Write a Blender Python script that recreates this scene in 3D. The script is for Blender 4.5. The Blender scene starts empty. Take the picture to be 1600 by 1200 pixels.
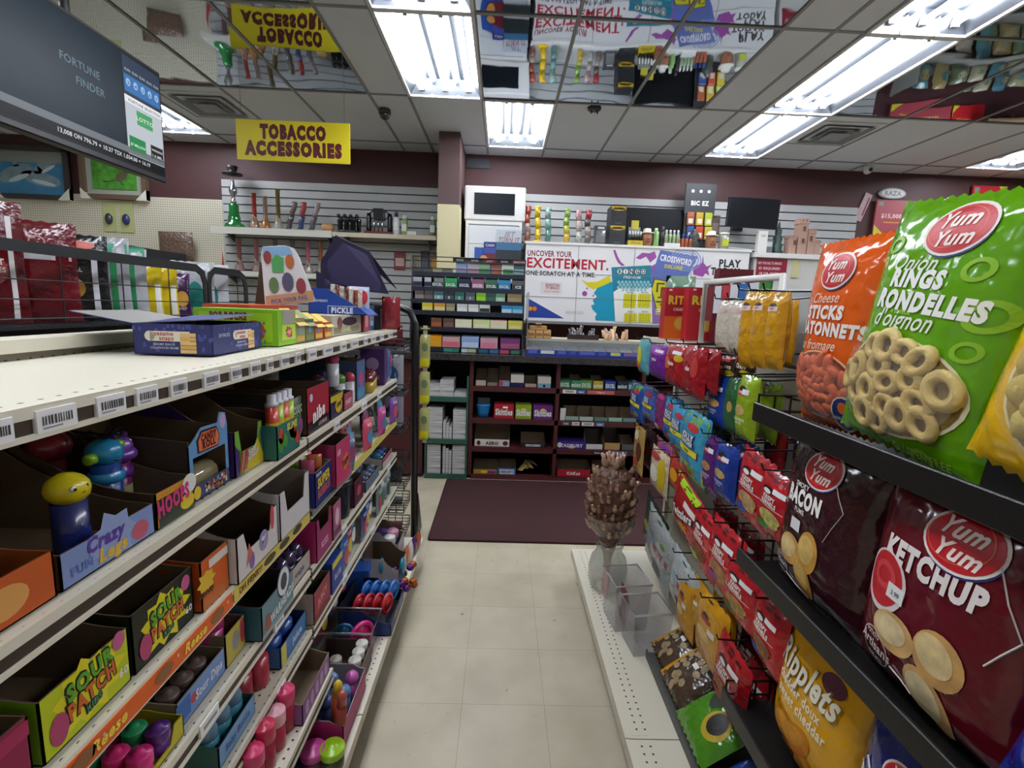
import bpy, math, random
from math import sin, cos, pi, radians, sqrt, atan2
from mathutils import Vector, Matrix

C = bpy.context.scene.collection
SC = bpy.context.scene

# ------------------------------------------------------------------ camera
PITCH, ROLL, YAW, CAM_H = radians(8.77), radians(2.1), radians(1.4), 1.42
def camera_axes():
    right = Vector((cos(YAW), -sin(YAW), 0)); fwd = Vector((sin(YAW), cos(YAW), 0)); up = Vector((0, 0, 1))
    f2 = fwd * cos(PITCH) - up * sin(PITCH); u2 = up * cos(PITCH) + fwd * sin(PITCH)
    return right * cos(ROLL) + u2 * sin(ROLL), u2 * cos(ROLL) - right * sin(ROLL), f2
_r, _u, _f = camera_axes()
cam_data = bpy.data.cameras.new('camera')
cam_data.sensor_width = 36.0
cam_data.lens = 778.0 / 1600 * 36.0
cam_data.clip_start = 0.02
cam = bpy.data.objects.new('camera', cam_data); C.objects.link(cam)
m = Matrix(((_r.x, _u.x, -_f.x, 0), (_r.y, _u.y, -_f.y, 0), (_r.z, _u.z, -_f.z, CAM_H), (0, 0, 0, 1)))
cam.matrix_world = m
SC.camera = cam

# ------------------------------------------------------------------ world and exposure (closed room: the tubes do the lighting)
W = bpy.data.worlds.new('world'); SC.world = W; W.use_nodes = True
W.node_tree.nodes['Background'].inputs[0].default_value = (0.05, 0.055, 0.06, 1)
W.node_tree.nodes['Background'].inputs[1].default_value = 0.4
SC.view_settings.view_transform = 'Standard'
SC.view_settings.look = 'None'
SC.view_settings.gamma = 1
SC.view_settings.exposure = 0.22
SC.view_settings.use_curve_mapping = False
SC.cycles.use_denoising = True
SC.cycles.max_bounces = 10
SC.cycles.diffuse_bounces = 4
SC.cycles.glossy_bounces = 4
SC.cycles.transmission_bounces = 6
SC.cycles.transparent_max_bounces = 12
SC.cycles.sample_clamp_indirect = 4.0
SC.cycles.caustics_reflective = False
SC.cycles.caustics_refractive = False
TUBE_STRENGTH = 46.0

def at(u, v, X=None, Y=None, Z=None):
    """the point of the plane X=, Y= or Z= that is seen at (u, v) of the 1600x1200 photograph"""
    d = _r * (u - 800) / 778.0 - _u * (v - 600) / 778.0 + _f
    t = X / d.x if X is not None else Y / d.y if Y is not None else (Z - CAM_H) / d.z
    return Vector((0, 0, CAM_H)) + d * t

# ------------------------------------------------------------------ materials
def lin(h):
    if isinstance(h, str):
        h = h.lstrip('#'); h = h if len(h) == 6 else ''.join(q * 2 for q in h); c = [int(h[i:i + 2], 16) / 255 for i in (0, 2, 4)]
    else:
        c = list(h)
    return tuple((x / 12.92 if x <= 0.04045 else ((x + 0.055) / 1.055) ** 2.4) for x in c) + (1.0,)

_mats = {}
def mat(col, rough=0.5, metal=0.0, bump=0.0, bscale=20.0, coat=0.0, spec=0.5, var=0.0, vscale=8.0, detail=2.0):
    """a procedural surface: colour with optional noise variation and noise bump"""
    key = (col, rough, metal, bump, bscale, coat, spec, var, vscale)
    if key in _mats: return _mats[key]
    m = bpy.data.materials.new('surface'); m.use_nodes = True
    nt = m.node_tree; b = nt.nodes['Principled BSDF']
    c = lin(col)
    b.inputs['Base Color'].default_value = c
    b.inputs['Roughness'].default_value = rough
    b.inputs['Metallic'].default_value = metal
    b.inputs['Specular IOR Level'].default_value = spec
    if coat:
        b.inputs['Coat Weight'].default_value = coat; b.inputs['Coat Roughness'].default_value = 0.08
    if bump or var:
        tc = nt.nodes.new('ShaderNodeTexCoord')
    if bump:
        n = nt.nodes.new('ShaderNodeTexNoise'); n.inputs['Scale'].default_value = bscale; n.inputs['Detail'].default_value = detail
        bp = nt.nodes.new('ShaderNodeBump'); bp.inputs['Strength'].default_value = bump; bp.inputs['Distance'].default_value = 0.02
        nt.links.new(tc.outputs['Object'], n.inputs['Vector']); nt.links.new(n.outputs['Fac'], bp.inputs['Height'])
        nt.links.new(bp.outputs['Normal'], b.inputs['Normal'])
        if coat: nt.links.new(bp.outputs['Normal'], b.inputs['Coat Normal'])
    if var:
        n2 = nt.nodes.new('ShaderNodeTexNoise'); n2.inputs['Scale'].default_value = vscale; n2.inputs['Detail'].default_value = 4
        r = nt.nodes.new('ShaderNodeValToRGB')
        r.color_ramp.elements[0].position = 0.3; r.color_ramp.elements[1].position = 0.7
        r.color_ramp.elements[0].color = tuple(x * (1 - var) for x in c[:3]) + (1,)
        r.color_ramp.elements[1].color = tuple(min(1, x * (1 + var * .6)) for x in c[:3]) + (1,)
        nt.links.new(tc.outputs['Object'], n2.inputs['Vector']); nt.links.new(n2.outputs['Fac'], r.inputs['Fac'])
        nt.links.new(r.outputs['Color'], b.inputs['Base Color'])
    _mats[key] = m
    return m
def film(col, rough=0.22, bump=0.35, bscale=22.0):      # crinkled plastic film of snack bags
    return mat(col, rough, 0, bump, bscale, coat=0.35)
def card(col): return mat(col, 0.45, spec=0.4)          # printed cardboard
def ink(col): return mat(col, 0.4, spec=0.4)
def metal(col, rough=0.3): return mat(col, rough, 1.0)
def emit(col, s):
    key = ('emit', col, s)
    if key in _mats: return _mats[key]
    m = bpy.data.materials.new('glow'); m.use_nodes = True; nt = m.node_tree
    b = nt.nodes['Principled BSDF']
    b.inputs['Base Color'].default_value = (0, 0, 0, 1)
    b.inputs['Emission Color'].default_value = lin(col); b.inputs['Emission Strength'].default_value = s
    b.inputs['Roughness'].default_value = 0.35; b.inputs['Specular IOR Level'].default_value = 0.15
    _mats[key] = m; return m
def clear(col='#ffffff', gloss=0.16, rough=0.05, alpha=0.86, bump=0.0, bscale=30.0):
    """thin clear plastic or glass: mostly see-through with a glossy skin"""
    key = ('clear', col, gloss, rough, alpha, bump, bscale)
    if key in _mats: return _mats[key]
    m = bpy.data.materials.new('clear_plastic'); m.use_nodes = True; nt = m.node_tree
    for n in list(nt.nodes):
        if n.type == 'BSDF_PRINCIPLED': nt.nodes.remove(n)
    out = nt.nodes['Material Output']
    t = nt.nodes.new('ShaderNodeBsdfTransparent'); t.inputs['Color'].default_value = lin(col)
    p = nt.nodes.new('ShaderNodeBsdfPrincipled')
    p.inputs['Base Color'].default_value = lin(col); p.inputs['Roughness'].default_value = rough
    g = nt.nodes.new('ShaderNodeBsdfGlossy'); g.inputs['Roughness'].default_value = rough
    mx = nt.nodes.new('ShaderNodeMixShader'); mx.inputs[0].default_value = 1 - alpha
    mx2 = nt.nodes.new('ShaderNodeMixShader')
    lw = nt.nodes.new('ShaderNodeLayerWeight'); lw.inputs['Blend'].default_value = 0.5
    mth = nt.nodes.new('ShaderNodeMath'); mth.operation = 'MULTIPLY_ADD'; mth.inputs[1].default_value = 0.4; mth.inputs[2].default_value = gloss * .25
    pw = nt.nodes.new('ShaderNodeMath'); pw.operation = 'POWER'; pw.inputs[1].default_value = 3.0
    nt.links.new(lw.outputs['Facing'], pw.inputs[0]); nt.links.new(pw.outputs[0], mth.inputs[0])
    nt.links.new(t.outputs[0], mx.inputs[1]); nt.links.new(p.outputs[0], mx.inputs[2])
    nt.links.new(mth.outputs[0], mx2.inputs[0]); nt.links.new(mx.outputs[0], mx2.inputs[1]); nt.links.new(g.outputs[0], mx2.inputs[2])
    nt.links.new(mx2.outputs[0], out.inputs['Surface'])
    if bump:
        tc = nt.nodes.new('ShaderNodeTexCoord'); n = nt.nodes.new('ShaderNodeTexNoise'); n.inputs['Scale'].default_value = bscale
        bp = nt.nodes.new('ShaderNodeBump'); bp.inputs['Strength'].default_value = bump; bp.inputs['Distance'].default_value = 0.02
        nt.links.new(tc.outputs['Object'], n.inputs['Vector']); nt.links.new(n.outputs['Fac'], bp.inputs['Height'])
        nt.links.new(bp.outputs['Normal'], g.inputs['Normal']); nt.links.new(bp.outputs['Normal'], lw.inputs['Normal'])
    _mats[key] = m; return m

WHITE, BLACK = '#f2f2ee', '#141414'
BROWN = '#6b5a48'      # bare inside of display cartons

# ------------------------------------------------------------------ mesh builder
_glyph = {}
def glyphs(s, bold, slant, res):
    """vertices and faces of a line of lettering, capital height 1, centred on x, standing on y=0"""
    key = (s, bold, slant, res)
    if key in _glyph: return _glyph[key]
    cu = bpy.data.curves.new('letters', 'FONT'); cu.body = s; cu.resolution_u = res
    cu.offset = bold; cu.shear = slant; cu.align_x = 'CENTER'
    if bold: cu.space_character = 1.0 + bold * 3.2
    o = bpy.data.objects.new('letters', cu); C.objects.link(o)
    me = o.to_mesh()
    k = 1 / 0.69
    v = [(p.co.x * k, p.co.y * k) for p in me.vertices]
    f = [tuple(p.vertices) for p in me.polygons]
    o.to_mesh_clear(); bpy.data.objects.remove(o); bpy.data.curves.remove(cu)
    w = (max(p[0] for p in v) - min(p[0] for p in v)) if v else 0
    cx = (max(p[0] for p in v) + min(p[0] for p in v)) / 2 if v else 0
    v = [(p[0] - cx, p[1]) for p in v]
    _glyph[key] = (v, f, w); return _glyph[key]

class MB:
    def __init__(s): s.v = []; s.f = []; s.mi = []; s.sm = []; s.mats = []; s.x = None
    def slot(s, m):
        if m not in s.mats: s.mats.append(m)
        return s.mats.index(m)
    def add(s, v, f, m, smooth=False):
        b = len(s.v); k = s.slot(m)
        if s.x is not None: v = [tuple(s.x @ Vector(p)) for p in v]
        s.v.extend(v)
        for q in f: s.f.append(tuple(b + i for i in q)); s.mi.append(k); s.sm.append(smooth)
        return s
    def box(s, x0, x1, y0, y1, z0, z1, m, skip=''):
        v = [(x0, y0, z0), (x1, y0, z0), (x1, y1, z0), (x0, y1, z0), (x0, y0, z1), (x1, y0, z1), (x1, y1, z1), (x0, y1, z1)]
        F = {'b': (0, 3, 2, 1), 't': (4, 5, 6, 7), 'f': (0, 1, 5, 4), 'r': (1, 2, 6, 5), 'k': (2, 3, 7, 6), 'l': (3, 0, 4, 7)}
        return s.add(v, [F[k] for k in 'btfrkl' if k not in skip], m)
    def rbox(s, x0, x1, y0, y1, z0, z1, m, r=0.004, n=3):
        """box with rounded vertical edges and chamfered rims"""
        P = []
        for (cx, cy, a0) in ((x1 - r, y1 - r, 0), (x0 + r, y1 - r, 90), (x0 + r, y0 + r, 180), (x1 - r, y0 + r, 270)):
            for i in range(n + 1):
                a = radians(a0 + 90 * i / n); P.append((cx, cy, cos(a), sin(a)))
        c = r * .6
        rings = [(z0, r - c), (z0 + c, r), (z1 - c, r), (z1, r - c)]
        N = len(P); v = []; f = []
        for z, rr in rings:
            for (cx, cy, a, b) in P: v.append((cx + a * rr, cy + b * rr, z))
        for k in range(3):
            for i in range(N):
                j = (i + 1) % N; f.append((k * N + i, k * N + j, (k + 1) * N + j, (k + 1) * N + i))
        f.append(tuple(reversed(range(N)))); f.append(tuple(3 * N + i for i in range(N)))
        return s.add(v, f, m)
    def poly(s, pts, m): return s.add(list(pts), [tuple(range(len(pts)))], m)
    def slab(s, pts, t, m, m2=None):
        """flat outline given as 3-D points, thickened along its own normal by t; back face may have another material"""
        p = [Vector(q) for q in pts]; n = Vector((0, 0, 0))
        for i in range(len(p)):
            a, b = p[i], p[(i + 1) % len(p)]
            n += Vector(((a.y - b.y) * (a.z + b.z), (a.z - b.z) * (a.x + b.x), (a.x - b.x) * (a.y + b.y)))
        n.normalize(); N = len(p)
        q = [a - n * t for a in p]
        s.add([tuple(a) for a in p], [tuple(range(N))], m)
        s.add([tuple(a) for a in q], [tuple(reversed(range(N)))], m2 or m)
        s.add([tuple(a) for a in p + q], [(i, N + i, N + (i + 1) % N, (i + 1) % N) for i in range(N)], m2 or m)
        return s
    def tube(s, pts, r, m, n=8, close=False, cap=True):
        P = [Vector(p) for p in pts]; N = len(P); v = []; f = []
        rr = r if isinstance(r, (list, tuple)) else [r] * N
        prev = None
        for i, p in enumerate(P):
            if close: d = P[(i + 1) % N] - P[i - 1]
            else: d = P[min(i + 1, N - 1)] - P[max(i - 1, 0)]
            if d.length < 1e-9: d = Vector((0, 0, 1))
            d.normalize()
            if prev is None:
                a = Vector((0, 0, 1)) if abs(d.z) < .9 else Vector((1, 0, 0))
                e1 = d.cross(a).normalized()
            else:
                e1 = prev - d * prev.dot(d)
                e1 = e1.normalized() if e1.length > 1e-6 else d.orthogonal().normalized()
            prev = e1; e2 = d.cross(e1)
            for k in range(n):
                a = 2 * pi * k / n; q = p + (e1 * cos(a) + e2 * sin(a)) * rr[i]; v.append(tuple(q))
        M = N if close else N - 1
        for i in range(M):
            j = (i + 1) % N
            for k in range(n):
                l = (k + 1) % n; f.append((i * n + k, i * n + l, j * n + l, j * n + k))
        if cap and not close:
            f.append(tuple(reversed(range(n)))); f.append(tuple((N - 1) * n + k for k in range(n)))
        return s.add(v, f, m, n > 5)
    def lathe(s, prof, m, n=16, c=(0, 0, 0), sx=1, sy=1, cap=True):
        v = []; f = []
        for (r, z) in prof:
            for k in range(n):
                a = 2 * pi * k / n; v.append((c[0] + r * cos(a) * sx, c[1] + r * sin(a) * sy, c[2] + z))
        for i in range(len(prof) - 1):
            for k in range(n):
                l = (k + 1) % n; f.append((i * n + k, i * n + l, (i + 1) * n + l, (i + 1) * n + k))
        if cap:
            if prof[0][0] > 1e-5: f.append(tuple(reversed(range(n))))
            if prof[-1][0] > 1e-5: f.append(tuple((len(prof) - 1) * n + k for k in range(n)))
        return s.add(v, f, m, True)
    def ball(s, c, r, m, n=12, sx=1, sy=1, sz=1):
        k = max(4, n // 2)
        return s.lathe([(r * sin(pi * i / k) + 1e-6, -r * cos(pi * i / k) * sz) for i in range(k + 1)], m, n, c, sx, sy, cap=False)
    def text(s, t, fn, m, h, cx=0, cy=0, maxw=None, bold=0.012, slant=0.0, rot=0.0, res=2, sx=1.0):
        """lettering t, capital height h, centred at cx with its base on cy, laid on the surface fn(x, y)"""
        v, f, w = glyphs(t, bold, slant, res)
        k = h * sx
        if maxw and w * k > maxw: k = maxw / w
        ca, sa = cos(rot), sin(rot)
        out = []
        for (x, y) in v:
            X, Y = x * k, y * h
            out.append(fn(cx + X * ca - Y * sa, cy + X * sa + Y * ca))
        return s.add(out, f, m)
    def disc(s, fn, m, cx, cy, rx, ry=None, n=20, rings=1, rot=0.0, hole=0.0):
        ry = ry or rx; v = []; f = []; ca, sa = cos(rot), sin(rot)
        R = [hole + (1 - hole) * i / rings for i in range(rings + 1)]
        for q in R:
            for k in range(n):
                a = 2 * pi * k / n; X, Y = rx * q * cos(a), ry * q * sin(a)
                v.append(fn(cx + X * ca - Y * sa, cy + X * sa + Y * ca))
        for i in range(rings):
            for k in range(n):
                l = (k + 1) % n; f.append((i * n + k, (i + 1) * n + k, (i + 1) * n + l, i * n + l))
        return s.add(v, f, m)
    def patch(s, fn, m, x0, x1, y0, y1, nx=1, ny=1):
        v = []; f = []
        for j in range(ny + 1):
            for i in range(nx + 1): v.append(fn(x0 + (x1 - x0) * i / nx, y0 + (y1 - y0) * j / ny))
        for j in range(ny):
            for i in range(nx):
                a = j * (nx + 1) + i; f.append((a, a + 1, a + nx + 2, a + nx + 1))
        return s.add(v, f, m)
    def shape(s, fn, m, pts): return s.add([fn(x, y) for x, y in pts], [tuple(range(len(pts)))], m)
    def build(s, name, parent=None):
        me = bpy.data.meshes.new(name); me.from_pydata(s.v, [], s.f)
        for q in s.mats: me.materials.append(q)
        if s.f:
            me.polygons.foreach_set('material_index', s.mi); me.polygons.foreach_set('use_smooth', s.sm)
        me.update()
        o = bpy.data.objects.new(name, me); C.objects.link(o)
        if parent is not None: o.parent = parent
        return o

def plane_map(o, ax, ay, eps=0.0007):
    """surface map onto a flat face: origin o, axes ax, ay"""
    o, ax, ay = Vector(o), Vector(ax), Vector(ay); n = ax.cross(ay).normalized() * eps
    return lambda x, y: tuple(o + ax * x + ay * y + n)
def front_map(x, y, z, eps=0.0007):      # a face looking along -Y
    return lambda u, v: (x + u, y - eps, z + v)

# ------------------------------------------------------------------ things and parts
LABELS = {}
def tag(o, label, cat, group=None):
    o['label'] = label; o['category'] = cat
    if group: o['group'] = group
    return o
def thing(name, label, cat, loc=(0, 0, 0), rz=0.0, group=None, rot=None):
    o = bpy.data.objects.new(name, None); C.objects.link(o); o.empty_display_size = 0.05
    o.location = loc; o.rotation_euler = rot or (0, 0, rz)
    return tag(o, label, cat, group)
def solo(name, label, cat, mb, loc=(0, 0, 0), rz=0.0, group=None, rot=None):
    o = mb.build(name); o.location = loc; o.rotation_euler = rot or (0, 0, rz)
    return tag(o, label, cat, group)
def struct(name, mb, parent=None):
    o = mb.build(name, parent); o['kind'] = 'structure'; return o
def dup(root, label, loc=None, rz=None, rot=None, group=None):
    r = root.copy(); C.objects.link(r)
    for ch in list(root.children):
        c = ch.copy(); C.objects.link(c); c.parent = r
        for g in list(ch.children):
            d = g.copy(); C.objects.link(d); d.parent = c
    if loc is not None: r.location = loc
    if rot is not None: r.rotation_euler = rot
    elif rz is not None: r.rotation_euler = (0, 0, rz)
    r['label'] = label
    if group: r['group'] = group
    return r
ORD = ['first', 'second', 'third', 'fourth', 'fifth', 'sixth', 'seventh', 'eighth', 'ninth', 'tenth', 'eleventh', 'twelfth',
       'thirteenth', 'fourteenth', 'fifteenth', 'sixteenth', 'seventeenth', 'eighteenth', 'nineteenth', 'twentieth']
RP, RM = pi / 2, -pi / 2       # facing +X (left gondola), facing -X (right gondola)
rnd = random.Random(7)
# ================================================================== the room
H = 3.11; YB = 5.965; YF = -2.9; XL = -6.3; XR = 6.3
tile_mat = bpy.data.materials.new('vinyl_tile'); tile_mat.use_nodes = True
def make_tile(m):
    nt = m.node_tree; b = nt.nodes['Principled BSDF']; tc = nt.nodes.new('ShaderNodeTexCoord')
    mp = nt.nodes.new('ShaderNodeMapping'); mp.inputs['Location'].default_value = (0.099 / 0.297 * .0 + 0.099, -1.601, 0)
    br = nt.nodes.new('ShaderNodeTexBrick'); br.offset = 0.0; br.squash = 1.0
    br.inputs['Scale'].default_value = 1.0; br.inputs['Brick Width'].default_value = 0.297; br.inputs['Row Height'].default_value = 0.297
    br.inputs['Mortar Size'].default_value = 0.0011; br.inputs['Mortar Smooth'].default_value = 0.3
    br.inputs['Color1'].default_value = lin('#c6bda6'); br.inputs['Color2'].default_value = lin('#c1b8a0'); br.inputs['Mortar'].default_value = lin('#a0967c')
    no = nt.nodes.new('ShaderNodeTexNoise'); no.inputs['Scale'].default_value = 5; no.inputs['Detail'].default_value = 8
    rp = nt.nodes.new('ShaderNodeValToRGB'); rp.color_ramp.elements[0].position = .3; rp.color_ramp.elements[1].position = .62
    rp.color_ramp.elements[0].color = (.78, .77, .74, 1); rp.color_ramp.elements[1].color = (1, 1, 1, 1)
    # scuffs: short dark dashes where people walk
    n2 = nt.nodes.new('ShaderNodeTexNoise'); n2.inputs['Scale'].default_value = 26; n2.inputs['Detail'].default_value = 3
    r2 = nt.nodes.new('ShaderNodeValToRGB'); r2.color_ramp.elements[0].position = .25; r2.color_ramp.elements[1].position = .31
    r2.color_ramp.elements[0].color = (.45, .43, .4, 1); r2.color_ramp.elements[1].color = (1, 1, 1, 1)
    m1 = nt.nodes.new('ShaderNodeMixRGB'); m1.blend_type = 'MULTIPLY'; m1.inputs[0].default_value = .8
    m2 = nt.nodes.new('ShaderNodeMixRGB'); m2.blend_type = 'MULTIPLY'; m2.inputs[0].default_value = .8
    L = nt.links.new
    L(tc.outputs['Object'], mp.inputs['Vector']); L(mp.outputs[0], br.inputs['Vector']); L(tc.outputs['Object'], no.inputs['Vector']); L(tc.outputs['Object'], n2.inputs['Vector'])
    L(no.outputs['Fac'], rp.inputs['Fac']); L(n2.outputs['Fac'], r2.inputs['Fac'])
    L(br.outputs['Color'], m1.inputs[1]); L(rp.outputs[0], m1.inputs[2]); L(m1.outputs[0], m2.inputs[1]); L(r2.outputs[0], m2.inputs[2])
    L(m2.outputs[0], b.inputs['Base Color']); b.inputs['Roughness'].default_value = 0.42
make_tile(tile_mat)
struct('floor', MB().box(XL, XR, YF, YB, -0.05, 0, tile_mat))
MAROON = mat('#4c2c2e', 0.6, bump=.05, bscale=60)
PAINT = mat('#dedad0', 0.7)
struct('wall_back', MB().box(XL - .1, XR + .1, YB, YB + .1, 0, H + .3, MAROON))
struct('wall_left', MB().box(XL - .1, XL, YF, YB, 0, H + .3, PAINT))
struct('wall_right', MB().box(XR, XR + .1, YF, YB, 0, H + .3, MAROON))
struct('wall_front', MB().box(XL - .1, XR + .1, YF - .1, YF, 0, H + .3, PAINT))

# ceiling: lay-in tiles, several of them wavy mirror panels, with recessed light fittings in between
XG = [XL, -5.535, -4.925, -4.315, -3.705, -3.095, -2.375, -1.765, -1.155, -0.83, -0.22, 0.39, 1.0, 1.61, 1.92, 2.1, 2.71, 3.32, 3.93, 4.54, 4.97, 5.58, XR]
YG = [YB, 5.645, 4.425, 3.205, 1.985, 0.765, -0.455, -1.675, YF]
LIGHT_CELLS = [(-0.83, 3.205), (-0.83, 1.985), (-0.83, 0.765), (-0.83, -0.455), (-0.22, 4.425), (2.1, 4.425), (2.1, 3.205), (2.1, 1.985), (2.1, 0.765), (2.1, -0.455), (4.97, 4.425), (4.97, 1.985), (-3.705, 4.425), (-3.705, 1.985), (-3.705, -0.455)]  # includes unseen fittings near the viewer and over the left aisle, added for light
MIRROR_COLS = [(-3.095, -2.375), (-2.375, -1.765), (-1.765, -1.155), (-0.22, 0.39), (0.39, 1.0), (1.0, 1.61), (2.71, 3.32), (3.32, 3.93), (3.93, 4.54), (4.54, 4.97)]
mirror = mat('#c9ced2', 0.03, 1.0, bump=0.35, bscale=1.7, detail=0.5)
ceil_tile = mat('#dfe5ee', 0.75, bump=0.12, bscale=90, var=.06, vscale=1.2)
grid_m = mat('#8f9293', 0.5)
cb = MB()
mirrors = []
for j in range(len(YG) - 1):
    y1, y0 = YG[j], YG[j + 1]
    for i in range(len(XG) - 1):
        x0, x1 = XG[i], XG[i + 1]
        if any(abs(x0 - a) < .01 and abs(y0 - b) < .01 for a, b in LIGHT_CELLS): continue
        if y1 < 4.5 and y0 > .7 and any(abs(x0 - a) < .01 for a, b in MIRROR_COLS):
            mirrors.append((x0, x1, y0, y1)); continue
        cb.box(x0, x1, y0, y1, H, H + .016, ceil_tile)
ceiling = struct('ceiling', cb)
for (x0, x1, y0, y1) in mirrors:
    # each mirror panel sags a little in its own way
    q = MB(); nx, ny = 8, 14; v = []; f = []
    ph = rnd.random() * 6; am = .0035 + .002 * rnd.random()
    for j in range(ny + 1):
        for i in range(nx + 1):
            a, b = i / nx, j / ny
            sag = am * (4 * a * (1 - a)) * (4 * b * (1 - b)) + .0012 * sin(3 * a * 2 + ph) * 4 * b * (1 - b)
            v.append((x0 + (x1 - x0) * a, y0 + (y1 - y0) * b, H - sag))
    for j in range(ny):
        for i in range(nx):
            k = j * (nx + 1) + i; f.append((k, k + nx + 1, k + nx + 2, k + 1))
    q.add(v, f, mat('#b9c0c6', 0.03, 1.0, bump=0.09, bscale=2.6), True)
    o = q.build('mirror_panel', ceiling)
g = MB()
for x in XG[1:-1]: g.box(x - .011, x + .011, YF, YB, H - .006, H + .002, grid_m)
for y in YG[1:-1]: g.box(XL, XR, y - .011, y + .011, H - .0065, H + .002, grid_m)
# leave the bars out below the light fittings
g.build('grid_bars', ceiling)
struct('ceiling_deck', MB().box(XL - .1, XR + .1, YF - .1, YB + .1, H + .3, H + .4, PAINT))

# fluorescent fittings
white_enamel = mat('#e8eaec', 0.35)
reflector = mat('#a2a9b4', 0.34, 1.0)
def light_fitting(label, x, y, first=[]):
    w, l = .61, 1.22
    if first: return dup(first[0], label, (x, y, H))
    t = thing('ceiling_light', label, 'ceiling light', (x, y, H), group='fluorescent fittings in the ceiling')
    m = MB()
    for (a, b, c, d) in ((0, w, 0, .022), (0, w, l - .022, l), (0, .022, 0, l), (w - .022, w, 0, l)):
        m.box(a, b, c, d, -.014, .002, white_enamel)
    m.build('frame', t)
    m = MB(); i = .022; zt = .11
    m.add([(i, i, 0), (w - i, i, 0), (w - i, l - i, 0), (i, l - i, 0), (.1, .06, zt), (w - .1, .06, zt), (w - .1, l - .06, zt), (.1, l - .06, zt)],
          [(0, 1, 5, 4), (1, 2, 6, 5), (2, 3, 7, 6), (3, 0, 4, 7), (4, 5, 6, 7)], reflector)
    for x2 in (.21, .4):
        m.add([(x2 - .03, .06, zt - .002), (x2, .06, zt - .05), (x2 + .03, .06, zt - .002), (x2 - .03, l - .06, zt - .002), (x2, l - .06, zt - .05), (x2 + .03, l - .06, zt - .002)],
              [(0, 3, 4, 1), (1, 4, 5, 2)], reflector)
    m.build('reflector', t)
    for x2 in (.115, .305, .495):
        tb = MB().tube([(x2, .055, .048), (x2, l - .055, .048)], .017, emit('#f4f8ff', TUBE_STRENGTH), 10)
        o = tb.build('tube', t)
        MB().box(x2 - .02, x2 + .02, .04, .058, .025, .075, white_enamel).build('socket', o)
        MB().box(x2 - .02, x2 + .02, l - .058, l - .04, .025, .075, white_enamel).build('socket', o)
    for x2 in (.2, .41):
        for y2 in (.022, l - .034): MB().box(x2 - .012, x2 + .012, y2, y2 + .012, -.02, .004, metal('#c8c8c8')).build('latch', t)
    first.append(t); return t
LNAME = {(-0.83, 3.205): 'large triple-tube ceiling light above the aisle, in front of the yellow hanging sign',
 (-0.83, 1.985): 'triple-tube ceiling light cut off by the top edge, left of centre',
 (-0.83, 0.765): 'unseen triple-tube ceiling light added overhead near the viewer, over the candy shelves', (-0.83, -0.455): 'unseen triple-tube ceiling light added behind the viewer, over the candy shelves',
 (-0.22, 4.425): 'triple-tube ceiling light just in front of the maroon column', (2.1, 4.425): 'triple-tube ceiling light at the far end of the right-hand row of three',
 (2.1, 3.205): 'triple-tube ceiling light in the middle of the right-hand row', (2.1, 1.985): 'triple-tube ceiling light at the near end of the right-hand row, cut by the top edge',
 (2.1, 0.765): 'unseen triple-tube ceiling light added overhead above the chip rack', (2.1, -0.455): 'unseen triple-tube ceiling light added behind the viewer, right-hand row',
 (4.97, 4.425): 'triple-tube ceiling light at the right edge beyond the white camera', (4.97, 1.985): 'triple-tube ceiling light far right, outside the picture',
 (-3.705, 4.425): 'triple-tube ceiling light partly hidden behind the hanging television', (-3.705, 1.985): 'unseen triple-tube ceiling light added above the left aisle, beyond the television', (-3.705, -0.455): 'unseen triple-tube ceiling light added at the near end of the left aisle'}
for c in LIGHT_CELLS: light_fitting(LNAME[c], *c)
# ================================================================== back wall
cream = mat('#d9d3b4', 0.6)
peg_m = bpy.data.materials.new('pegboard'); peg_m.use_nodes = True
def make_peg(m, base, pitch, hole, r, axes='XZ'):
    nt = m.node_tree; b = nt.nodes['Principled BSDF']; tc = nt.nodes.new('ShaderNodeTexCoord'); L = nt.links.new
    sp = nt.nodes.new('ShaderNodeSeparateXYZ'); L(tc.outputs['Object'], sp.inputs[0])
    ds = []
    for ax in axes:
        a = nt.nodes.new('ShaderNodeMath'); a.operation = 'DIVIDE'; a.inputs[1].default_value = pitch; L(sp.outputs[ax], a.inputs[0])
        f = nt.nodes.new('ShaderNodeMath'); f.operation = 'FRACT'; L(a.outputs[0], f.inputs[0])
        c = nt.nodes.new('ShaderNodeMath'); c.operation = 'SUBTRACT'; c.inputs[1].default_value = .5; L(f.outputs[0], c.inputs[0])
        p = nt.nodes.new('ShaderNodeMath'); p.operation = 'MULTIPLY'; L(c.outputs[0], p.inputs[0]); L(c.outputs[0], p.inputs[1]); ds.append(p)
    s = nt.nodes.new('ShaderNodeMath'); s.operation = 'ADD'; L(ds[0].outputs[0], s.inputs[0]); L(ds[1].outputs[0], s.inputs[1])
    g = nt.nodes.new('ShaderNodeMath'); g.operation = 'GREATER_THAN'; g.inputs[1].default_value = r * r; L(s.outputs[0], g.inputs[0])
    mx = nt.nodes.new('ShaderNodeMixRGB'); mx.inputs[1].default_value = lin(hole); mx.inputs[2].default_value = lin(base); L(g.outputs[0], mx.inputs[0])
    L(mx.outputs[0], b.inputs['Base Color']); b.inputs['Roughness'].default_value = .5
make_peg(peg_m, '#d8d3c0', .0254, '#6e6857', .2)
struct('trim_1', MB().box(-6.2, -3.2, 5.945, 5.964, .9, 2.50, peg_m))
slat_m = mat('#b7babb', 0.5, var=.05, vscale=3)
groove = mat('#4b4e52', 0.7)
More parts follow.
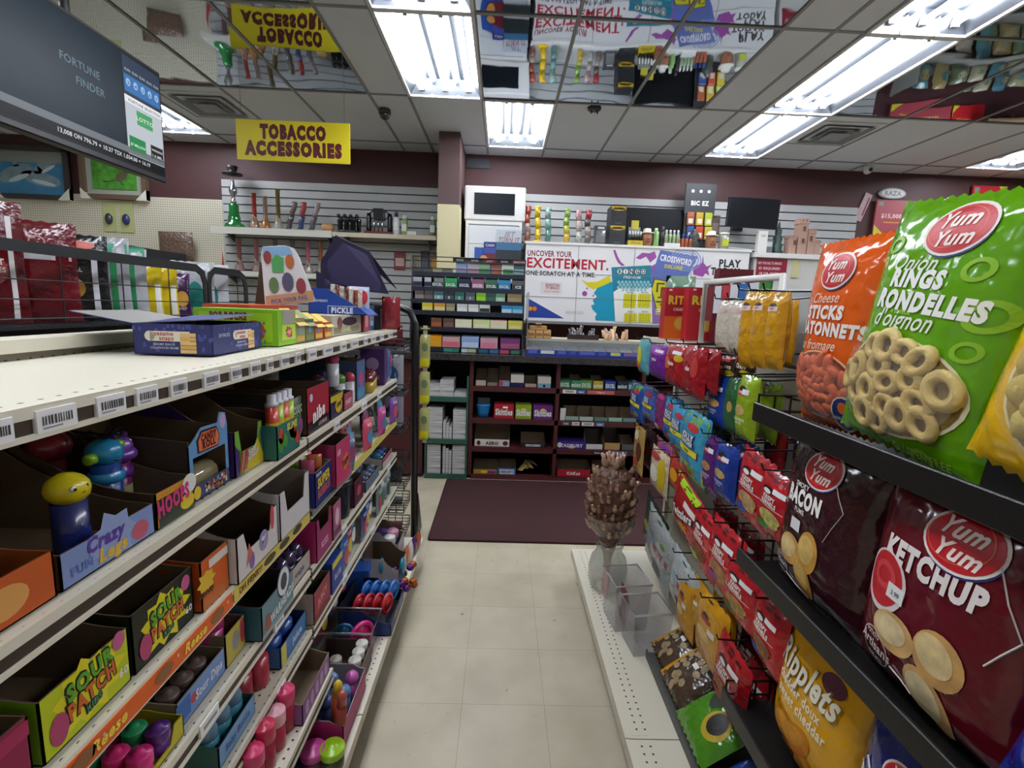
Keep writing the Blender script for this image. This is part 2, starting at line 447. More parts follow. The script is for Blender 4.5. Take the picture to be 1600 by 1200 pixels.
def slatwall(name, x0, x1, z0, z1, label):
    t = thing(name, label, 'slatwall', (0, 0, 0))
    MB().box(x0, x1, 5.951, 5.964, z0, z1, groove).build('backing', t)
    m = MB(); z = z1; p = .0905
    while z - p > z0:
        m.add([(x0, 5.93, z), (x1, 5.93, z), (x1, 5.951, z), (x0, 5.951, z), (x0, 5.93, z - p + .014), (x1, 5.93, z - p + .014), (x1, 5.951, z - p + .014), (x0, 5.951, z - p + .014)],
              [(0, 4, 5, 1), (0, 1, 2, 3), (4, 7, 6, 5), (0, 3, 7, 4), (1, 5, 6, 2)], slat_m)
        z -= p
    o = m.build('slats', t); o['kind'] = 'stuff'
    return t
slatwall('slatwall_panel', -3.2, -.74, 1.0, 2.72, 'grey slatwall panel behind the glass pipes, left of the column')
slatwall('slatwall_panel', -.45, 4.08, 1.25, 2.70, 'grey slatwall panel above the lottery advert, right of the column')
m = MB().box(-.683, -.472, 5.25, 5.96, 0, H, mat('#58403f', .6)).box(-.688, -.467, 5.245, 5.5, 0, 2.42, mat('#d8cfa4', .5))
struct('column', m)
MB().box(-.46, -.2, 5.95, 5.962, 2.96, 3.06, mat('#3a3f45', .6)).build('trim_2')['kind'] = 'structure'

shelf_white = mat('#d9d8cf', .45)
def wall_shelf(label, x0, x1, z, col, th=.05, d=.3):
    t = thing('wall_shelf', label, 'shelf', ((x0 + x1) / 2, 5.93, z))
    w = (x1 - x0) / 2
    MB().box(-w, w, -d, 0, -.018, 0, col).box(-w, w, -d - .004, -d + .012, -th, 0.002, col).build('board', t)
    for x in (-w + .1, w - .1):
        MB().add([(x - .005, 0, -.018), (x - .005, -d + .04, -.018), (x - .005, 0, -.13), (x + .005, 0, -.018), (x + .005, -d + .04, -.018), (x + .005, 0, -.13)],
                 [(0, 1, 2), (5, 4, 3), (0, 3, 4, 1), (1, 4, 5, 2), (2, 5, 3, 0)], metal('#8a8a8a', .4)).build('bracket', t)
    return t
wall_shelf('thick white shelf holding the hookah and the beaker pipes', -3.18, -1.88, 2.165, shelf_white, .07)
wall_shelf('thinner cream shelf holding the grinders and spray bottles beside the column', -1.875, -.75, 2.155, mat('#cfc6ae', .5), .045)
wall_shelf('lower white shelf holding the back row of glass pipes', -3.18, -1.98, 1.70, shelf_white, .05)

# ---- glass pipes, hookah, grinders on the slatwall shelves
def glass(col): return clear(col, .3, .04, .55)
def beaker_pipe(label, x, z, h, tube_c, base_c, y=5.75, grp=None):
    t = thing('glass_pipe', label, 'glass pipe', (x, y, z), group=grp)
    MB().lathe([(.048, 0), (.052, .02), (.047, .05), (.03, .1), (.022, .13)], glass(base_c), 14).build('beaker_base', t)
    MB().lathe([(.023, .125), (.023, h - .012), (.029, h - .008), (.029, h), (.021, h)], glass(tube_c), 14, cap=False).build('tube', t)
    MB().tube([(0, -.02, .07), (.02, -.075, .14)], .009, glass('#d9c9b0'), 8).build('stem', t)
    return t
beaker_pipe('glass pipe with red tube and clear beaker base, right of the green hookah', -2.76, 2.168, .38, '#c84a44', '#d8b49a')
beaker_pipe('glass pipe with pale brown tube and amber base, second from the hookah', -2.64, 2.168, .35, '#b9a08e', '#d79a4c')
beaker_pipe('tallest glass pipe, yellow-brown tube on a clear base, third from the hookah', -2.5, 2.168, .43, '#8b7a3c', '#dcd8cc')
def straight_pipe(label, x, z, h, c1, c2, lean=.06, y=5.74):
    t = thing('straight_pipe', label, 'glass pipe', (x, y, z))
    n = 9; pts = [(lean * k / (n - 1) * h / .3 + .006 * sin(k * 2.2), 0, .012 + (h - .02) * k / (n - 1)) for k in range(n)]
    MB().lathe([(.045, 0), (.045, .006), (.03, .02)], mat(c1, .3, coat=.5), 14).build('foot', t)
    MB().tube(pts[:5], [.026, .027, .029, .028, .026], mat(c1, .25, coat=.5), 10).build('lower_tube', t)
    MB().tube(pts[4:], [.0265, .026, .026, .026, .03], mat(c2, .25, coat=.5), 10).build('upper_tube', t)
    return t
straight_pipe('dark grey patterned straight pipe on the white shelf, left of the red and blue one', -2.39, 2.168, .31, '#4d4a50', '#6a6058', .08)
straight_pipe('straight pipe with red top and blue bottom on the white shelf', -2.26, 2.168, .31, '#3d4d76', '#a83a3c', .05)
straight_pipe('grey and pink marbled straight pipe, last one on the white shelf', -2.14, 2.168, .31, '#5a5b63', '#9d8d90', .08)
for i, (x, c1, c2, l) in enumerate(((-2.95, '#b06a6c', '#c9a8a4', 'red-tubed glass pipe on the lower shelf, leftmost of its row'), (-2.76, '#b8757a', '#c9b0aa', 'pink-tubed glass pipe on the lower shelf, second of its row'),
        (-2.55, '#7c6e70', '#b2a5a0', 'grey-tubed glass pipe on the lower shelf, third of its row'), (-2.36, '#6c7a78', '#aab3ae', 'green-grey glass pipe on the lower shelf behind the cowboy card'),
        (-2.19, '#d87a94', '#cfc3bd', 'bright pink glass pipe on the lower shelf near its right end'), (-2.05, '#b97b52', '#d2c6b6', 'orange glass pipe at the right end of the lower shelf'))):
    beaker_pipe(l, x, 1.703, .36, c1, c2, 5.76)
# hookah
t = thing('hookah', 'tall hookah with green glass base and dark metal bowl on the white shelf', 'hookah', (-2.98, 5.75, 2.168))
MB().lathe([(.09, 0), (.105, .012), (.1, .04), (.062, .06), (.066, .1), (.05, .16), (.05, .24), (.042, .26)], clear('#0f8a3c', .4, .05, .25), 18).build('base', t)
MB().lathe([(.02, .26), (.034, .28), (.018, .3), (.018, .33), (.04, .38), (.042, .41), (.018, .46), (.014, .54), (.02, .55)], metal('#b9bcc0', .2), 14).build('stem', t)
MB().lathe([(.012, .545), (.1, .56), (.105, .575), (.03, .575), (.05, .62), (.058, .65), (.04, .655)], mat('#3a3436', .4, .5), 18).build('bowl', t)
# carved bowl, grinders, ashtray stand, spray bottles
m = MB().lathe([(.05, 0), (.068, .03), (.07, .06), (.055, .085), (.0, .095)], mat('#c79a64', .5, var=.3, vscale=30), 14)
solo('wooden_bowl', 'small round tan wooden pot on the end of the thick white shelf', 'pot', m, (-1.96, 5.74, 2.166))
def pipe_stand():
    t = thing('pipe_rack', 'cluster of black grinders and chrome pipes on the cream shelf', 'pipe rack', (-1.73, 5.74, 2.156))
    MB().lathe([(.1, 0), (.1, .03), (.09, .034)], mat('#242426', .4), 16, sx=1.2).build('base', t)
    for k in range(7):
        a = -.105 + k * .035; MB().lathe([(.024, .03), (.024, .12), (.03, .125), (.03, .16), (.02, .17)], mat('#2b2c2e', .25, .6) if k % 2 else metal('#777b80', .2), 10, (a, -.05 if k % 2 else .03, 0)).build('grinder', t)
    for k in range(4): MB().ball((-.1 + k * .066, -.02, .185), .024, mat('#33343a', .3, .4), 10).build('knob', t)
pipe_stand()
t = thing('hookah_stand', 'black lantern-like smoking set with chrome posts on a red base on the cream shelf', 'smoking set', (-1.4, 5.74, 2.156))
t.location.x = -1.39; t.scale = (.72, 1, .95)
MB().rbox(-.2, .2, -.1, .1, 0, .03, mat('#6b2a22', .4)).build('base', t)
MB().rbox(-.075, .075, -.06, .06, .17, .29, mat('#26272b', .3)).build('reservoir', t)
for x in (-.16, .16): MB().lathe([(.035, .03), (.04, .06), (.035, .1), (.04, .2), (.03, .24)], mat('#1f2023', .25, .3), 12, (x, 0, 0)).build('side_jar', t)
for x in (-.06, 0, .06): MB().tube([(x, -.05, .03), (x, -.05, .18)], .012, metal('#b5b8bd', .2), 8).build('post', t)
MB().tube([(-.16, 0, .23), (-.1, 0, .27), (.1, 0, .27), (.16, 0, .23)], .01, mat('#222', .3), 8).build('handle', t)
def spray(label, x, z, h, r, body, cap, y=5.72, txt=None):
    t = thing('spray_bottle', label, 'bottle', (x, y, z))
    b = MB().lathe([(r * .92, 0), (r, .006), (r, h * .7), (r * .8, h * .78)], mat(body, .35), 14)
    b.box(-r * .7, r * .7, -r - .002, -r + .004, h * .2, h * .55, ink('#e8e8e4'))
    b.build('body', t)
    MB().lathe([(r * .6, h * .77), (r * .62, h * .92), (r * .45, h)], mat(cap, .4), 12).build('cap', t)
    return t
spray('white spray bottle with blue label on the cream shelf', -1.2, 2.156, .25, .034, '#dfe3ea', '#2a2f45')
spray('green-labelled clear bottle beside the white spray bottle', -1.11, 2.156, .22, .036, '#8fae74', '#dfe6da')
spray('green and clear bottle at the column end of the cream shelf', -.8, 2.156, .22, .036, '#6d8f62', '#dfe6da')
solo('price_card', 'small white price card standing on the cream shelf', 'card', MB().box(-.05, .05, -.002, .002, 0, .05, card(WHITE)), (-1.03, 5.7, 2.156))

# ---- small pouches hung on the lower slatwall right of the dark cartons
def hung_packet(label, x, z, w, h, c1, c2, y=5.925, name='hanging_packet'):
    m = MB().rbox(-w / 2, w / 2, -.02, 0, -h, 0, film(c1), .008)
    m.box(-w * .38, w * .38, -.0215, -.019, -h * .8, -h * .35, ink(c2))
    m.box(-w * .1, w * .1, -.0215, -.019, -h * .12, -h * .06, ink('#222222'))
    return solo(name, label, 'packet', m, (x, y, z))
for x, z, w, h, a, b, l in ((-1.2, 2.0, .13, .2, '#8a3440', '#c9b0a8', 'dark red packet hanging below the cream shelf, leftmost of six'), (-1.03, 1.96, .09, .16, '#b3955c', '#e0c890', 'small gold packet hanging below the cream shelf'),
     (-.96 + .05, 2.02, .1, .24, '#2c2e36', '#5b6070', 'black packet hanging below the cream shelf')):
    hung_packet(l, x, z, w, h, a, b)
hung_packet('brown and yellow packet hanging below the cream shelf, next to the black one', -.80, 2.0, .1, .2, '#96683c', '#d8a94a')
hung_packet('white pouch hanging below the cream shelf beside the column', -.79 - .0, 1.78, .1, .14, '#d9d9d4', '#9a9a94')

# ---- paintings and pegboard goods on the left
t = thing('painting', 'framed painting of pale dolphins in blue water with white corner guards', 'painting', (-5.28, 5.945, 2.42))
fw, fh = .42, .56
m = MB()
for (a, b, c, d) in ((-fw, fw, 0, .05), (-fw, fw, fh - .05, fh), (-fw, -fw + .05, 0, fh), (fw - .05, fw, 0, fh)): m.box(a, b, -.05, 0, c, d, mat('#3a3736', .4))
m.build('frame', t)
fn = front_map(0, -.02, 0)
m = MB().box(-fw, fw, -.02, -.004, 0, fh, mat('#3f86b4', .35, var=.25, vscale=6))
dg = mat('#7f98a3', .4, var=.2, vscale=12)
for (x, y, rx, ry, ro) in ((-.17, .27, .2, .085, .35), (.1, .22, .22, .075, -.2), (.16, .36, .15, .06, .5)):
    m.disc(fn, dg, x, y, rx, ry, 22, 2, ro); m.shape(fn, dg, [(x - .02, y + ry * .8), (x + .06, y + ry * .9), (x - .03, y + ry * 1.9)])
    m.disc(front_map(0, -.021, 0), mat('#c3d2d8', .4), x + .03, y - ry * .55, rx * .6, ry * .3, 16, 1, ro)
m.box(-fw, fw, -.021, -.019, fh - .17, fh - .05, mat('#8d9390', .4))
m.build('canvas', t)
for x in (-fw, fw): MB().add([(x, -.055, -.006), (x - math.copysign(.13, x), -.055, -.006), (x, -.055, .12), (x, .0, -.006), (x - math.copysign(.13, x), .0, -.006), (x, .0, .12)], [(0, 1, 2), (5, 4, 3), (0, 3, 4, 1), (1, 4, 5, 2), (2, 5, 3, 0)], card('#e3e1d6')).build('corner_guard', t)
t = thing('painting', 'framed green painting of a running animal with wide pale mount, partly behind the television', 'painting', (-4.37, 5.945, 2.45))
fw, fh = .36, .5
m = MB()
for (a, b, c, d) in ((-fw, fw, 0, .05), (-fw, fw, fh - .05, fh), (-fw, -fw + .05, 0, fh), (fw - .05, fw, 0, fh)): m.box(a, b, -.06, 0, c, d, mat('#6a5648', .4))
m.build('frame', t)
MB().box(-fw + .04, fw - .04, -.02, -.004, .04, fh - .04, mat('#a9b0a4', .5)).build('mount', t)
fn = front_map(0, -.03, 0)
m = MB().box(-.24, .24, -.03, -.02, .11, .42, mat('#4f9a35', .4, var=.45, vscale=14))
br = mat('#5d5a40', .5)
m.disc(fn, br, .08, .25, .075, .045, 16, 1, .5).disc(fn, br, .14, .3, .03, .024, 12).tube([(.03, -.031, .22), (-.06, -.031, .19), (-.12, -.031, .19)], .006, br, 6).tube([(.06, -.031, .22), (.09, -.031, .16)], .009, br, 6)
m.build('canvas', t)
for x in (-fw, fw): MB().add([(x, -.065, -.006), (x - math.copysign(.12, x), -.065, -.006), (x, -.065, .11), (x, .0, -.006), (x - math.copysign(.12, x), .0, -.006), (x, .0, .11)], [(0, 1, 2), (5, 4, 3), (0, 3, 4, 1), (1, 4, 5, 2), (2, 5, 3, 0)], card('#e3e1d6')).build('corner_guard', t)
for i, x in enumerate((-4.47, -4.28)):
    t = thing('blister_pack', ('yellow-green blister pack with a dark computer mouse, left of the pair under the green painting', 'yellow-green blister pack with a navy computer mouse, right of the pair under the green painting')[i], 'blister pack', (x, 5.94, 2.1))
    MB().box(-.075, .075, -.006, 0, 0, .33, card('#b9bf86')).build('backing_card', t)
    MB().ball((0, -.02, .14), .05, mat(('#3b3f4a', '#33366a')[i], .3), 12, .8, .6, 1.25).build('mouse', t)
def crinkle_bag(name, label, cat, x, y, z, w, h, d, c, rz=0):
    m = MB(); nx, ny = 10, 10; v = []; f = []
    for side in (-1, 1):
        for j in range(ny + 1):
            for i in range(nx + 1):
                a, b = i / nx * 2 - 1, j / ny
                tt = d / 2 * max(0, 1 - abs(a) ** 3) ** .6 * max(0, 1 - abs(2 * b - 1) ** 4) ** .7 + .006 * rnd.random() * (1 - abs(a))
                v.append((a * w / 2, side * tt, b * h))
    n = (nx + 1) * (ny + 1)
    for j in range(ny):
        for i in range(nx):
            k = j * (nx + 1) + i; f.append((k, k + 1, k + nx + 2, k + nx + 1)); k += n; f.append((k, k + nx + 1, k + nx + 2, k + 1))
    m.add(v, f, c, True)
    return solo(name, label, cat, m, (x, y, z), rz)
crinkle_bag('snack_bag', 'brown crinkled bag hanging on the pegboard beside the paintings', 'bag', -3.7, 5.86, 1.80, .38, .32, .1, film('#6a5446', .25, .8, 40))
solo('hanging_tag', 'red tassel-like packet hanging at the edge of the pegboard', 'packet', MB().add([(-.025, 0, 0), (.025, 0, 0), (0, -.02, .0), (0, 0, .28), (0, .02, 0)], [(0, 2, 3), (2, 1, 3), (1, 4, 3), (4, 0, 3), (0, 4, 1, 2)], film('#b02436')), (-3.21, 5.9, 1.66))

# ---- yellow sign on wires
t = thing('hanging_sign', 'yellow hanging sign reading TOBACCO ACCESSORIES in maroon letters', 'sign', (-1.74, 4.33, 2.527)); t.scale = (1.06, 1, 1.07)
fn = front_map(0, -.006, 0)
m = MB().box(-.43, .43, -.006, .006, 0, .29, mat('#d9c81f', .45))
mar = ink('#5a1f24')
for f2 in (fn, (lambda u, v: (-u, .0067, v))):
    m.text('TOBACCO', f2, mar, .088, 0, .165, .5, .085); m.text('ACCESSORIES', f2, mar, .088, 0, .045, .74, .085)
m.build('board', t)
for x in (-.39, .39): MB().tube([(x, 0, .28), (x, 0, (H - 2.527) / 1.07)], .0018, metal('#999999'), 5).build('wire', t)

# ---- hanging television, screen facing the aisle
tvx = -2.05
p1 = at(262, 132, X=tvx); p2 = at(250, 283, X=tvx)
yf = (p1.y + p2.y) / 2; zb, zt = p2.z + .0, p1.z + .035
t = thing('television', 'large flat television hung from the ceiling showing lottery news panels', 'television', (tvx, yf, zb), RP)
hgt = zt - zb; wd = hgt * 1.72
# local: x runs away from the viewer, screen faces local -Y (world +X)
MB().rbox(-wd, 0, 0, .06, 0, hgt, mat('#17181b', .35), .01).build('casing', t)
fn = front_map(0, -.001, 0)
m = MB().box(-wd + .015, -.015, -.001, .003, .03, hgt - .015, emit('#30343c', .25))
sw = wd - .03
def scr(x0, x1, y0, y1, c, s=.5, e=-.0016): m.patch(front_map(0, e, 0), emit(c, s), x0, x1, y0, y1)
xr = -.018
m.x = Matrix.Translation((xr, 0, 0)) @ Matrix.Scale(1.38, 4, (1, 0, 0)) @ Matrix.Translation((-xr, 0, 0))
scr(xr - .21, xr, hgt * .64, hgt * .95, '#3a4c66', .5)
scr(xr - .205, xr - .005, hgt * .66, hgt * .8, '#3a78bd', .7, -.002)
for k in range(5):
    m.disc(front_map(0, -.0028, 0), emit('#9fc3e2', .8), xr - .185 + k * .04, hgt * .74, .012, .02, 10)
    m.text('%d' % (k + 3), front_map(0, -.0032, 0), emit('#2b5f9c', .6), .018, xr - .185 + k * .04, hgt * .72)
    m.text('SUN', front_map(0, -.0028, 0), emit('#c8d4e0', .7), .012, xr - .185 + k * .04, hgt * .83, .03)
scr(xr - .21, xr, hgt * .14, hgt * .63, '#c6ccd4', .75)
scr(xr - .21, xr, hgt * .57, hgt * .63, '#e8ebee', .8, -.002); m.text('FORTUNE SELECTION', front_map(0, -.003, 0), emit('#20242c', .3), .013, xr - .1, hgt * .585, .18)
scr(xr - .15, xr - .06, hgt * .42, hgt * .54, '#4aa96a', .7, -.002); m.text('LOTTO', front_map(0, -.003, 0), emit('#e5f3ea', .8), .02, xr - .105, hgt * .46)
scr(xr - .2, xr - .11, hgt * .18, hgt * .3, '#1f8f4c', .7, -.002); m.text('$7 MILLION', front_map(0, -.003, 0), emit('#dff3e4', .8), .014, xr - .155, hgt * .22, .08)
scr(xr - .08, xr - .005, hgt * .18, hgt * .3, '#23262e', .4, -.002); m.text('WINNING', front_map(0, -.003, 0), emit('#e6e6e6', .8), .012, xr - .043, hgt * .25, .065); m.text('1.6 MIL', front_map(0, -.003, 0), emit('#e6e6e6', .8), .014, xr - .043, hgt * .2, .065)
m.x = None
scr(-wd + .03, xr - .3, hgt * .2, hgt * .96, '#123247', .35)
m.text('FORTUNE', front_map(0, -.003, 0), emit('#7f99ab', .5), .035, -wd * .55, hgt * .62, .3); m.text('FINDER', front_map(0, -.003, 0), emit('#7f99ab', .5), .035, -wd * .5, hgt * .5, .3)
scr(-wd + .03, xr, hgt * .145, hgt * .2, '#8d939c', .5, -.002); scr(-wd + .03, xr, hgt * .07, hgt * .14, '#14161c', .2, -.002)
m.text('13,008 ON 796.79 + 10.37 TSX 1,034.00 + 16.19', front_map(0, -.003, 0), emit('#dfe3e8', .8), .02, -wd * .42, hgt * .09, wd * .8)
m.build('screen', t)
MB().box(-wd * .5 - .04, -wd * .5 + .04, .06, .1, hgt * .35, hgt * .75, mat('#222326', .4)).tube([(-wd * .5, .09, hgt * .5), (-wd * .5, .09, H - zb)], .02, mat('#222326', .4), 10).build('ceiling_bracket', t)

# ---- ceiling fixtures
def dome_camera(label, x, y, z, c1, c2):
    t = thing('security_camera', label, 'camera', (x, y, z))
    MB().lathe([(.05, 0), (.055, -.02), (.055, -.04)], mat(c1, .4), 16).build('housing', t)
    MB().ball((0, 0, -.045), .046, mat(c2, .15, coat=.8), 16).build('dome', t)
    return t
dome_camera('small dark dome camera on the ceiling right of the yellow sign', -1.1, 4.75, H, '#4a4c50', '#202226')
t = dome_camera('white bullet camera on the ceiling at the back wall', 4.0, 5.75, H, '#d6d8da', '#e2e2e2')
MB().ball((0, -.047, -.05), .02, mat('#15161a', .1), 10).build('lens', t)
t = thing('smoke_detector', 'small dark ceiling sensor with two prongs above the lottery advert', 'sensor', (.72, 4.5, H))
MB().lathe([(.06, 0), (.055, -.02), (.03, -.024)], mat('#2b2d33', .5), 14).build('base', t)
for x in (-.02, .02): MB().tube([(x, 0, -.02), (x * 1.4, -.01, -.05)], .006, mat('#2b2d33', .5), 6).build('prong', t)
def vent(label, x, y):
    t = thing('air_diffuser', label, 'air vent', (x, y, H))
    for k, (r0, z) in enumerate(((.3, -.004), (.23, -.016), (.16, -.026))):
        r1 = r0 - .05
        m = MB()
        m.add([(-r0, -r0, z), (r0, -r0, z), (r0, r0, z), (-r0, r0, z), (-r1, -r1, z + .02), (r1, -r1, z + .02), (r1, r1, z + .02), (-r1, r1, z + .02)], [(0, 1, 5, 4), (1, 2, 6, 5), (2, 3, 7, 6), (3, 0, 4, 7)], mat('#7d8186', .5))
        m.build('vane', t)
    MB().box(-.1, .1, -.1, .1, -.03, -.024, mat('#9a9da1', .5)).build('centre_plate', t)
vent('square ceiling air diffuser behind the television, left of the yellow sign', -2.68, 4.85)
vent('square ceiling air diffuser right of the far ceiling light', 3.02, 4.85)
# ================================================================== cigarette cabinet with the printed flap doors
x0, x1, z0, z1, yc = .23, 2.66, 1.285, 2.10, 5.5
t = thing('cigarette_cabinet', 'long white cabinet whose front carries the UNCOVER YOUR EXCITEMENT lottery advert', 'cabinet', (x0, yc, z0))
w, h = x1 - x0, z1 - z0
wb = card('#e4e4e6')
MB().box(0, w, .012, .43, 0, h, mat('#d8d8d6', .4)).build('body', t)
MB().box(-.015, w + .015, -.012, .43, h, h + .025, mat('#e2e2e0', .35)).build('top_ledge', t)
MB().box(-.01, w + .01, -.012, .02, -.03, 0, metal('#b9bcc0', .35)).build('bottom_rail', t)
m = MB(); fn = front_map(0, 0, 0, .0008); f2 = front_map(0, 0, 0, .0016); f3 = front_map(0, 0, 0, .0024); f4 = front_map(0, 0, 0, .0032)
m.box(0, w, 0, .012, 0, h, wb)
def bx(c): return (c - 50) / 1510 * w           # photo crop column -> board
def bz(c, l): return h - (l - (48 + (c - 50) * .033)) / 515 * h
def pts(L): return [(bx(a), bz(a, b)) for a, b in L]
red, blk = ink('#b01f33'), ink('#26262a')
m.text('UNCOVER YOUR', fn, ink('#7d2f3c'), .057, bx(211), bz(211, 133), bx(360) - bx(62), .03)
m.text('EXCITEMENT.', fn, red, .1, bx(336), bz(336, 213), bx(610) - bx(60), .03)
m.text('ONE SCRATCH AT A TIME.', fn, blk, .046, bx(291), bz(291, 263), bx(527) - bx(57), .03)
m.patch(fn, ink('#dfd6d6'), bx(160), bx(302), bz(200, 385), bz(200, 303))
m.text('KINGSTON', f2, ink('#8c3038'), .028, bx(240), bz(240, 333), .15, .02); m.text('TV BINGO', f2, ink('#8c3038'), .028, bx(240), bz(240, 353), .15, .02)
m.text('ASK FOR A CARD HERE', f2, ink('#b0484e'), .014, bx(235), bz(235, 372), .16)
m.shape(fn, ink('#27449b'), pts([(80, 545), (330, 552), (80, 415)]))
for c, s in ((95, 'L'), (125, 'O')):
    m.disc(f2, ink('#c2272d'), bx(c), bz(c, 485), .027); m.disc(f3, ink('#e8b92c'), bx(c), bz(c, 485), .021); m.text(s, f4, ink('#8c1f20'), .026, bx(c), bz(c, 493), None, .03)
m.text('GAMES AVAILABLE WHILE TICKETS LAST', fn, ink('#b9b9bb'), .017, bx(400), bz(400, 512), .2); m.text('PLEASE PLAY RESPONSIBLY', fn, ink('#b9b9bb'), .017, bx(400), bz(400, 522), .2)
cy, ye, pu = ink('#1597b8'), ink('#d6cc22'), ink('#9a4f9e')
m.shape(fn, cy, pts([(545, 565), (540, 540), (552, 520), (520, 490), (508, 460), (530, 455), (518, 425), (545, 400), (520, 380), (545, 340), (580, 315), (640, 300), (700, 400), (690, 570)]))
m.shape(f2, ye, pts([(430, 285), (475, 305), (540, 300), (620, 258), (636, 300), (575, 330), (520, 352), (480, 335)]))
m.shape(f2, cy, pts([(500, 480), (520, 500), (545, 545), (500, 530), (530, 535)])) if False else None
for c, l, r in ((460, 381, .028), (473, 346, .009), (520, 395, .01)): m.disc(f2, pu, bx(c), bz(c, l), r)
# purple splashes
m.shape(f2, pu, pts([(635, 92), (648, 85), (668, 130), (690, 165), (720, 190), (700, 195), (670, 170), (650, 130)]))
m.shape(f2, pu, pts([(790, 140), (830, 105), (880, 108), (915, 95), (930, 135), (890, 170), (860, 130), (820, 150)]))
m.shape(fn, pu, pts([(870, 210), (960, 160), (1010, 230), (900, 260)]))
m.shape(fn, pu, pts([(1190, 250), (1180, 200), (1240, 170), (1244, 115), (1252, 170), (1275, 195), (1310, 180), (1285, 215), (1300, 255), (1270, 240), (1255, 265)]))
# crossword card
cw = [(952, 85), (1210, 128), (1150, 270), (1040, 585), (935, 585), (905, 260)]
m.shape(f2, ink('#5f6fb4'), pts(cw))
m.shape(f3, ink('#8f6aa8'), pts([(925, 430), (1035, 440), (1040, 585), (938, 585)]))
for k in range(6): m.disc(f3, ink('#8f9fd2'), bx(1130), bz(1130, 150), .03 + .028 * k, .02 + .02 * k, 28, 1, -.1, 1 - .012 / (.03 + .028 * k))
m.text('CROSSWORD', f4, ink('#f0f0f4'), .062, bx(1060), bz(1060, 172), bx(1165) - bx(948), .04, 0, -.14)
m.text('DELUXE', f4, ink('#d9d23c'), .036, bx(1050), bz(1050, 212), .2, .04, 0, -.1)
yg = [(930, 283), (1098, 312), (1075, 380), (1040, 530), (965, 500), (915, 350)]
m.shape(f3, ink('#1f2024'), pts([(a + (4 if a > 1000 else -5), b + (4 if b > 400 else -5)) for a, b in yg])); m.shape(f4, ink('#d3ca2a'), pts(yg))
f5 = front_map(0, 0, 0, .004)
for (a, b, c, d) in ((945, 305, 1000, 316), (945, 316, 957, 370), (975, 335, 985, 400), (985, 335, 1040, 345), (1020, 300, 1030, 335), (1045, 330, 1057, 400), (1000, 370, 1045, 380), (960, 400, 1010, 410), (1000, 410, 1010, 450), (1020, 400, 1030, 470), (950, 430, 990, 440), (975, 450, 1035, 458), (1060, 325, 1090, 333)):
    m.patch(f5, ink('#4a4820'), bx(a), bx(c), bz(a, d), bz(a, b))
for l in (485, 500, 515): m.patch(f5, ink('#e6e4e0' if l < 510 else '#d3ca2a'), bx(950), bx(1040), bz(980, l + 8), bz(980, l))
# bingo card
m.shape(f3, ink('#1d7f98'), pts([(630, 203), (897, 188), (936, 580), (678, 575)]))
m.shape(f4, ink('#e8e9e6'), pts([(655, 370), (690, 345), (880, 345), (912, 335), (936, 578), (680, 573)]))
for k, s in enumerate('BINGO'):
    c = 688 + k * 40; m.disc(f4, ink('#202028'), bx(c), bz(c, 231), .032); m.disc(f5, ink('#eeeeea'), bx(c), bz(c, 231), .027); m.text(s, front_map(0, 0, 0, .0048), ink('#202028'), .036, bx(c), bz(c, 242), None, .04)
m.text('PREMIUM', f4, ink('#cfe3e2'), .03, bx(775), bz(775, 278), .22, .02, .2)
for r in range(4):
    for k in range(9 - (r == 3) * 2):
        c = 686 + k * 25 + (r % 2) * 12 - (r == 0) * 0 + (r == 3) * 22; m.disc(f5, ink('#8fc3c6'), bx(c), bz(c, 302 + r * 18), .0155, n=12)
for gx, gy in ((770, 430), (868, 430), (783, 545), (880, 545)):
    hh = 48 if gy < 500 else 32
    m.patch(f5, ink('#d6cf2c'), bx(gx - 44), bx(gx + 44), bz(gx, gy + hh), bz(gx, gy - hh))
    m.text('BINGO', f5, ink('#4f5150'), .016, bx(gx), bz(gx, gy - hh - 4), .12)
    for q in range(1, 5): m.patch(front_map(0, 0, 0, .0048), ink('#9a962c'), bx(gx - 44 + q * 17.6 - 1), bx(gx - 44 + q * 17.6 + 1), bz(gx, gy + hh), bz(gx, gy - hh))
    for q in range(1, 4): m.patch(front_map(0, 0, 0, .0048), ink('#9a962c'), bx(gx - 44), bx(gx + 44), bz(gx, gy - hh + q * hh / 2 + 1.5), bz(gx, gy - hh + q * hh / 2))
m.text('PLAY', fn, blk, .075, bx(1432), bz(1432, 197), .24, .04); m.text('TODAY', fn, blk, .075, bx(1405), bz(1405, 252), .32, .04)
sm = ink('#77797c')
for c in (403, 782, 1172): m.patch(f5, sm, bx(c) - .0025, bx(c) + .0025, 0, h)
for l in (238, 400): m.patch(f5, sm, 0, w, bz(50, l) - .003, bz(50, l) + .003)
m.build('advert_front', t)

# smaller cabinet to its right with the dark red notice
t = thing('side_cabinet', 'white wall cabinet with a dark red notice, right of the lottery advert', 'cabinet', (2.72, 5.5, 1.25))
MB().box(0, 1.3, .01, .43, 0, .83, mat('#cfcfcd', .45)).build('body', t)
MB().box(-.02, 1.32, -.03, .43, .8, .85, mat('#dedede', .35)).build('top_ledge', t)
m = MB().box(.03, .36, -.004, .01, .57, .79, card('#8c2438'))
for k, s in enumerate(('NOT FOR SALE TO MINORS', 'ID REQUIRED', '18 OR OVER')): m.text(s, front_map(0, -.004, 0), ink('#e2cfd2'), .026, .17, .73 - k * .055, .26, .02)
m.build('notice', t)
MB().box(.42, .5, -.004, .01, .6, .79, card('#c9c79a')).build('yellow_notice', t)

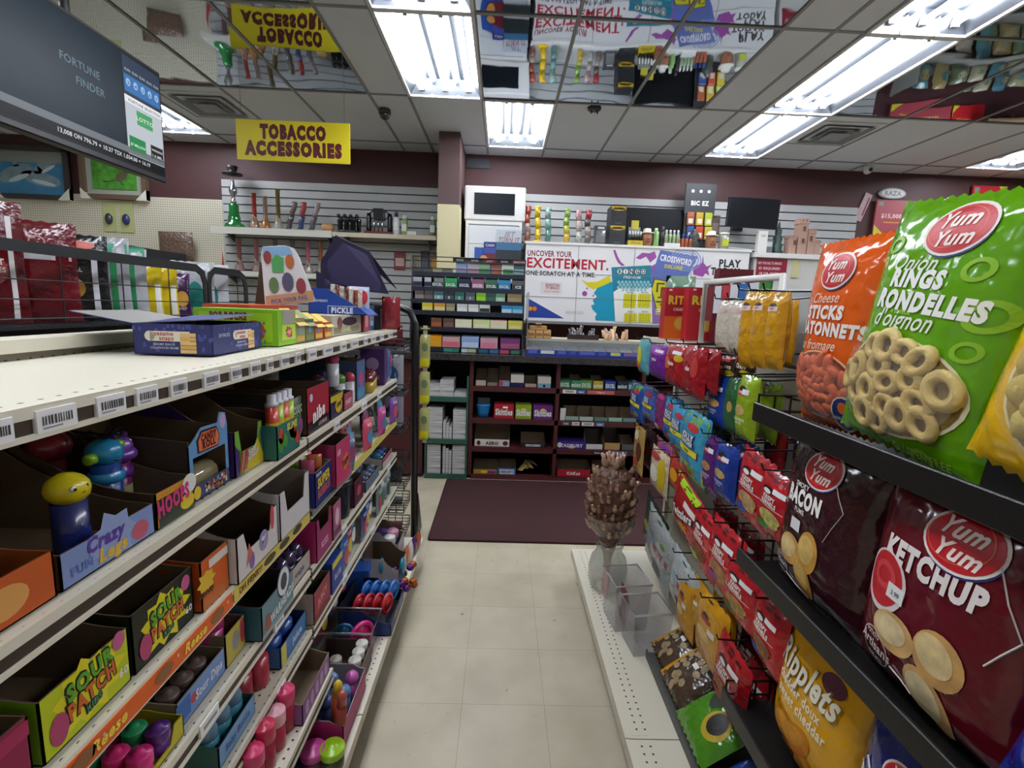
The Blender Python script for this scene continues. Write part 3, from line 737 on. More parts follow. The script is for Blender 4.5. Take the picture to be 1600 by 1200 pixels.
# lottery display unit left of the advert
t = thing('lottery_terminal', 'white lottery display unit with a dark screen and two white panels above the gum rack', 'display unit', (-.12, 5.5, 1.3))
wh = mat('#dcdcdc', .35)
MB().rbox(-.32, .33, 0, .4, 1.02, 1.37, wh, .02).build('screen_housing', t)
MB().box(-.215, .215, -.003, .01, 1.08, 1.3, mat('#10161c', .35, spec=.15)).build('screen', t)
MB().box(-.3, .3, .02, .4, 0, 1.015, wh).box(-.3, -.27, 0, .02, 0, 1.015, wh).box(.27, .3, 0, .02, 0, 1.015, wh).box(-.27, .27, 0, .02, .98, 1.015, wh).build('cabinet_body', t)
MB().box(-.265, .265, .005, .019, .78, .97, mat('#d5d9e0', .3)).build('upper_panel', t)
m = MB().box(-.265, .265, .005, .019, .4, .775, mat('#d5d9e0', .3))
m.patch(front_map(0, .005, 0, .001), ink('#2f55ad'), -.2, .02, .4, .74); m.disc(front_map(0, .005, 0, .002), ink('#4a3a2c'), -.1, .6, .05)
m.build('lower_panel', t)
m = MB().box(.03, .3, -.02, -.015, .58, .86, card('#3f6d94'))
fn = front_map(0, -.02, 0)
m.patch(fn, ink('#2b3236'), .03, .3, .58, .72); m.patch(fn, ink('#b9c3cd'), .03, .3, .8, .93); m.text('JET', front_map(0, -.02, 0, .0014), ink('#8d8a92'), .05, .17, .86, .2, .03, .3); m.text('TURN IT', front_map(0, -.02, 0, .0014), ink('#9c6d78'), .05, .17, .8, .23, .03, .3)
m.build('magazine_poster', t)
m = MB().box(-.1, .03, -.012, -.008, .56, .8, card('#3c4fa0')); m.patch(front_map(0, -.012, 0), ink('#22306e'), -.1, .03, .74, .79); m.text('CASH', front_map(0, -.012, 0, .0014), ink('#e0e0e8'), .025, -.035, .752); m.patch(front_map(0, -.012, 0), ink('#6b2630'), -.1, .03, .56, .68)
m.disc(front_map(0, -.012, 0, .0014), ink('#c88f55'), -.1, .62, .04)
m.build('leaflet', t)

# ---- goods standing on the cabinet ledge
LZ = 2.126
def water_pipe(label, u, h, cols, foot=True, y=5.57):
    p = at(u, 380, Y=y)
    t = thing('water_pipe', label, 'water pipe', (p.x, y, LZ))
    n = len(cols)
    if foot: MB().lathe([(.055, 0), (.055, .008), (.035, .02)], mat(cols[0], .3, coat=.4), 14).build('foot', t)
    for k, c in enumerate(cols):
        a, b = .012 + (h - .012) * k / n, .012 + (h - .012) * (k + 1) / n
        MB().tube([(.006 * sin(k * 2), 0, a), (.008 * sin(k * 2 + 1), 0, (a + b) / 2), (.006 * sin(k * 2 + 2), 0, b)], [.03, .033, .03], mat(c, .3, coat=.4, var=.4, vscale=40), 10).build('segment', t)
    MB().lathe([(.032, h - .02), (.036, h), (.026, h)], mat(cols[-1], .3, coat=.4), 12, cap=False).build('mouthpiece', t)
water_pipe('red and white mottled water pipe, leftmost on the cabinet ledge', 823, .37, ('#7c4a44', '#b09a94', '#9c4438', '#a84a3c'), False)
water_pipe('plain yellow water pipe with a round foot on the cabinet ledge', 839, .37, ('#d8b41c', '#dcb81e', '#d9b51c'))
water_pipe('teal marbled water pipe right of the yellow one', 855, .36, ('#50807a', '#6d9a90', '#88aaa2'), False)
water_pipe('green and yellow water pipe standing alone in the middle of the row', 884, .355, ('#c9a436', '#b5b23c', '#7fa04a', '#8aa848'), False)
water_pipe('pale pink and grey water pipe, second from the black boxes', 903, .35, ('#a8aaa4', '#b3a6a4', '#c29c9e'), False)
water_pipe('black and white speckled water pipe with a red mouthpiece', 917, .35, ('#6a5c54', '#a99f96', '#59504a', '#b03238'), False)
def led(u, y=5.6): return at(u, 383, Y=y).x
t = thing('boxed_kit', 'small dark clear-fronted box next to the stacked black boxes', 'box', (led(936), 5.6, LZ)); MB().box(-.06, .06, -.04, .04, 0, .2, mat('#3f4246', .3)).build('box', t); MB().box(-.05, .05, -.045, -.04, .02, .15, clear('#aab0b4', .3, .05, .5)).build('window', t); MB().box(-.03, .04, -.042, -.0405, .165, .185, ink('#cfcfd0')).build('label', t)
def black_box(label, z):
    m = MB().box(-.085, .085, -.1, .1, 0, .2, card('#26282c')); fn = front_map(0, -.1, 0)
    m.patch(fn, ink('#c9a92a'), -.08, .08, .165, .198); m.disc(fn, ink('#c9a92a'), 0, .168, .07, .016, 16); m.text('PAPERS', front_map(0, -.1, 0, .0014), ink('#3a3216'), .018, 0, .17, .09, .03); m.text('King size', fn, ink('#6c6e72'), .012, 0, .02)
    return solo('black_box', label, 'box', m, (led(961), 5.62, LZ + z))
black_box('black box with yellow band, lower of the two stacked ones', 0); black_box('black box with yellow band, upper of the two stacked ones', .201)
t = thing('monitor', 'wide black screen leaning behind the black boxes on the ledge', 'monitor', (led(1020, 5.8), 5.82, LZ + .0)); MB().rbox(-.33, .33, -.02, .02, .04, .45, mat('#14161a', .4, spec=.15), .01).build('panel', t); MB().box(-.1, .1, -.06, .06, 0, .012, mat('#17191d', .4)).box(-.03, .03, 0, .02, .01, .06, mat('#17191d', .4)).build('stand', t)
t = thing('lighter_fluid_display', 'yellow tray of white-capped black bottles under a small yellow card on the ledge', 'display tray', (led(989), 5.55, LZ)); t.scale = (.72, 1, 1)
m = MB().box(-.11, .11, -.05, .05, 0, .05, card('#c9b32a')); m.text('LIGHTER FLUID', front_map(0, -.05, 0), ink('#40381a'), .014, 0, .018, .18, .02); m.build('tray', t)
for k in range(5):
    b = MB().lathe([(.018, .05), (.018, .1), (.012, .11)], mat('#1f1f22', .3), 10, (-.085 + k * .042, -.02, 0)).build('bottle', t); MB().lathe([(.013, .11), (.012, .145), (.006, .15)], mat('#e8e8e8', .4), 10, (-.085 + k * .042, -.02, 0)).build('cap', b)
m = MB().box(-.09, .09, .03, .036, .05, .2, card('#8d938c')); m.patch(front_map(0, .03, 0), ink('#cfc049'), -.04, .06, .18, .3 - .1); m.build('header', t); MB().box(-.05, .06, .028, .034, .2, .27, card('#cdbf44')).build('yellow_card', t)
def figure_jar(label, u):
    t = thing('ceramic_head', label, 'ornament', (led(u), 5.56, LZ))
    MB().lathe([(.045, 0), (.055, .03), (.06, .08), (.055, .12), (.03, .14)], mat('#a06a4c', .5, var=.2, vscale=30), 14).build('head', t)
    MB().lathe([(.075, .135), (.075, .142), (.045, .15), (.04, .185), (.015, .19)], mat('#e3ddd2', .5), 14).build('white_hat', t)
    MB().ball((0, -.058, .075), .012, mat('#8d5a3e', .5), 8).build('nose', t)
    MB().box(-.025, .025, -.058, -.05, .04, .05, mat('#6b2e28', .5)).build('mouth', t)
figure_jar('small ceramic head with a white hat, left of the green bottle on the ledge', 1008 + 0)
figure_jar('small ceramic head with a white hat, right of the coloured bottles on the ledge', 1108)
t = thing('bottle', 'tall pale green bottle on the cabinet ledge between head ornament and dark spray can', 'bottle', (led(1022), 5.56, LZ)); MB().lathe([(.03, 0), (.033, .01), (.033, .15), (.02, .165)], mat('#86b46a', .35), 14).build('body', t); MB().lathe([(.018, .16), (.018, .19), (.012, .195)], mat('#d9ddd2', .4), 12).build('cap', t)
t = thing('spray_can', 'dark spray can with red band beside the white-capped vials', 'spray can', (led(1033), 5.58, LZ)); MB().lathe([(.028, 0), (.028, .15), (.02, .165)], mat('#3a2f38', .3), 14).build('body', t); MB().lathe([(.016, .16), (.014, .22)], mat('#4b4650', .4), 12).build('cap', t)
def vials(u0, n, body, cap, z, what, tray=None):
    xs = [led(u0, 5.55) + k * .042 for k in range(n)]
    if tray:
        solo('vial_tray', tray, 'tray', MB().box(-.02, n * .042 - .022, -.035, .035, 0, .04, card('#e2e2e2')), (xs[0], 5.55, LZ))
    for k, x in enumerate(xs):
        t = thing('vial', what % ORD[k], 'bottle', (x, 5.55, LZ + (.041 if tray else 0)), group='small bottles on the cabinet ledge')
        MB().lathe([(.018, 0), (.018, .09), (.01, .1)], mat(body, .3), 10).build('body', t); MB().lathe([(.012, .1), (.012, .135), (.007, .14)], mat(cap, .35), 10).build('cap', t)
vials(1040, 4, '#9fb58a', '#e6e8e4', .04, '%s pale green vial with white cap in the small white tray', 'small white cardboard tray holding four pale green vials')
vials(1060, 4, '#a85a38', '#2f4a9c', 0, '%s orange bottle with blue cap on the cabinet ledge')
t = thing('hanging_display', 'tall black display card hung with packets above the bottles', 'display card', (led(1088, 5.75), 5.75, LZ + .14))
m = MB().box(-.17, .17, 0, .02, .26, .58, card('#2a2c30')); m.text('BIC EZ', front_map(0, 0, 0), ink('#e8e8e8'), .045, .0, .35, .2, .05)
for x in (-.09, 0, .09): m.disc(front_map(0, 0, 0), ink('#cfcfcf'), x, .5, .018)
m.build('header_card', t); MB().box(-.16, .16, 0, .02, -.138, .26, card('#34363a')).build('base_card', t)
for k, c in enumerate(('#a85a3c', '#c9a63a', '#b5c23c', '#3d5a9a', '#c2503c', '#d0b83a')):
    r, q = divmod(k, 3); m = MB().rbox(-.04, .04, -.03, 0, 0, .14, film(c), .006); m.patch(front_map(0, -.03, 0), ink('#e0d9c0'), -.025, .025, .02, .07)
    o = solo('lighter_packet', 'small %s lighter packet, %s in the %s row of the black display card' % (('orange', 'gold', 'lime', 'blue', 'red', 'yellow')[k], ORD[q], ('upper', 'lower')[r]), 'packet', m, (t.location.x - .1 + q * .1 + r * .01, 5.748, LZ + .27 - r * .15), group='packets on the black display card')
hung_packet('grey patterned packet hung right of the black display card', led(1118, 5.8), LZ + .42, .14, .24, '#6e5f5c', '#8d7d78', 5.92)
t = thing('skull_jar', 'dark grenade-like ornament on the cabinet ledge', 'ornament', (led(1085 - .5), 5.64, LZ)); t.location.x = led(1082, 5.66)
MB().lathe([(.05, 0), (.06, .04), (.05, .1), (.06, .14), (.03, .19)], mat('#3f443c', .4, bump=.8, bscale=60), 14).build('body', t); MB().lathe([(.025, .185), (.03, .2), (.01, .215)], mat('#55584f', .4), 10).build('lid', t)
m = MB().lathe([(.05, 0), (.052, .02), (.052, .13), (.045, .15)], clear('#cfd2c0', .3, .05, .4), 14)
t = thing('candy_jar', 'clear jar with lime label beside the white-hatted head', 'jar', (led(1128), 5.56, LZ)); m.build('jar', t); MB().lathe([(.05, .15), (.05, .175), (.0, .18)], mat('#cfcfc8', .4), 14).build('lid', t); MB().box(-.04, .03, -.056, -.05, .03, .1, ink('#b9c23a')).build('label', t)
solo('paper_sheets', 'loose white papers lying on the cabinet ledge under the second monitor', 'papers', MB().slab([(-.16, -.1, .02), (.14, -.08, .004), (.16, .08, .03), (-.14, .06, .045)], .006, card('#e6e6e4')), (led(1155), 5.6, LZ))
t = thing('monitor', 'tilted black monitor on an arm in front of the slatwall, upper right', 'monitor', (2.66, 5.52, 2.36)); t.rotation_euler = (0, 0.03, 0)
MB().rbox(-.28, .28, 0, .04, 0, .31, mat('#14161a', .35, spec=.2), .008).build('panel', t); MB().tube([(0, .04, .15), (0, .2, .1), (.0, .4, .1)], .02, mat('#222428', .4), 8).build('arm', t); MB().box(-.06, .06, .34, .40, .02, .18, mat('#222428', .4)).build('bracket', t)
LZ2 = 2.102
m = MB().box(-.05, .05, -.03, .03, 0, .23, card('#dcdcd8')); m.text('LED', front_map(0, -.03, 0), ink('#55585c'), .02, 0, .17)
solo('white_box', 'narrow white box standing on the side cabinet', 'box', m, (led(1189, 5.55), 5.55, LZ2))
t = thing('silver_radio', 'small silver gadget beside the narrow white box', 'gadget', (led(1199, 5.56), 5.56, LZ2)); MB().rbox(-.05, .05, -.03, .03, 0, .15, mat('#8a8f92', .3, .6), .01).build('body', t); MB().box(-.035, .035, -.034, -.03, .07, .12, mat('#c9cdd0', .2)).build('display', t)
t = thing('figurine', 'dark green pagoda-shaped incense burner on the side cabinet', 'figurine', (led(1214, 5.6), 5.6, LZ2)); t.scale = (.8, .8, 1); MB().lathe([(.075, 0), (.08, .03), (.06, .05), (.07, .1), (.05, .12), (.06, .17), (.04, .2), (.045, .25), (.02, .29), (.012, .33), (0, .35)], mat('#24403a', .4, bump=.6, bscale=50), 12).build('body', t); MB().lathe([(.085, .0), (.085, -.0 + .012)], mat('#1d2f2b', .4), 12).build('base', t)
t = thing('castle_model', 'pink cardboard castle with towers on the side cabinet', 'model', (led(1249, 5.6), 5.6, LZ2))
pk = card('#b08f80')
for k, (x, h2, r) in enumerate(((-.105, .2, .04), (0, .38, .05), (.1, .27, .04), (.175, .16, .03))):
    q = MB().box(x - r, x + r, -.05, .05, 0, h2 * .86, pk).box(x - r * 1.1, x + r * 1.1, -.055, .055, h2 * .86, h2 * .92, pk)
    for e in (-1, 0, 1): q.box(x + e * r * .8 - r * .28, x + e * r * .8 + r * .28, -.055, .055, h2 * .92, h2, pk)
    q.build('tower', t)
m = MB()
for x, z in ((0, .25), (.0, .12), (.085, .15), (-.09, .1)): m.patch(front_map(0, -.063, 0), ink('#5d463c'), x - .015, x + .015, z, z + .05)
m.build('window_slots', t)
# wall signs at the far right
def prize_board(label, x0, x1, z0, z1, c1, c2, texts, y=5.94):
    m = MB().box(x0, x1, y - .02, y, z0, z1, card(c1)); fn = front_map(0, y - .02, 0); W2 = x1 - x0; Hh = z1 - z0
    m.shape(fn, ink(c2), [(x1 - W2 * .25, z1), (x1, z1), (x1, z1 - Hh * .3)]); m.shape(fn, ink(c2), [(x0, z0), (x0 + W2 * .2, z0), (x0, z0 + Hh * .3)])
    m.patch(fn, ink('#8d8a88'), x0 + .02, x0 + .08, z1 - .07, z1 - .02)
    for (s, x, z, hh) in texts: m.text(s, front_map(0, y - .02, 0, .0016), ink('#f0d0c8'), hh, x, z, None, .04)
    m.patch(fn, ink('#e0a03c'), x0 + W2 * .15, x1 - W2 * .2, z0 + Hh * .36, z0 + Hh * .39)
    return solo('prize_poster', label, 'poster', m)
prize_board('left red prize poster reading $15,000 on the maroon wall, two boards wide', 4.28, 4.97, 2.4, 2.80, '#b04a56', '#d9cf3c', (('$15,000', 4.47, 2.6, .045), ('$15,000', 4.83, 2.56, .045)))
prize_board('bright red prize poster reading $15,000 behind the brown carton', 4.99, 5.36, 2.4, 2.80, '#c4242e', '#d9cf3c', (('$15,000', 5.15, 2.6, .05),))
prize_board('highest red prize poster at the right end of the maroon wall', 5.38, 5.78, 2.62, 3.0, '#b82a36', '#d9cf3c', (('$15,000', 5.58, 2.8, .045),))
m = MB().box(-.2, .2, -.1, .1, 0, .22, card('#8a7458')); m.box(-.05, .11, -.102, -.1, .05, .22, card('#a38d6c'))
t = thing('wall_shelf', 'high brown shelf board carrying the carton at the far right', 'shelf', (5.5, 5.94, 2.62)); MB().box(-.3, .3, -.26, 0, -.03, 0, card('#6a5a48')).build('board', t); MB().box(-.02, .02, -.2, 0, -.12, -.03, metal('#777777')).build('bracket', t)
solo('carton', 'brown carton on the high shelf in front of the red prize posters', 'carton', m, (5.5, 5.8, 2.621), -.12)
m = MB().lathe([(.16, 0), (.16, .02), (.15, .03)], mat('#c9ccd0', .3), 28, (0, 0, 0), 1, .4)
m.v = [(a, -c, b) for a, b, c in m.v]
m.disc(front_map(0, -.03, 0, .001), ink('#e4e6e8'), 0, 0, .135, .05, 24); m.text('RAZA', front_map(0, -.03, 0, .002), ink('#6d7a84'), .05, 0, -.025, .2, .02)
solo('oval_sign', 'oval pale sign with grey lettering on the maroon wall', 'sign', m, (4.46, 5.96, 2.875))
m = MB().slab([(-.08, 0, 0), (.0, 0, -.02), (.1, 0, .28), (.02, 0, .31)], .01, card('#c9a8b0')); m.patch(lambda u, v: (u + v * .3, -.001, v), ink('#8d3a50'), -.02, .0, .05, .25)
solo('paper_flag', 'pink and white paper strip hanging left of the oval sign', 'paper', m, (4.14, 5.95, 2.57))

# ================================================================== service counter
cw_m = mat('#4c1c20', .45, var=.12, vscale=12); dark_in = mat('#2c1c20', .6)
CX0, CX1, CY, CZ = -.235, 2.6, 3.97, .99
t = thing('counter', 'dark maroon wooden service counter with open candy shelves below its top', 'counter', (0, CY, 0))
m = MB().box(-2.2, 2.6, -.06, .62, CZ, CZ + .05, mat('#3a3638', .25, var=.5, vscale=60)); m.build('worktop', t)
MB().box(-2.2, 2.6, .55, .6, .0, CZ, dark_in).build('back_panel', t)
MB().box(-.215, 2.6, .06, .55, 0, .035, dark_in).box(-.215, 2.6, .02, .06, -.0, .03, cw_m).build('plinth', t)
MB().box(-2.2, -.62, .06, .55, 0, .035, dark_in).build('plinth', t)
for x in (-2.2, -.245, .455, 1.15, 1.85, 2.57): MB().box(x, x + .03, 0, .55, .03, CZ, cw_m).build('divider', t)
for z in (.035, .275, .515, .78): MB().box(-.215, 2.57, .01, .55, z - .03, z, cw_m).box(-.215, 2.57, 0, .012, z - .04, z + .002, cw_m).build('shelf', t)
MB().box(-2.17, -.62, .0, .03, .03, CZ, cw_m).build('front_panel', t)
solo('floor_mat', 'dark maroon floor mat in front of the service counter', 'mat', MB().rbox(-.41, 1.5, 2.85, 3.93, 0, .008, mat('#371417', .9, bump=.3, bscale=150, var=.15, vscale=3), .02))
# green metal rack with paper stacks
gm = mat('#2f5a4a', .4)
t = thing('paper_rack', 'small green metal rack of paper stacks at the left end of the counter', 'rack', (-.6, 3.955, 0))
for z in (.035, .33, .68): MB().box(0, .35, 0, .3, z - .03, z, gm).box(0, .35, -.006, 0, z - .032, z + .01, gm).build('shelf', t)
for x in (0, .335):
    for y in (0, .29): MB().box(x, x + .015, y, y + .01, 0, .86, gm).build('post', t)
pm = bpy.data.materials.new('paper_edges'); pm.use_nodes = True
def make_paper(m):
    nt = m.node_tree; b = nt.nodes['Principled BSDF']; tc = nt.nodes.new('ShaderNodeTexCoord'); L = nt.links.new
    mp = nt.nodes.new('ShaderNodeMapping'); mp.inputs['Scale'].default_value = (3, 3, 140); n = nt.nodes.new('ShaderNodeTexNoise'); n.inputs['Scale'].default_value = 1; n.inputs['Detail'].default_value = 3
    r = nt.nodes.new('ShaderNodeValToRGB'); r.color_ramp.elements[0].position = .35; r.color_ramp.elements[1].position = .6
    r.color_ramp.elements[0].color = lin('#8d8d8f'); r.color_ramp.elements[1].color = lin('#d4d4d4')
    L(tc.outputs['Object'], mp.inputs[0]); L(mp.outputs[0], n.inputs['Vector']); L(n.outputs['Fac'], r.inputs[0]); L(r.outputs[0], b.inputs['Base Color']); b.inputs['Roughness'].default_value = .8
make_paper(pm)
for x, w2, z, h2, l in ((-.582, .1, .681, .11, 'short stack of white paper on the top of the green rack, left'), (-.48, .108, .681, .14, 'tallest paper stack on the top of the green rack'), (-.368, .1, .681, .045, 'thin paper stack on the top of the green rack, right'),
        (-.58, .12, .331, .26, 'tall paper stack on the middle green shelf, left'), (-.372, .104, .331, .25, 'tall paper stack on the middle green shelf, right'), (-.58, .11, .036, .25, 'tall paper stack on the bottom green shelf, left'), (-.372, .104, .036, .25, 'tall paper stack on the bottom green shelf, right')):
    solo('paper_stack', l, 'paper stack', MB().box(0, w2, 0, .22, 0, h2, pm), (x, 3.968, z))
for z, hh, l in ((.331, .15, 'middle'), (.036, .24, 'bottom')):
    for k in range(3): solo('paper_folder', '%s upright white folder between the stacks on the %s green shelf' % (ORD[k], l), 'folder', MB().box(0, .022, 0, .2, 0, hh - .02 * k, pm), (-.452 + k * .025, 3.97, z), group='folders on the green rack')
# ================================================================== product builders
def wmb(t):
    """mesh builder that takes world coordinates and stores them relative to the thing t"""
    m = MB(); bpy.context.view_layer.update() if False else None
    m.x = (Matrix.Translation(t.location) @ t.rotation_euler.to_matrix().to_4x4()).inverted(); return m

def tray_mesh(w, d, hf, hb, front, side=None, inner=BROWN, dip=0.0, knee=.35, back=None):
    """open-topped display carton: low printed front, sides that climb to a tall back, bare board inside"""
    side = side or front; F, S, I = card(front), card(side), card(inner); B = card(back) if back else S
    m = MB(); t = .0025; x = w / 2
    fp = [(-x, 0, 0), (x, 0, 0), (x, 0, hf)]
    if dip: fp += [(x * .7, 0, hf), (x * .55, 0, hf - dip), (-x * .55, 0, hf - dip), (-x * .7, 0, hf)]
    fp += [(-x, 0, hf)]
    m.slab(fp, t, F, I)
    m.slab([(x, d, 0), (-x, d, 0), (-x, d, hb), (x, d, hb)], t, B, I)
    n = 6; prof = [(0, 0), (d, 0), (d, hb), (d * (knee + .25), hb)]
    for k in range(1, n + 1):
        a = k / n; prof.append((d * (knee + .25) * (1 - a), hf + (hb - hf) * (1 - a) ** 2 * (1.0)))
    m.slab([(x, y, z) for y, z in prof], t, S, I)
    m.slab([(-x, y, z) for y, z in reversed(prof)], t, S, I)
    m.box(-x, x, 0, d, 0, .002, I)
    return m
def tray(label, w, d, hf, hb, front, loc, rz=RP, side=None, inner=BROWN, dip=0, knee=.35, art=None, back=None, cat='display box', name='display_carton'):
    m = tray_mesh(w, d, hf, hb, front, side, inner, dip, knee, back)
    if art: art(m)
    return solo(name, label, cat, m, loc, rz)
def put(t, s, c, h, x, y, maxw=None, bold=.04, slant=0, rot=0, e=.0009, res=2):
    t.text(s, front_map(0, 0, 0, e), ink(c), h, x, y, maxw, bold, slant, rot, res)
def blot(t, c, x, y, rx, ry, e=.0005, n=16): t.disc(front_map(0, 0, 0, e), ink(c), x, y, rx, ry, n)
def splat(t, c, x, y, r, e=.0005, k=9, seed=1):
    q = random.Random(seed); P = []
    for i in range(k * 2):
        a = pi * i / k; rr = r * (.62 + .2 * q.random() if i % 2 else .9 + .25 * q.random()); P.append((x + rr * cos(a), max(.0015, y + rr * sin(a) * .8)))
    t.shape(front_map(0, 0, 0, e), ink(c), P)
def band(t, c, x0, x1, y0, y1, e=.0005): t.patch(front_map(0, 0, 0, e), ink(c), x0, x1, y0, y1)

def carton(label, w, d, h, c, loc, rz, art=None, name='carton', cat='box', top=None, sideart=None):
    m = MB().box(-w / 2, w / 2, 0, d, 0, h, card(c))
    if top: m.box(-w / 2, w / 2, 0, d, h - .0005, h + .0005, card(top))
    if art: art(m)
    return solo(name, label, cat, m, loc, rz)

def capped(name, label, cat, loc, r, h, body, cap, caph=.25, group=None, style='flat', lab=None, rot=None, clearbody=False):
    """round container with a lid of its own colour"""
    t = thing(name, label, cat, loc, 0, group, rot)
    bm = clear(body, .25, .05, .45) if clearbody else mat(body, .3, coat=.3)
    b = MB().lathe([(r * .88, 0), (r * .92, .004), (r * .92, h * (1 - caph))], bm, 14)
    if lab: b.lathe([(r * .925, h * .12), (r * .925, h * (.9 - caph))], ink(lab), 14, cap=False)
    b.build('body', t)
    z = h * (1 - caph)
    c = mat(cap, .3, coat=.3)
    if style == 'flat': q = MB().lathe([(r * .96, z), (r, z + .002), (r, h - .003), (r * .94, h), (r * .5, h - .001), (r * .35, h + .006), (0.0001, h + .007)], c, 16)
    elif style == 'dome': q = MB().lathe([(r, z), (r, z + h * caph * .4), (r * .85, z + h * caph * .8), (r * .4, h), (.0001, h + .002)], c, 14)
    else: q = MB().lathe([(r * .6, z), (r * .6, z + h * caph * .4), (r * .35, z + h * caph * .6), (r * .3, h)], c, 12)
    q.build('lid', t)
    return t
def capsule(name, label, cat, loc, r, h, c1, c2, group=None):
    t = thing(name, label, cat, loc, 0, group)
    MB().lathe([(r * .8, 0), (r, .006), (r, h * .55)], mat(c1, .25, coat=.4), 14).build('cup', t)
    MB().lathe([(r, h * .55), (r * 1.02, h * .58), (r * .98, h * .75), (r * .7, h * .93), (r * .25, h), (.0001, h + .001)], clear(c2, .35, .04, .4), 14).build('dome', t)
    return t
def ring_pop(name, label, cat, loc, r, c, rz=0, group=None, tilt=0):
    t = thing(name, label, cat, loc, rz, group)
    n = 18
    MB().tube([(r * cos(2 * pi * k / n), 0, r * 1.22 + r * sin(2 * pi * k / n)) for k in range(n)], r * .2, mat(c, .3, coat=.4), 8, True).build('ring', t)
    MB().lathe([(r * .8, -.004), (r * .82, .004)], mat(c, .35, coat=.3), 16).build('disc', t).matrix_local = Matrix.Translation((0, 0, r * 1.22)) @ Matrix.Rotation(pi / 2, 4, 'X')
    return t
def packet(label, loc, w, h, d, c, rz=0, art=None, name='candy_packet', cat='packet', group=None, rot=None):
    """small sealed pouch standing up; front faces -Y"""
    m = MB(); nx, ny = 6, 8; F = film(c); v = []; f = []
    for s in (-1, 1):
        for j in range(ny + 1):
            for i in range(nx + 1):
                a, b = i / nx * 2 - 1, j / ny
                tt = d / 2 * (max(0, 1 - abs(a) ** 2.5)) ** .7 * max(0, 1 - abs(2 * b - 1) ** 4)
                v.append((a * w / 2, s * tt, b * h))
    n = (nx + 1) * (ny + 1)
    for j in range(ny):
        for i in range(nx):
            k = j * (nx + 1) + i; f.append((k, k + 1, k + nx + 2, k + nx + 1)); k += n; f.append((k, k + nx + 1, k + nx + 2, k + 1))
    m.add(v, f, F, True)
    fn = lambda x, y: (x, -d / 2 * (max(0, 1 - abs(2 * x / w) ** 2.5)) ** .7 * max(0, 1 - abs(2 * y / h - 1) ** 4) - .0012, y)
    if art: art(m, fn)
    return solo(name, label, cat, m, loc, rz, group, rot)

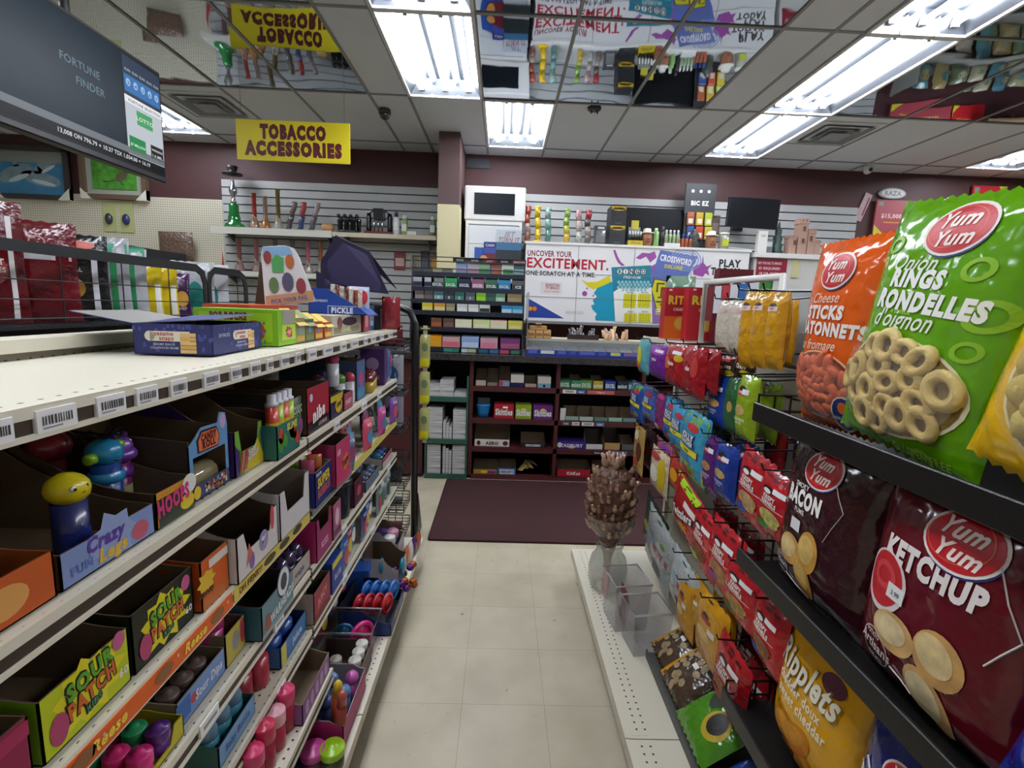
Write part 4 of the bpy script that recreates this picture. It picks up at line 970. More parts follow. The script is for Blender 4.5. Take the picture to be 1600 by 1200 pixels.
# ================================================================== candy gondola (left)
CR = mat('#d9d4c2', .42); CRD = mat('#3a2c22', .5)
perf = bpy.data.materials.new('perforated_steel'); perf.use_nodes = True
make_peg(perf, '#d9d4c2', .026, '#2a241d', .13, 'XY')
pegback = bpy.data.materials.new('gondola_back'); pegback.use_nodes = True
make_peg(pegback, '#8f897a', .0254, '#23201b', .17, 'YZ')
SH = [('top', 1.285, -.54, .39), ('second', 1.03, -.54, .37), ('third', .825, -.54, .37), ('fourth', .635, -.54, .37), ('fifth', .445, -.54, .37), ('sixth', .32, -.48, .43)]
def gondola(label, y0, y1, shelves, insert=None):
    t = thing('candy_gondola', label, 'shelving', (-.74, (y0 + y1) / 2, 0))
    wmb(t).box(-.965, -.935, y0, y1, .02, 1.32, pegback).build('back_panel', t)
    wmb(t).box(-.99, -.915, y0, y1, 1.30, 1.325, CR).build('top_cap', t)
    for y in (y0 + .012, y1 - .012): wmb(t).box(-.975, -.93, y - .012, y + .012, 0, 1.31, CR).build('upright', t)
    m = wmb(t).box(-.935, -.40, y0, y1, .13, .155, CR).box(-.46, -.405, y0 + .02, y1 - .02, .1551, .1556, perf).box(-.402, -.392, y0, y1, .118, .157, CR); m.build('base_deck', t)
    wmb(t).box(-.93, -.44, y0 + .005, y1 - .005, 0, .13, mat('#2a2622', .6)).build('kick_plate', t)
    for nm, z, xf, dp in shelves:
        m = wmb(t).box(xf - dp, xf, y0 + .004, y1 - .004, z - .012, z, CR)
        m.box(xf - .034, xf - .006, y0 + .01, y1 - .01, z + .0001, z + .0005, perf)
        s = m.build('shelf', t)
        r = wmb(t).box(xf - .004, xf + .004, y0 + .004, y1 - .004, z - .012, z + .003, CR)
        r.box(xf - .004, xf + .001, y0 + .004, y1 - .004, z - .03, z - .012, CRD)
        r.box(xf - .004, xf + .005, y0 + .004, y1 - .004, z - .037, z - .03, CR); r.build('price_rail', s)
        for y in (y0 + .02, y1 - .02):
            wmb(t).add([(xf - dp, y - .003, z - .012), (xf - .05, y - .003, z - .012), (xf - dp, y - .003, z - .07), (xf - dp, y + .003, z - .012), (xf - .05, y + .003, z - .012), (xf - dp, y + .003, z - .07)],
                       [(0, 1, 2), (5, 4, 3), (0, 3, 4, 1), (1, 4, 5, 2), (2, 5, 3, 0)], CR).build('bracket', s)
        tags = []
        if nm == 'top' and y0 < 1: tags = [(.52, .05), (.6, .055), (.685, .05), (.755, .045), (.83, .042), (.925, .05), (1.01, .04), (1.09, .045), (1.16, .03), (1.24, .045), (1.32, .03)]
        elif nm == 'top': tags = [(1.42, .06), (1.55, .08), (1.7, .06), (1.83, .09), (1.98, .05), (2.1, .07), (2.25, .06), (2.42, .08)]
        elif nm == 'second' and y0 > 1: tags = [(1.62, .05), (1.95, .07), (2.2, .06)]
        elif nm in ('fourth', 'fifth'): tags = [(y0 + .3, .05), (y0 + .7, .06), (y0 + 1.0, .05)]
        for y, w2 in tags:
            q = wmb(t).box(xf + .001, xf + .0065, y - w2 / 2, y + w2 / 2, z - .031, z - .004, card('#e4e4e6'))
            fnn = lambda a, b, xf=xf, y=y, z=z: (xf + .0072, y + a, z - .0175 + b)
            if y0 < 1 and nm == 'top':
                k = random.Random(int(y * 100)); a = -w2 * .38
                while a < w2 * .38:
                    ww = .0012 + .0016 * k.random(); q.patch(fnn, ink('#3c3c40'), a, a + ww, -.005, .006); a += ww + .0012 + .0014 * k.random()
                q.patch(fnn, ink('#8a8a90'), -w2 * .38, w2 * .1, -.0095, -.0075)
            else: q.patch(fnn, ink('#8a8a90'), -w2 * .36, w2 * .36, -.004, .004)
            q.build('price_tag', s)
        if nm == 'third' and y0 < 1:
            fnn = lambda a, b, z=z: (-.5335, a, z - .0175 + b)
            q = wmb(t).box(-.538, -.5345, .40, .955, z - .034, z - .003, card('#d8601f'))
            for yy in (.66, .86): q.text('Reese', fnn, ink('#f0d44a'), .017, yy - .03, -.008, .1, .03, .25)
            for yy in (.585, .745, .9): q.disc(fnn, ink('#8a5a34'), yy, 0, .022, .012); q.text('$', fnn, ink('#efe3d0'), .006, yy + .035, .002)
            q.build('shelf_strip', s)
            q = wmb(t).box(-.538, -.5345, .96, 1.37, z - .034, z - .003, card('#cdb954')); q.text('OH HENRY!', fnn, ink('#6b2018'), .014, 1.03, -.007, .1, .03)
            for yy in (1.12, 1.2, 1.28): q.disc(fnn, ink('#3a3326'), yy, 0, .03, .01)
            q.build('shelf_strip', s)
        if nm == 'third' and y0 > 1:
            q = wmb(t).box(-.538, -.5345, 1.39, 1.78, z - .034, z - .003, card('#6e7a7c')); fnn = lambda a, b, z=z: (-.5335, a, z - .0175 + b)
            q.text('SOUR BELTS', fnn, ink('#26282c'), .012, 1.6, -.006, .14, .03); q.build('shelf_strip', s)
            wmb(t).box(-.538, -.5345, 1.8, 2.56, z - .034, z - .003, card('#c9bf5c')).build('shelf_strip', s)
    return t
gondola('near bay of the cream candy gondola on the left of the aisle', .155, 1.372, SH)
gondola('far bay of the cream candy gondola, beside the black wire end rack', 1.378, 2.575, SH[:5])

# ---- top shelf
Z = 1.2885
def sesame_art(m, y):
    fn = front_map(0, y, 0)
m = MB(); w, d, h = .168, .245, .068
NV = card('#2d3268'); LT = ink('#4a5296')
m.box(-w / 2, w / 2, 0, d, 0, .003, NV)
for (p, nm) in (([(-w / 2, 0, 0), (w / 2, 0, 0), (w / 2, 0, h), (-w / 2, 0, h)], 0), ([(w / 2, 0, 0), (w / 2, d, 0), (w / 2, d, h), (w / 2, 0, h)], 0), ([(w / 2, d, 0), (-w / 2, d, 0), (-w / 2, d, h), (w / 2, d, h)], 0), ([(-w / 2, d, 0), (-w / 2, 0, 0), (-w / 2, 0, h), (-w / 2, d, h)], 0)):
    m.slab(p, .002, NV, card('#23264a'))
m.slab([(-w / 2, 0, h), (-w / 2, d, h), (-w / 2 - .13, d * .9, h + .022), (-w / 2 - .13, 0 - .0, h + .022)], .002, card('#8f8d8a'), NV)
m.slab([(-w / 2, .04, h), (w / 2 - .02, .05, h + .012), (w / 2 - .02, d, h + .02), (-w / 2, d, h + .012)], .002, card('#3a3f7c'), card('#8f8d8a'))
def sesame_face(fn, W2):
    q = random.Random(3)
    for k in range(46):
        x = -W2 / 2 + W2 * q.random(); z = h * (.06 + .86 * q.random()); m.patch(fn(.0004), LT, x - .0028, x + .0028, min(z, h - .008), min(z + .009, h - .001))
    x0 = -W2 * .29
    m.patch(fn(.0009), ink('#e9e2d0'), x0, x0 + .085, .03, .052); m.disc(fn(.0009), ink('#e9e2d0'), x0, .041, .011)
    m.text('sesame', fn(.0013), ink('#a8394a'), .0092, x0 + .03, .0425, .055, .02); m.text('snaps', fn(.0013), ink('#a8394a'), .0092, x0 + .035, .0322, .045, .02)
    m.text('SESAME SNACK', fn(.0013), ink('#c9cbe0'), .0045, x0 + .03, .021, .05); m.text('COLLATION AU SESAME', fn(.0013), ink('#c9cbe0'), .0045, x0 + .03, .013, .06)
    for k in range(5): m.patch(fn(.0013), ink('#d8a860' if k % 2 else '#e3bf82'), x0 + .064, x0 + .098, .004 + k * .0092, .012 + k * .0092)
sesame_face(lambda e: front_map(0, 0, 0, e), w)
sesame_face(lambda e: (lambda x, z: (w / 2 + e, d / 2 + x + .05, z)), d)
m.text('24 PACKS', lambda x, z: (w / 2 + .0012, x, z), ink('#c9cbe0'), .008, .05, .04, .06)
solo('snack_carton', 'open navy blue carton of sesame snacks standing alone near the front of the top shelf', 'carton', m, (-.722, 1.112, Z), .04)

def mon(m):
    w2 = .105
    band(m, '#9c9590', -.03, .05, .06, .1); band(m, '#b9d84a', -.035, .055, .015, .058); splat(m, '#8a2350', .01, .036, .024, .001, 9, 4); blot(m, '#d84a8c', .01, .036, .013, .013, .0014); put(m, 'POP', '#f0e23a', .009, .01, .032, None, .05, e=.0018)
m = MB().box(-.06, .06, 0, .23, 0, .1, card('#7fb61f')); mon(m)
fnl = lambda x, z: (-.06 - .0008, .115 - x, z)
m.patch(fnl, ink('#9ccc2a'), -.1, .1, .01, .09); m.text('POP ROCKS', lambda x, z: (-.0615, .115 - x, z), ink('#7a2148'), .02, -.02, .07, .1, .05)
m.disc(lambda x, z: (-.0613, .115 - x, z), ink('#b84a28'), .05, .04, .03, .03)
solo('candy_carton', 'lime green candy carton with a purple burst on its end, top shelf', 'carton', m, (-.62, 1.46, Z), RP)
m = MB().box(-.18, .18, 0, .14, 0, .108, card('#b8482c')); m.box(-.175, .175, .005, .135, .1075, .1095, card('#cf6240'))
solo('candy_carton', 'long flat orange-red carton lying behind the small yellow packs, top shelf', 'carton', m, (-.765, 1.72, Z), RP)
for k, (y, c, c2, hh, l) in enumerate(((1.555, '#8f8d5a', '#c9a03a', .075, 'small striped candy box right of the lime carton'), (1.63, '#5a6a4a', '#6d7a3c', .07, 'small dark green candy box, second right of the lime carton'), (1.71, '#b0562c', '#d0b23a', .06, 'small orange candy box with yellow slanted lid'), (1.8, '#b85c34', '#d9b83c', .055, 'small orange candy tray under a yellow flap'))):
    m = MB().box(-.035, .035, 0, .09, 0, hh, card(c)); m.slab([(-.035, -.012, hh * .7), (.035, -.012, hh * .7), (.035, .05, hh + .028), (-.035, .05, hh + .028)], .002, card(c2), card('#8f8d8a'))
    band(m, c2, -.03, .03, .005, .02); blot(m, '#6d8fb4', 0, .035, .012, .01)
    solo('candy_box', l + ', top shelf', 'box', m, (-.62, y, Z), RP)
def long_art(m):
    band(m, '#7d7f5c', -.17, .17, .005, .03); put(m, 'CARAMEL', '#d8d0b0', .018, -.02, .01, .2); blot(m, '#2a2230', .03, .05, .1, .018)
m = MB().box(-.19, .19, 0, .13, 0, .075, card('#b9b3a6')); long_art(m); m.disc(front_map(0, 0, 0, .0012), ink('#7a4a3c'), -.1, .045, .03, .025)
solo('candy_carton', 'long pale carton with a dark picture and brown lettering, far half of the top shelf', 'carton', m, (-.63, 2.06, Z), RP)
carton('small red and pink candy box next to the long pale carton, top shelf', .09, .1, .085, '#9a3a48', (-.62, 2.31, Z), RP, lambda m: (blot(m, '#d89aa0', 0, .045, .028, .03)), 'candy_box')
carton('blue-grey candy box with a white label near the far end of the top shelf', .1, .1, .115, '#3d5680', (-.625, 2.42, Z), RP, lambda m: (band(m, '#a9bccf', -.03, .03, .02, .09), put(m, 'ICE', '#33507c', .02, 0, .045, .05)), 'candy_box')
tray('empty black display box at the far end of the top shelf', .1, .15, .1, .14, '#20222e', (-.60, 2.52, Z), RP, inner='#17181f')
# printed riser card with its brown back flap
t = thing('display_header', 'tall pale printed card with colourful blots, leaning on a brown flap', 'header card', (-.75, 1.80, Z + .112)); t.rotation_euler = (0, -.16, 0)
q = [(-.09, 0, 0), (.09, 0, 0), (.05, .03, .16), (.035, .035, .195), (.0, .04, .21), (-.075, .04, .215), (-.085, .036, .19)]
m = MB().slab(q, .003, card('#cfcfd4'), card(BROWN))
fn = lambda x, z: (x, z * .187 - .0016, z)
m.shape(fn, ink('#7fa8cf'), [(-.082, .18), (.03, .17), (.02, .2), (0, .207), (-.074, .212)])
m.shape(lambda x, z: (x, z * .187 - .0024, z), ink('#4f9a5a'), [(-.05, .12), (-.01, .115), (-.005, .165), (-.03, .18), (-.05, .165)])
for x, z, r, c in ((-.062, .175, .018, '#8a3a34'), (.015, .15, .02, '#b0623c'), (-.05, .075, .022, '#5f7a52'), (0, .08, .026, '#54506a'), (.045, .06, .022, '#8a3a44')):
    m.disc(lambda a, b: (a, b * .187 - .003, b), ink(c), x, z, r * .8, r * 1.3, 12)
m.patch(lambda a, b: (a, b * .187 - .0022, b), ink('#b98c6a'), -.085, .085, .005, .04)
m.text('PICK YOUR PAIL', lambda a, b: (a, b * .187 - .003, b), ink('#4a5a9a'), .013, 0, .012, .13, .03)
m.build('printed_card', t)
MB().slab([(-.16, .06, 0), (-.09, .0, 0), (-.088, .03, .155), (-.1, .05, .165)], .003, card('#4a3a2c'), card('#4a3a2c')).build('side_flap', t)
# blue tray of meat sticks
t = thing('snack_display', 'bright blue slanted display box lettered PICKLE on the far top shelf', 'display box', (-.70, 2.12, Z + .075))
m = MB(); bl = card('#23469a')
m.slab([(-.11, 0, 0), (.14, 0, 0), (.1, 0, .03), (-.03, 0, .105), (-.11, 0, .105)], .003, bl, card('#8f8d8a'))
m.slab([(.14, .16, 0), (-.11, .16, 0), (-.11, .16, .105), (-.03, .16, .105), (.1, .16, .03)], .003, bl, card('#8f8d8a'))
m.slab([(-.11, .16, 0), (-.11, 0, 0), (-.11, 0, .105), (-.11, .16, .105)], .003, bl, card('#8f8d8a')); m.slab([(.14, 0, 0), (.14, .16, 0), (.1, .16, .03), (.1, 0, .03)], .003, bl, card('#8f8d8a')); m.box(-.11, .14, 0, .16, 0, .003, bl)
fn = front_map(0, 0, 0)
m.text('PICKLE', fn, ink('#d9e0ee'), .022, .03, .006, .09, .05)
for a, b, c, d in ((-.03, .09, .033, .035), (-.03, -.028, .0, .035)): m.patch(fn, ink('#d9e0ee'), a, b, c, d)
m.text('MCSWEENEYS', fn, ink('#c9d2e6'), .009, -.06, .05, .06, .03)
m.build('box', t)
for k in range(7):
    x = -.02 + k * .019
    MB().rbox(x - .008, x + .008, .03 + .02 * (k % 2), .05 + .02 * (k % 2), .004, .125 - .004 * k, film(('#d3d0c8', '#a85a44', '#cfc6b8', '#8f4a3a')[k % 4], .25, .6, 60), .004).build('meat_stick', t)
# navy folded cardboard headers at the far end
t = thing('folded_display', 'large dark navy folded cardboard display rising at the far end of the top shelf', 'cardboard display', (-.68, 2.3, Z))
nv, nv2 = card('#25213f'), card('#3a3458')
MB().slab([(-.14, 0, .22), (.02, .02, .18), (.16, .02, .17), (.07, .02, .36), (-.07, 0, .42), (-.14, 0, .30)], .003, nv, nv2).build('front_panel', t)
MB().slab([(-.07, 0, .42), (.07, .02, .36), (.17, .14, .2), (.05, .14, .3)], .003, nv2, nv).build('folded_lid', t)
MB().slab([(-.15, -.03, .15), (-.03, -.02, .15), (-.09, -.02, .23), (-.15, -.03, .26)], .003, nv, nv2).build('side_flap', t)
MB().box(-.14, -.06, .03, .17, 0, .2, nv).build('lower_box', t)
packet('dark red candy packet at the far end of the top shelf', (-.55, 2.5, Z + .0), .09, .16, .03, '#8f2a34', RP * 0 , None)
for k, (c, c2) in enumerate((('#c9ccd6', '#a83a44'), ('#b8c4d8', '#c2343c'))):
    packet(('clear and red lollipop pouch sticking out of the blue slanted box', 'pale blue and red lollipop pouch at the right end of the blue slanted box')[k], (-.64 + .03 * k, 2.19 + .03 * k, Z + .08), .055, .115, .02, c, .5, lambda m, fn, c2=c2: m.disc(fn, ink(c2), 0, .07, .018, .03, 12))

# ---- second shelf
Z = 1.0335; XF = -.558
def orng(m): blot(m, '#dba05a', .02, .03, .03, .02); put(m, 'Mix', '#e8d6b0', .02, -.03, .02)
tray('low orange tray at the near end of the second shelf, cut by the picture edge', .17, .28, .062, .07, '#c25a24', (XF, .515, Z), art=orng, inner='#9a5228')
solo('wafer_sheet', 'flat amber candy packet lying in the low orange tray', 'packet', MB().rbox(-.1, .1, -.065, .065, 0, .02, film('#b0703a', .3, .6), .01), (-.71, .515, Z + .04), .0)
def legs(m):
    splat(m, '#8fa0cc', .0, .035, .05, .0004, 7, 3); put(m, 'Crazy', '#5a3f98', .02, -.01, .03, .07, .05, .2); put(m, 'Legs', '#d8b23c', .018, .0, .008, .06, .05, .2); blot(m, '#c05a70', .055, .02, .018, .015); put(m, 'FUN', '#5f74b8', .012, -.055, .012)
tray('pale blue low-fronted tray with purple lettering, holding the yellow-headed toy', .175, .3, .05, .15, '#7f92c4', (XF, .695, Z), art=legs, side='#5a4634', knee=.6)
def hoops(m): band(m, '#2f3a2c', -.045, .045, .0, .05); blot(m, '#d9c02a', .03, .02, .02, .014, .0008); put(m, 'HOOPS', '#c93a78', .026, -.005, .024, .085, .06, .1, .1, .0013); blot(m, '#dcdcd6', .038, .05, .02, .018, .001)
tray('toy candy tray with big pink lettering beside the blue-headed toy', .1, .3, .062, .17, '#c98a2c', (XF, .838, Z), art=hoops, side='#4f3f30', knee=.6, back='#a83244')
def toy(label, loc, head, body, kind, cap=None, extra=None, h=.13, r=.03):
    t = thing('candy_toy', label, 'candy toy', loc)
    MB().lathe([(.021, 0), (.022, .004), (.022, h - r * .4)], mat(body, .25, coat=.4), 14).lathe([(.0225, .012), (.0225, h * .45)], ink(extra or body), 14, cap=False).build('tube', t)
    if cap: MB().lathe([(.026, h - r * 1.6), (.026, h - r * 1.1), (.01, h - r * .6), (.003, h - r * .3)], mat(cap, .3, coat=.3), 14).build('collar', t)
    z = h + r * .35
    MB().ball((0, 0, z), r, mat(head, .28, coat=.4), 16, 1.12, 1.0, .92).build('head', t)
    if kind == 'chick':
        for s in (-1, 1):
            MB().ball((r * .85, s * r * .38 - .006, z + r * .22), r * .17, mat('#f4f4f0', .2), 10).ball((r * 1.0, s * r * .38 - .007, z + r * .22), r * .09, mat('#141414', .2), 8).build('eye', t)
        MB().lathe([(r * .18, 0), (.0005, r * .3)], mat('#d98a1e', .3), 8, (r * .95, -.004, z - r * .1)).build('beak', t)
    elif kind == 'antenna':
        for s in (-1, 1):
            o = MB().lathe([(r * .28, 0), (r * .36, r * .1), (r * .36, r * .55), (r * .2, r * .62)], mat('#7fae1e', .3, coat=.3), 12).build('ear_plug', t)
            o.matrix_local = Matrix.Translation((0, s * r * .85, z + s * r * .18)) @ Matrix.Rotation(-s * pi / 2, 4, 'X')
        q = MB(); k = random.Random(5)
        for _ in range(14):
            a = k.random() * 6.28; q.tube([(0, 0, z + r * .8), (cos(a) * r * .5, sin(a) * r * .5, z + r * 1.2), (cos(a) * r * (1 + k.random() * .6), sin(a) * r * 1.2, z + r * (1.2 + .3 * k.random()))], .0012, mat('#151820', .5), 4)
        o = q.build('hair', t); o['kind'] = 'stuff'
        MB().tube([(r * .9, -r * .4, z - r * .35), (r * .98, 0, z - r * .48), (r * .9, r * .4, z - r * .35)], .0015, mat('#123', .4), 5).build('mouth', t)
    elif kind == 'hippo':
        MB().ball((r * .6, 0, z - r * .45), r * .75, mat(head, .28, coat=.4), 14, 1, 1.2, .7).build('snout', t)
        for s in (-1, 1):
            MB().ball((r * .4, s * r * .45, z + r * .85), r * .2, mat(head, .28, coat=.4), 8).build('ear', t); MB().ball((r * .75, s * r * .4, z + r * .4), r * .14, mat('#e8e8e8', .2), 8).build('eye', t)
    elif kind == 'ball':
        for a in (0, pi / 2): MB().tube([(r * 1.13 * cos(k * pi / 8) * cos(a), r * 1.02 * cos(k * pi / 8) * sin(a), z + r * .93 * sin(k * pi / 8)) for k in range(16)], .0012, mat('#3a1418', .5), 4, True).build('seam', t)
    return t
ty = toy('candy toy with a round yellow chick-like head on a navy printed tube', (-.62, .7, Z + .003), '#d8c81a', '#1f2a6a', 'chick', None, '#2c3a8a', .092, .026)
toy('candy toy with a blue head, black hair and green ear plugs', (-.655, .815, Z + .003), '#1f86b8', '#173f8a', 'antenna', '#2a8ac0', '#1c4c9c', .112, .025)
toy('candy toy with a dark red ball head, behind the blue-headed toy', (-.75, .82, Z + .003), '#8f2438', '#7a2a34', 'ball', None, None, .115, .03)
toy('purple hippo-headed candy toy with a purple tube, behind the pink-lettered tray', (-.675, .862, Z + .003), '#6a3a98', '#7a2a6a', 'hippo', '#6a2f94', '#a8a070', .105, .026)
toy('small candy toy with yellow-green head, behind the purple hippo toy', (-.80, .862, Z + .003), '#a8a81e', '#4a2438', 'ball', None, None, .11, .022)
# blue window box with candy rolls
t = thing('candy_carton', 'light blue window box with an orange logo and clear candy rolls, second shelf', 'carton', (XF - .01, .962, Z), RP); t.scale = (.86, 1, 1)
m = MB(); w, d, h = .155, .24, .11; B1 = card('#5f93c4')
m.slab([(-.0775, 0, 0), (.0775, 0, 0), (.0775, 0, .03), (-.0775, 0, .03)], .002, card('#33406c'), card(BROWN))
m.slab([(-.0775, 0, .085), (.0775, 0, .085), (.0775, 0, .12), (.07, 0, .15), (.045, 0, .155), (.035, 0, .135), (-.03, 0, .138), (-.05, 0, .125), (-.0775, 0, .11)], .002, B1, card(BROWN))
for x in (-.0775, .0635): m.slab([(x, 0, .03), (x + .014, 0, .03), (x + .014, 0, .085), (x, 0, .085)], .002, B1, card(BROWN))
m.slab([(.0775, 0, 0), (.0775, d, 0), (.0775, d, .14), (.0775, 0, .12)], .002, card('#3c2f6c'), card(BROWN)); m.slab([(-.0775, d, 0), (-.0775, 0, 0), (-.0775, 0, .12), (-.0775, d, .14)], .002, card('#4a3c2e'), card(BROWN)); m.box(-.0775, .0775, d - .002, d, 0, .14, card(BROWN)); m.box(-.0775, .0775, 0, d, 0, .002, card(BROWN))
f1 = front_map(0, 0, 0, .0006); f2 = front_map(0, 0, 0, .0012)
m.shape(f1, ink('#3a2428'), [(-.045, .09), (.035, .088), (.042, .11), (.03, .13), (-.03, .132), (-.048, .115)]); m.shape(f2, ink('#d8744a'), [(-.041, .093), (.032, .091), (.038, .11), (.028, .126), (-.028, .128), (-.043, .114)])
m.text('CANDY', front_map(0, 0, 0, .0018), ink('#5a1f1c'), .013, -.003, .111, .06, .06); m.text('ROLL', front_map(0, 0, 0, .0018), ink('#5a1f1c'), .013, -.003, .096, .06, .06)
m.disc(f1, ink('#b9a0c8'), .057, .135, .013, .016)
q = random.Random(8)
for k in range(34): m.disc(f1, ink(q.choice(('#c9503c', '#d8b43c', '#5a9ac0', '#d8d0c0', '#c08a4a'))), -.03 + .1 * q.random(), .006 + .02 * q.random(), .004, .004, 8)
m.disc(f1, ink('#d8b82c'), -.055, .016, .013, .013); m.build('box', t)
for k in range(3):
    o = MB().lathe([(.0001, 0), (.022, .002), (.025, .01), (.025, .1), (.022, .108), (.0001, .11)], clear('#a8a078', .5, .08, .35), 12).build('candy_roll', t); o.matrix_local = Matrix.Translation((-.05, .035 + .058 * k, .03)) @ Matrix.Rotation(pi / 2, 4, 'Y')
def rain(m):
    for k, c in enumerate(('#b8342c', '#d8782c', '#d8c02c', '#5aa03a', '#3a5a9a')):
        m.disc(front_map(0, 0, 0, .0004 + .0002 * k), ink(c), .06, .0, .118 - .02 * k, .1 - .017 * k, 24, 1) if False else None
    cols = ('#3f2f6a', '#4a8a34', '#c9b82a', '#c9662a', '#b03028')
    for k, c in enumerate(cols): m.shape(front_map(0, 0, 0, .0005 + k * .0001), ink(c), [(-.06 + .016 * k, 0), (.061, 0), (.061, .02 + .0 * k), (.061 - .012 * k, .09 - .012 * k), (.03 - .012 * k, .05 - .008 * k), (-.03 + .01 * k, .04 - .006 * k), (-.06 + .016 * k, .07 - .01 * k)]) if k < 3 else None
    put(m, 'Sour', '#e8e8e0', .012, .012, .04, .04, .05, .2, .3, .002); put(m, 'PUNCH', '#e0d0d0', .013, .015, .025, .05, .05, .1, .3, .002)
    for k in range(4): m.shape(front_map(0, 0, 0, .0016), ink(('#b03c48', '#c9a03a', '#8a4a8a', '#c9503c')[k]), [(-.05 + .009 * k, .006), (-.044 + .009 * k, .006), (-.03 + .008 * k, .05), (-.036 + .008 * k, .052)])
tray('rainbow-fronted candy tray with a deep brown cut-out and tall rainbow back', .125, .3, .1, .205, '#6aa03a', (XF - .005, 1.105, Z), art=rain, side='#4a2f78', dip=.05, back='#5a8ab0')
t = thing('candy_carton', 'teal and red carton packed with red and yellow candy tubes, right of the rainbow tray', 'carton', (XF + .03, 1.232, Z), RP)
m = tray_mesh(.13, .22, .085, .1, '#2a6a62'); f1 = front_map(0, 0, 0, .0006)
q = random.Random(12)
for k in range(7): m.disc(f1, ink(q.choice(('#a8342c', '#b8483c', '#2a4a8a', '#4a8a3a'))), -.05 + .1 * q.random(), .015 + .05 * q.random(), .014, .02, 12, 1, q.random())
put(m, 'SLIME', '#d8c84a', .016, .02, .062, .06, .05, .1); m.build('box', t)
for k in range(4):
    x = -.045 + k * .03
    o = MB().lathe([(.015, .03), (.015, .13)], mat(('#b8382c', '#8fae2c', '#c0442c', '#98b030')[k], .3, coat=.4), 12, (x, .02, 0)).lathe([(.0153, .06), (.0153, .09)], ink('#d8c42c'), 12, (x, .02, 0), cap=False).build('tube', t)
    MB().lathe([(.0155, .13), (.0155, .137), (.011, .14), (.011, .158)], mat('#b8b8c0', .35), 12, (x, .02, 0)).build('cap', o)
packet('grey-green toothed candy pouch leaning beside the red licorice box', (XF, 1.335, Z), .11, .12, .02, '#5a6a54', RP, lambda m, fn: (m.disc(fn, ink('#8a4a7a'), .02, .04, .03, .022, 14), m.text('TOXIC', fn, ink('#a8b8a0'), .02, 0, .08, .08, .05)))
def nibs(m):
    band(m, '#1c1214', -.085, .085, 0, .035); put(m, 'nibs', '#ececea', .036, .0, .035, .11, .06, .1, .12, .0012); blot(m, '#c9c0dc', -.06, .105, .012, .012, .0012); put(m, 'LICORICE', '#e2b4bc', .01, .03, .012, .08)
tray('red licorice display box with a deep brown inside, far second shelf', .18, .3, .135, .13, '#a01f34', (XF + .012, 1.49, Z), art=nibs, side='#4f3f32', knee=.0)
for k in range(1): solo('carton_divider', 'dark brown inner board standing behind the red licorice box', 'board', MB().box(-.003, .003, 0, .26, 0, .12, card('#3c3028')), (-.6, 1.39, Z), RP)
def bn(m): band(m, '#c9b42c', -.06, .06, .055, .075); blot(m, '#cbb01e', .02, .035, .035, .025, .0008); put(m, 'SUPER', '#2a2448', .014, .02, .032, .05, .05, .1, .1, .0013)
tray('dark purple candy box with a yellow bird-like blot, right of the red licorice box', .12, .2, .08, .1, '#2a2340', (XF + .01, 1.66, Z), art=bn)
tray('small pink and maroon candy tray right of the dark purple box, second shelf', .1, .18, .06, .08, '#a84a60', (XF + .01, 1.79, Z), art=lambda m: put(m, 'SWEET', '#e4c8cc', .016, 0, .02, .07))
tray('tall blue-grey display box open at the left, far second shelf', .12, .3, .155, .16, '#4a6a94', (XF, 1.99, Z), side='#3c5270', knee=.1, art=lambda m: (blot(m, '#c04a88', 0, .08, .03, .03), blot(m, '#4a8ab8', 0, .03, .05, .022)))
for k, (x, y, c) in enumerate(((-.62, 1.72, '#3a6a9a'), (-.6, 1.78, '#a83a6a'), (-.6, 1.85, '#5a9a3a'), (-.58, 1.9, '#c03a5a'), (-.66, 1.8, '#9a2a3a'), (-.66, 1.88, '#3a4a8a'))):
    o = toy('small toy lollipop with a %s head, %s of six before the tall blue-grey box' % (('blue', 'magenta', 'green', 'rose', 'crimson', 'indigo')[k], ORD[k]), (x, y, Z + .001 + (.082 if k in (1,) else 0)), c, '#c9c9d0', 'ball', None, None, .09, .022); o['group'] = 'toy lollipops on the far second shelf'
def purp(m): blot(m, '#9a8ab0', .0, .1, .03, .03); put(m, 'MAGIC', '#b8a8c8', .014, 0, .03, .06)
carton('purple box with a pale flower near the far end of the second shelf', .11, .12, .17, '#4a2a6c', (-.6, 2.33, Z), .12, purp, 'candy_box')
for k in range(3):
    capsule('candy_egg', 'red foil egg in a gold cup, %s of three on the second shelf' % ORD[k], 'candy', (-.575 - .01 * k, 2.14 + .065 * k, Z), .03, .085, '#b8982c', '#8f1f2c', 'foil eggs at the far end')
packet('blue and pink pouch at the very end of the second shelf', (-.565, 2.50, Z), .1, .16, .03, '#4a6a9a', RP, lambda m, fn: m.disc(fn, ink('#c04a70'), 0, .1, .025, .03, 12))

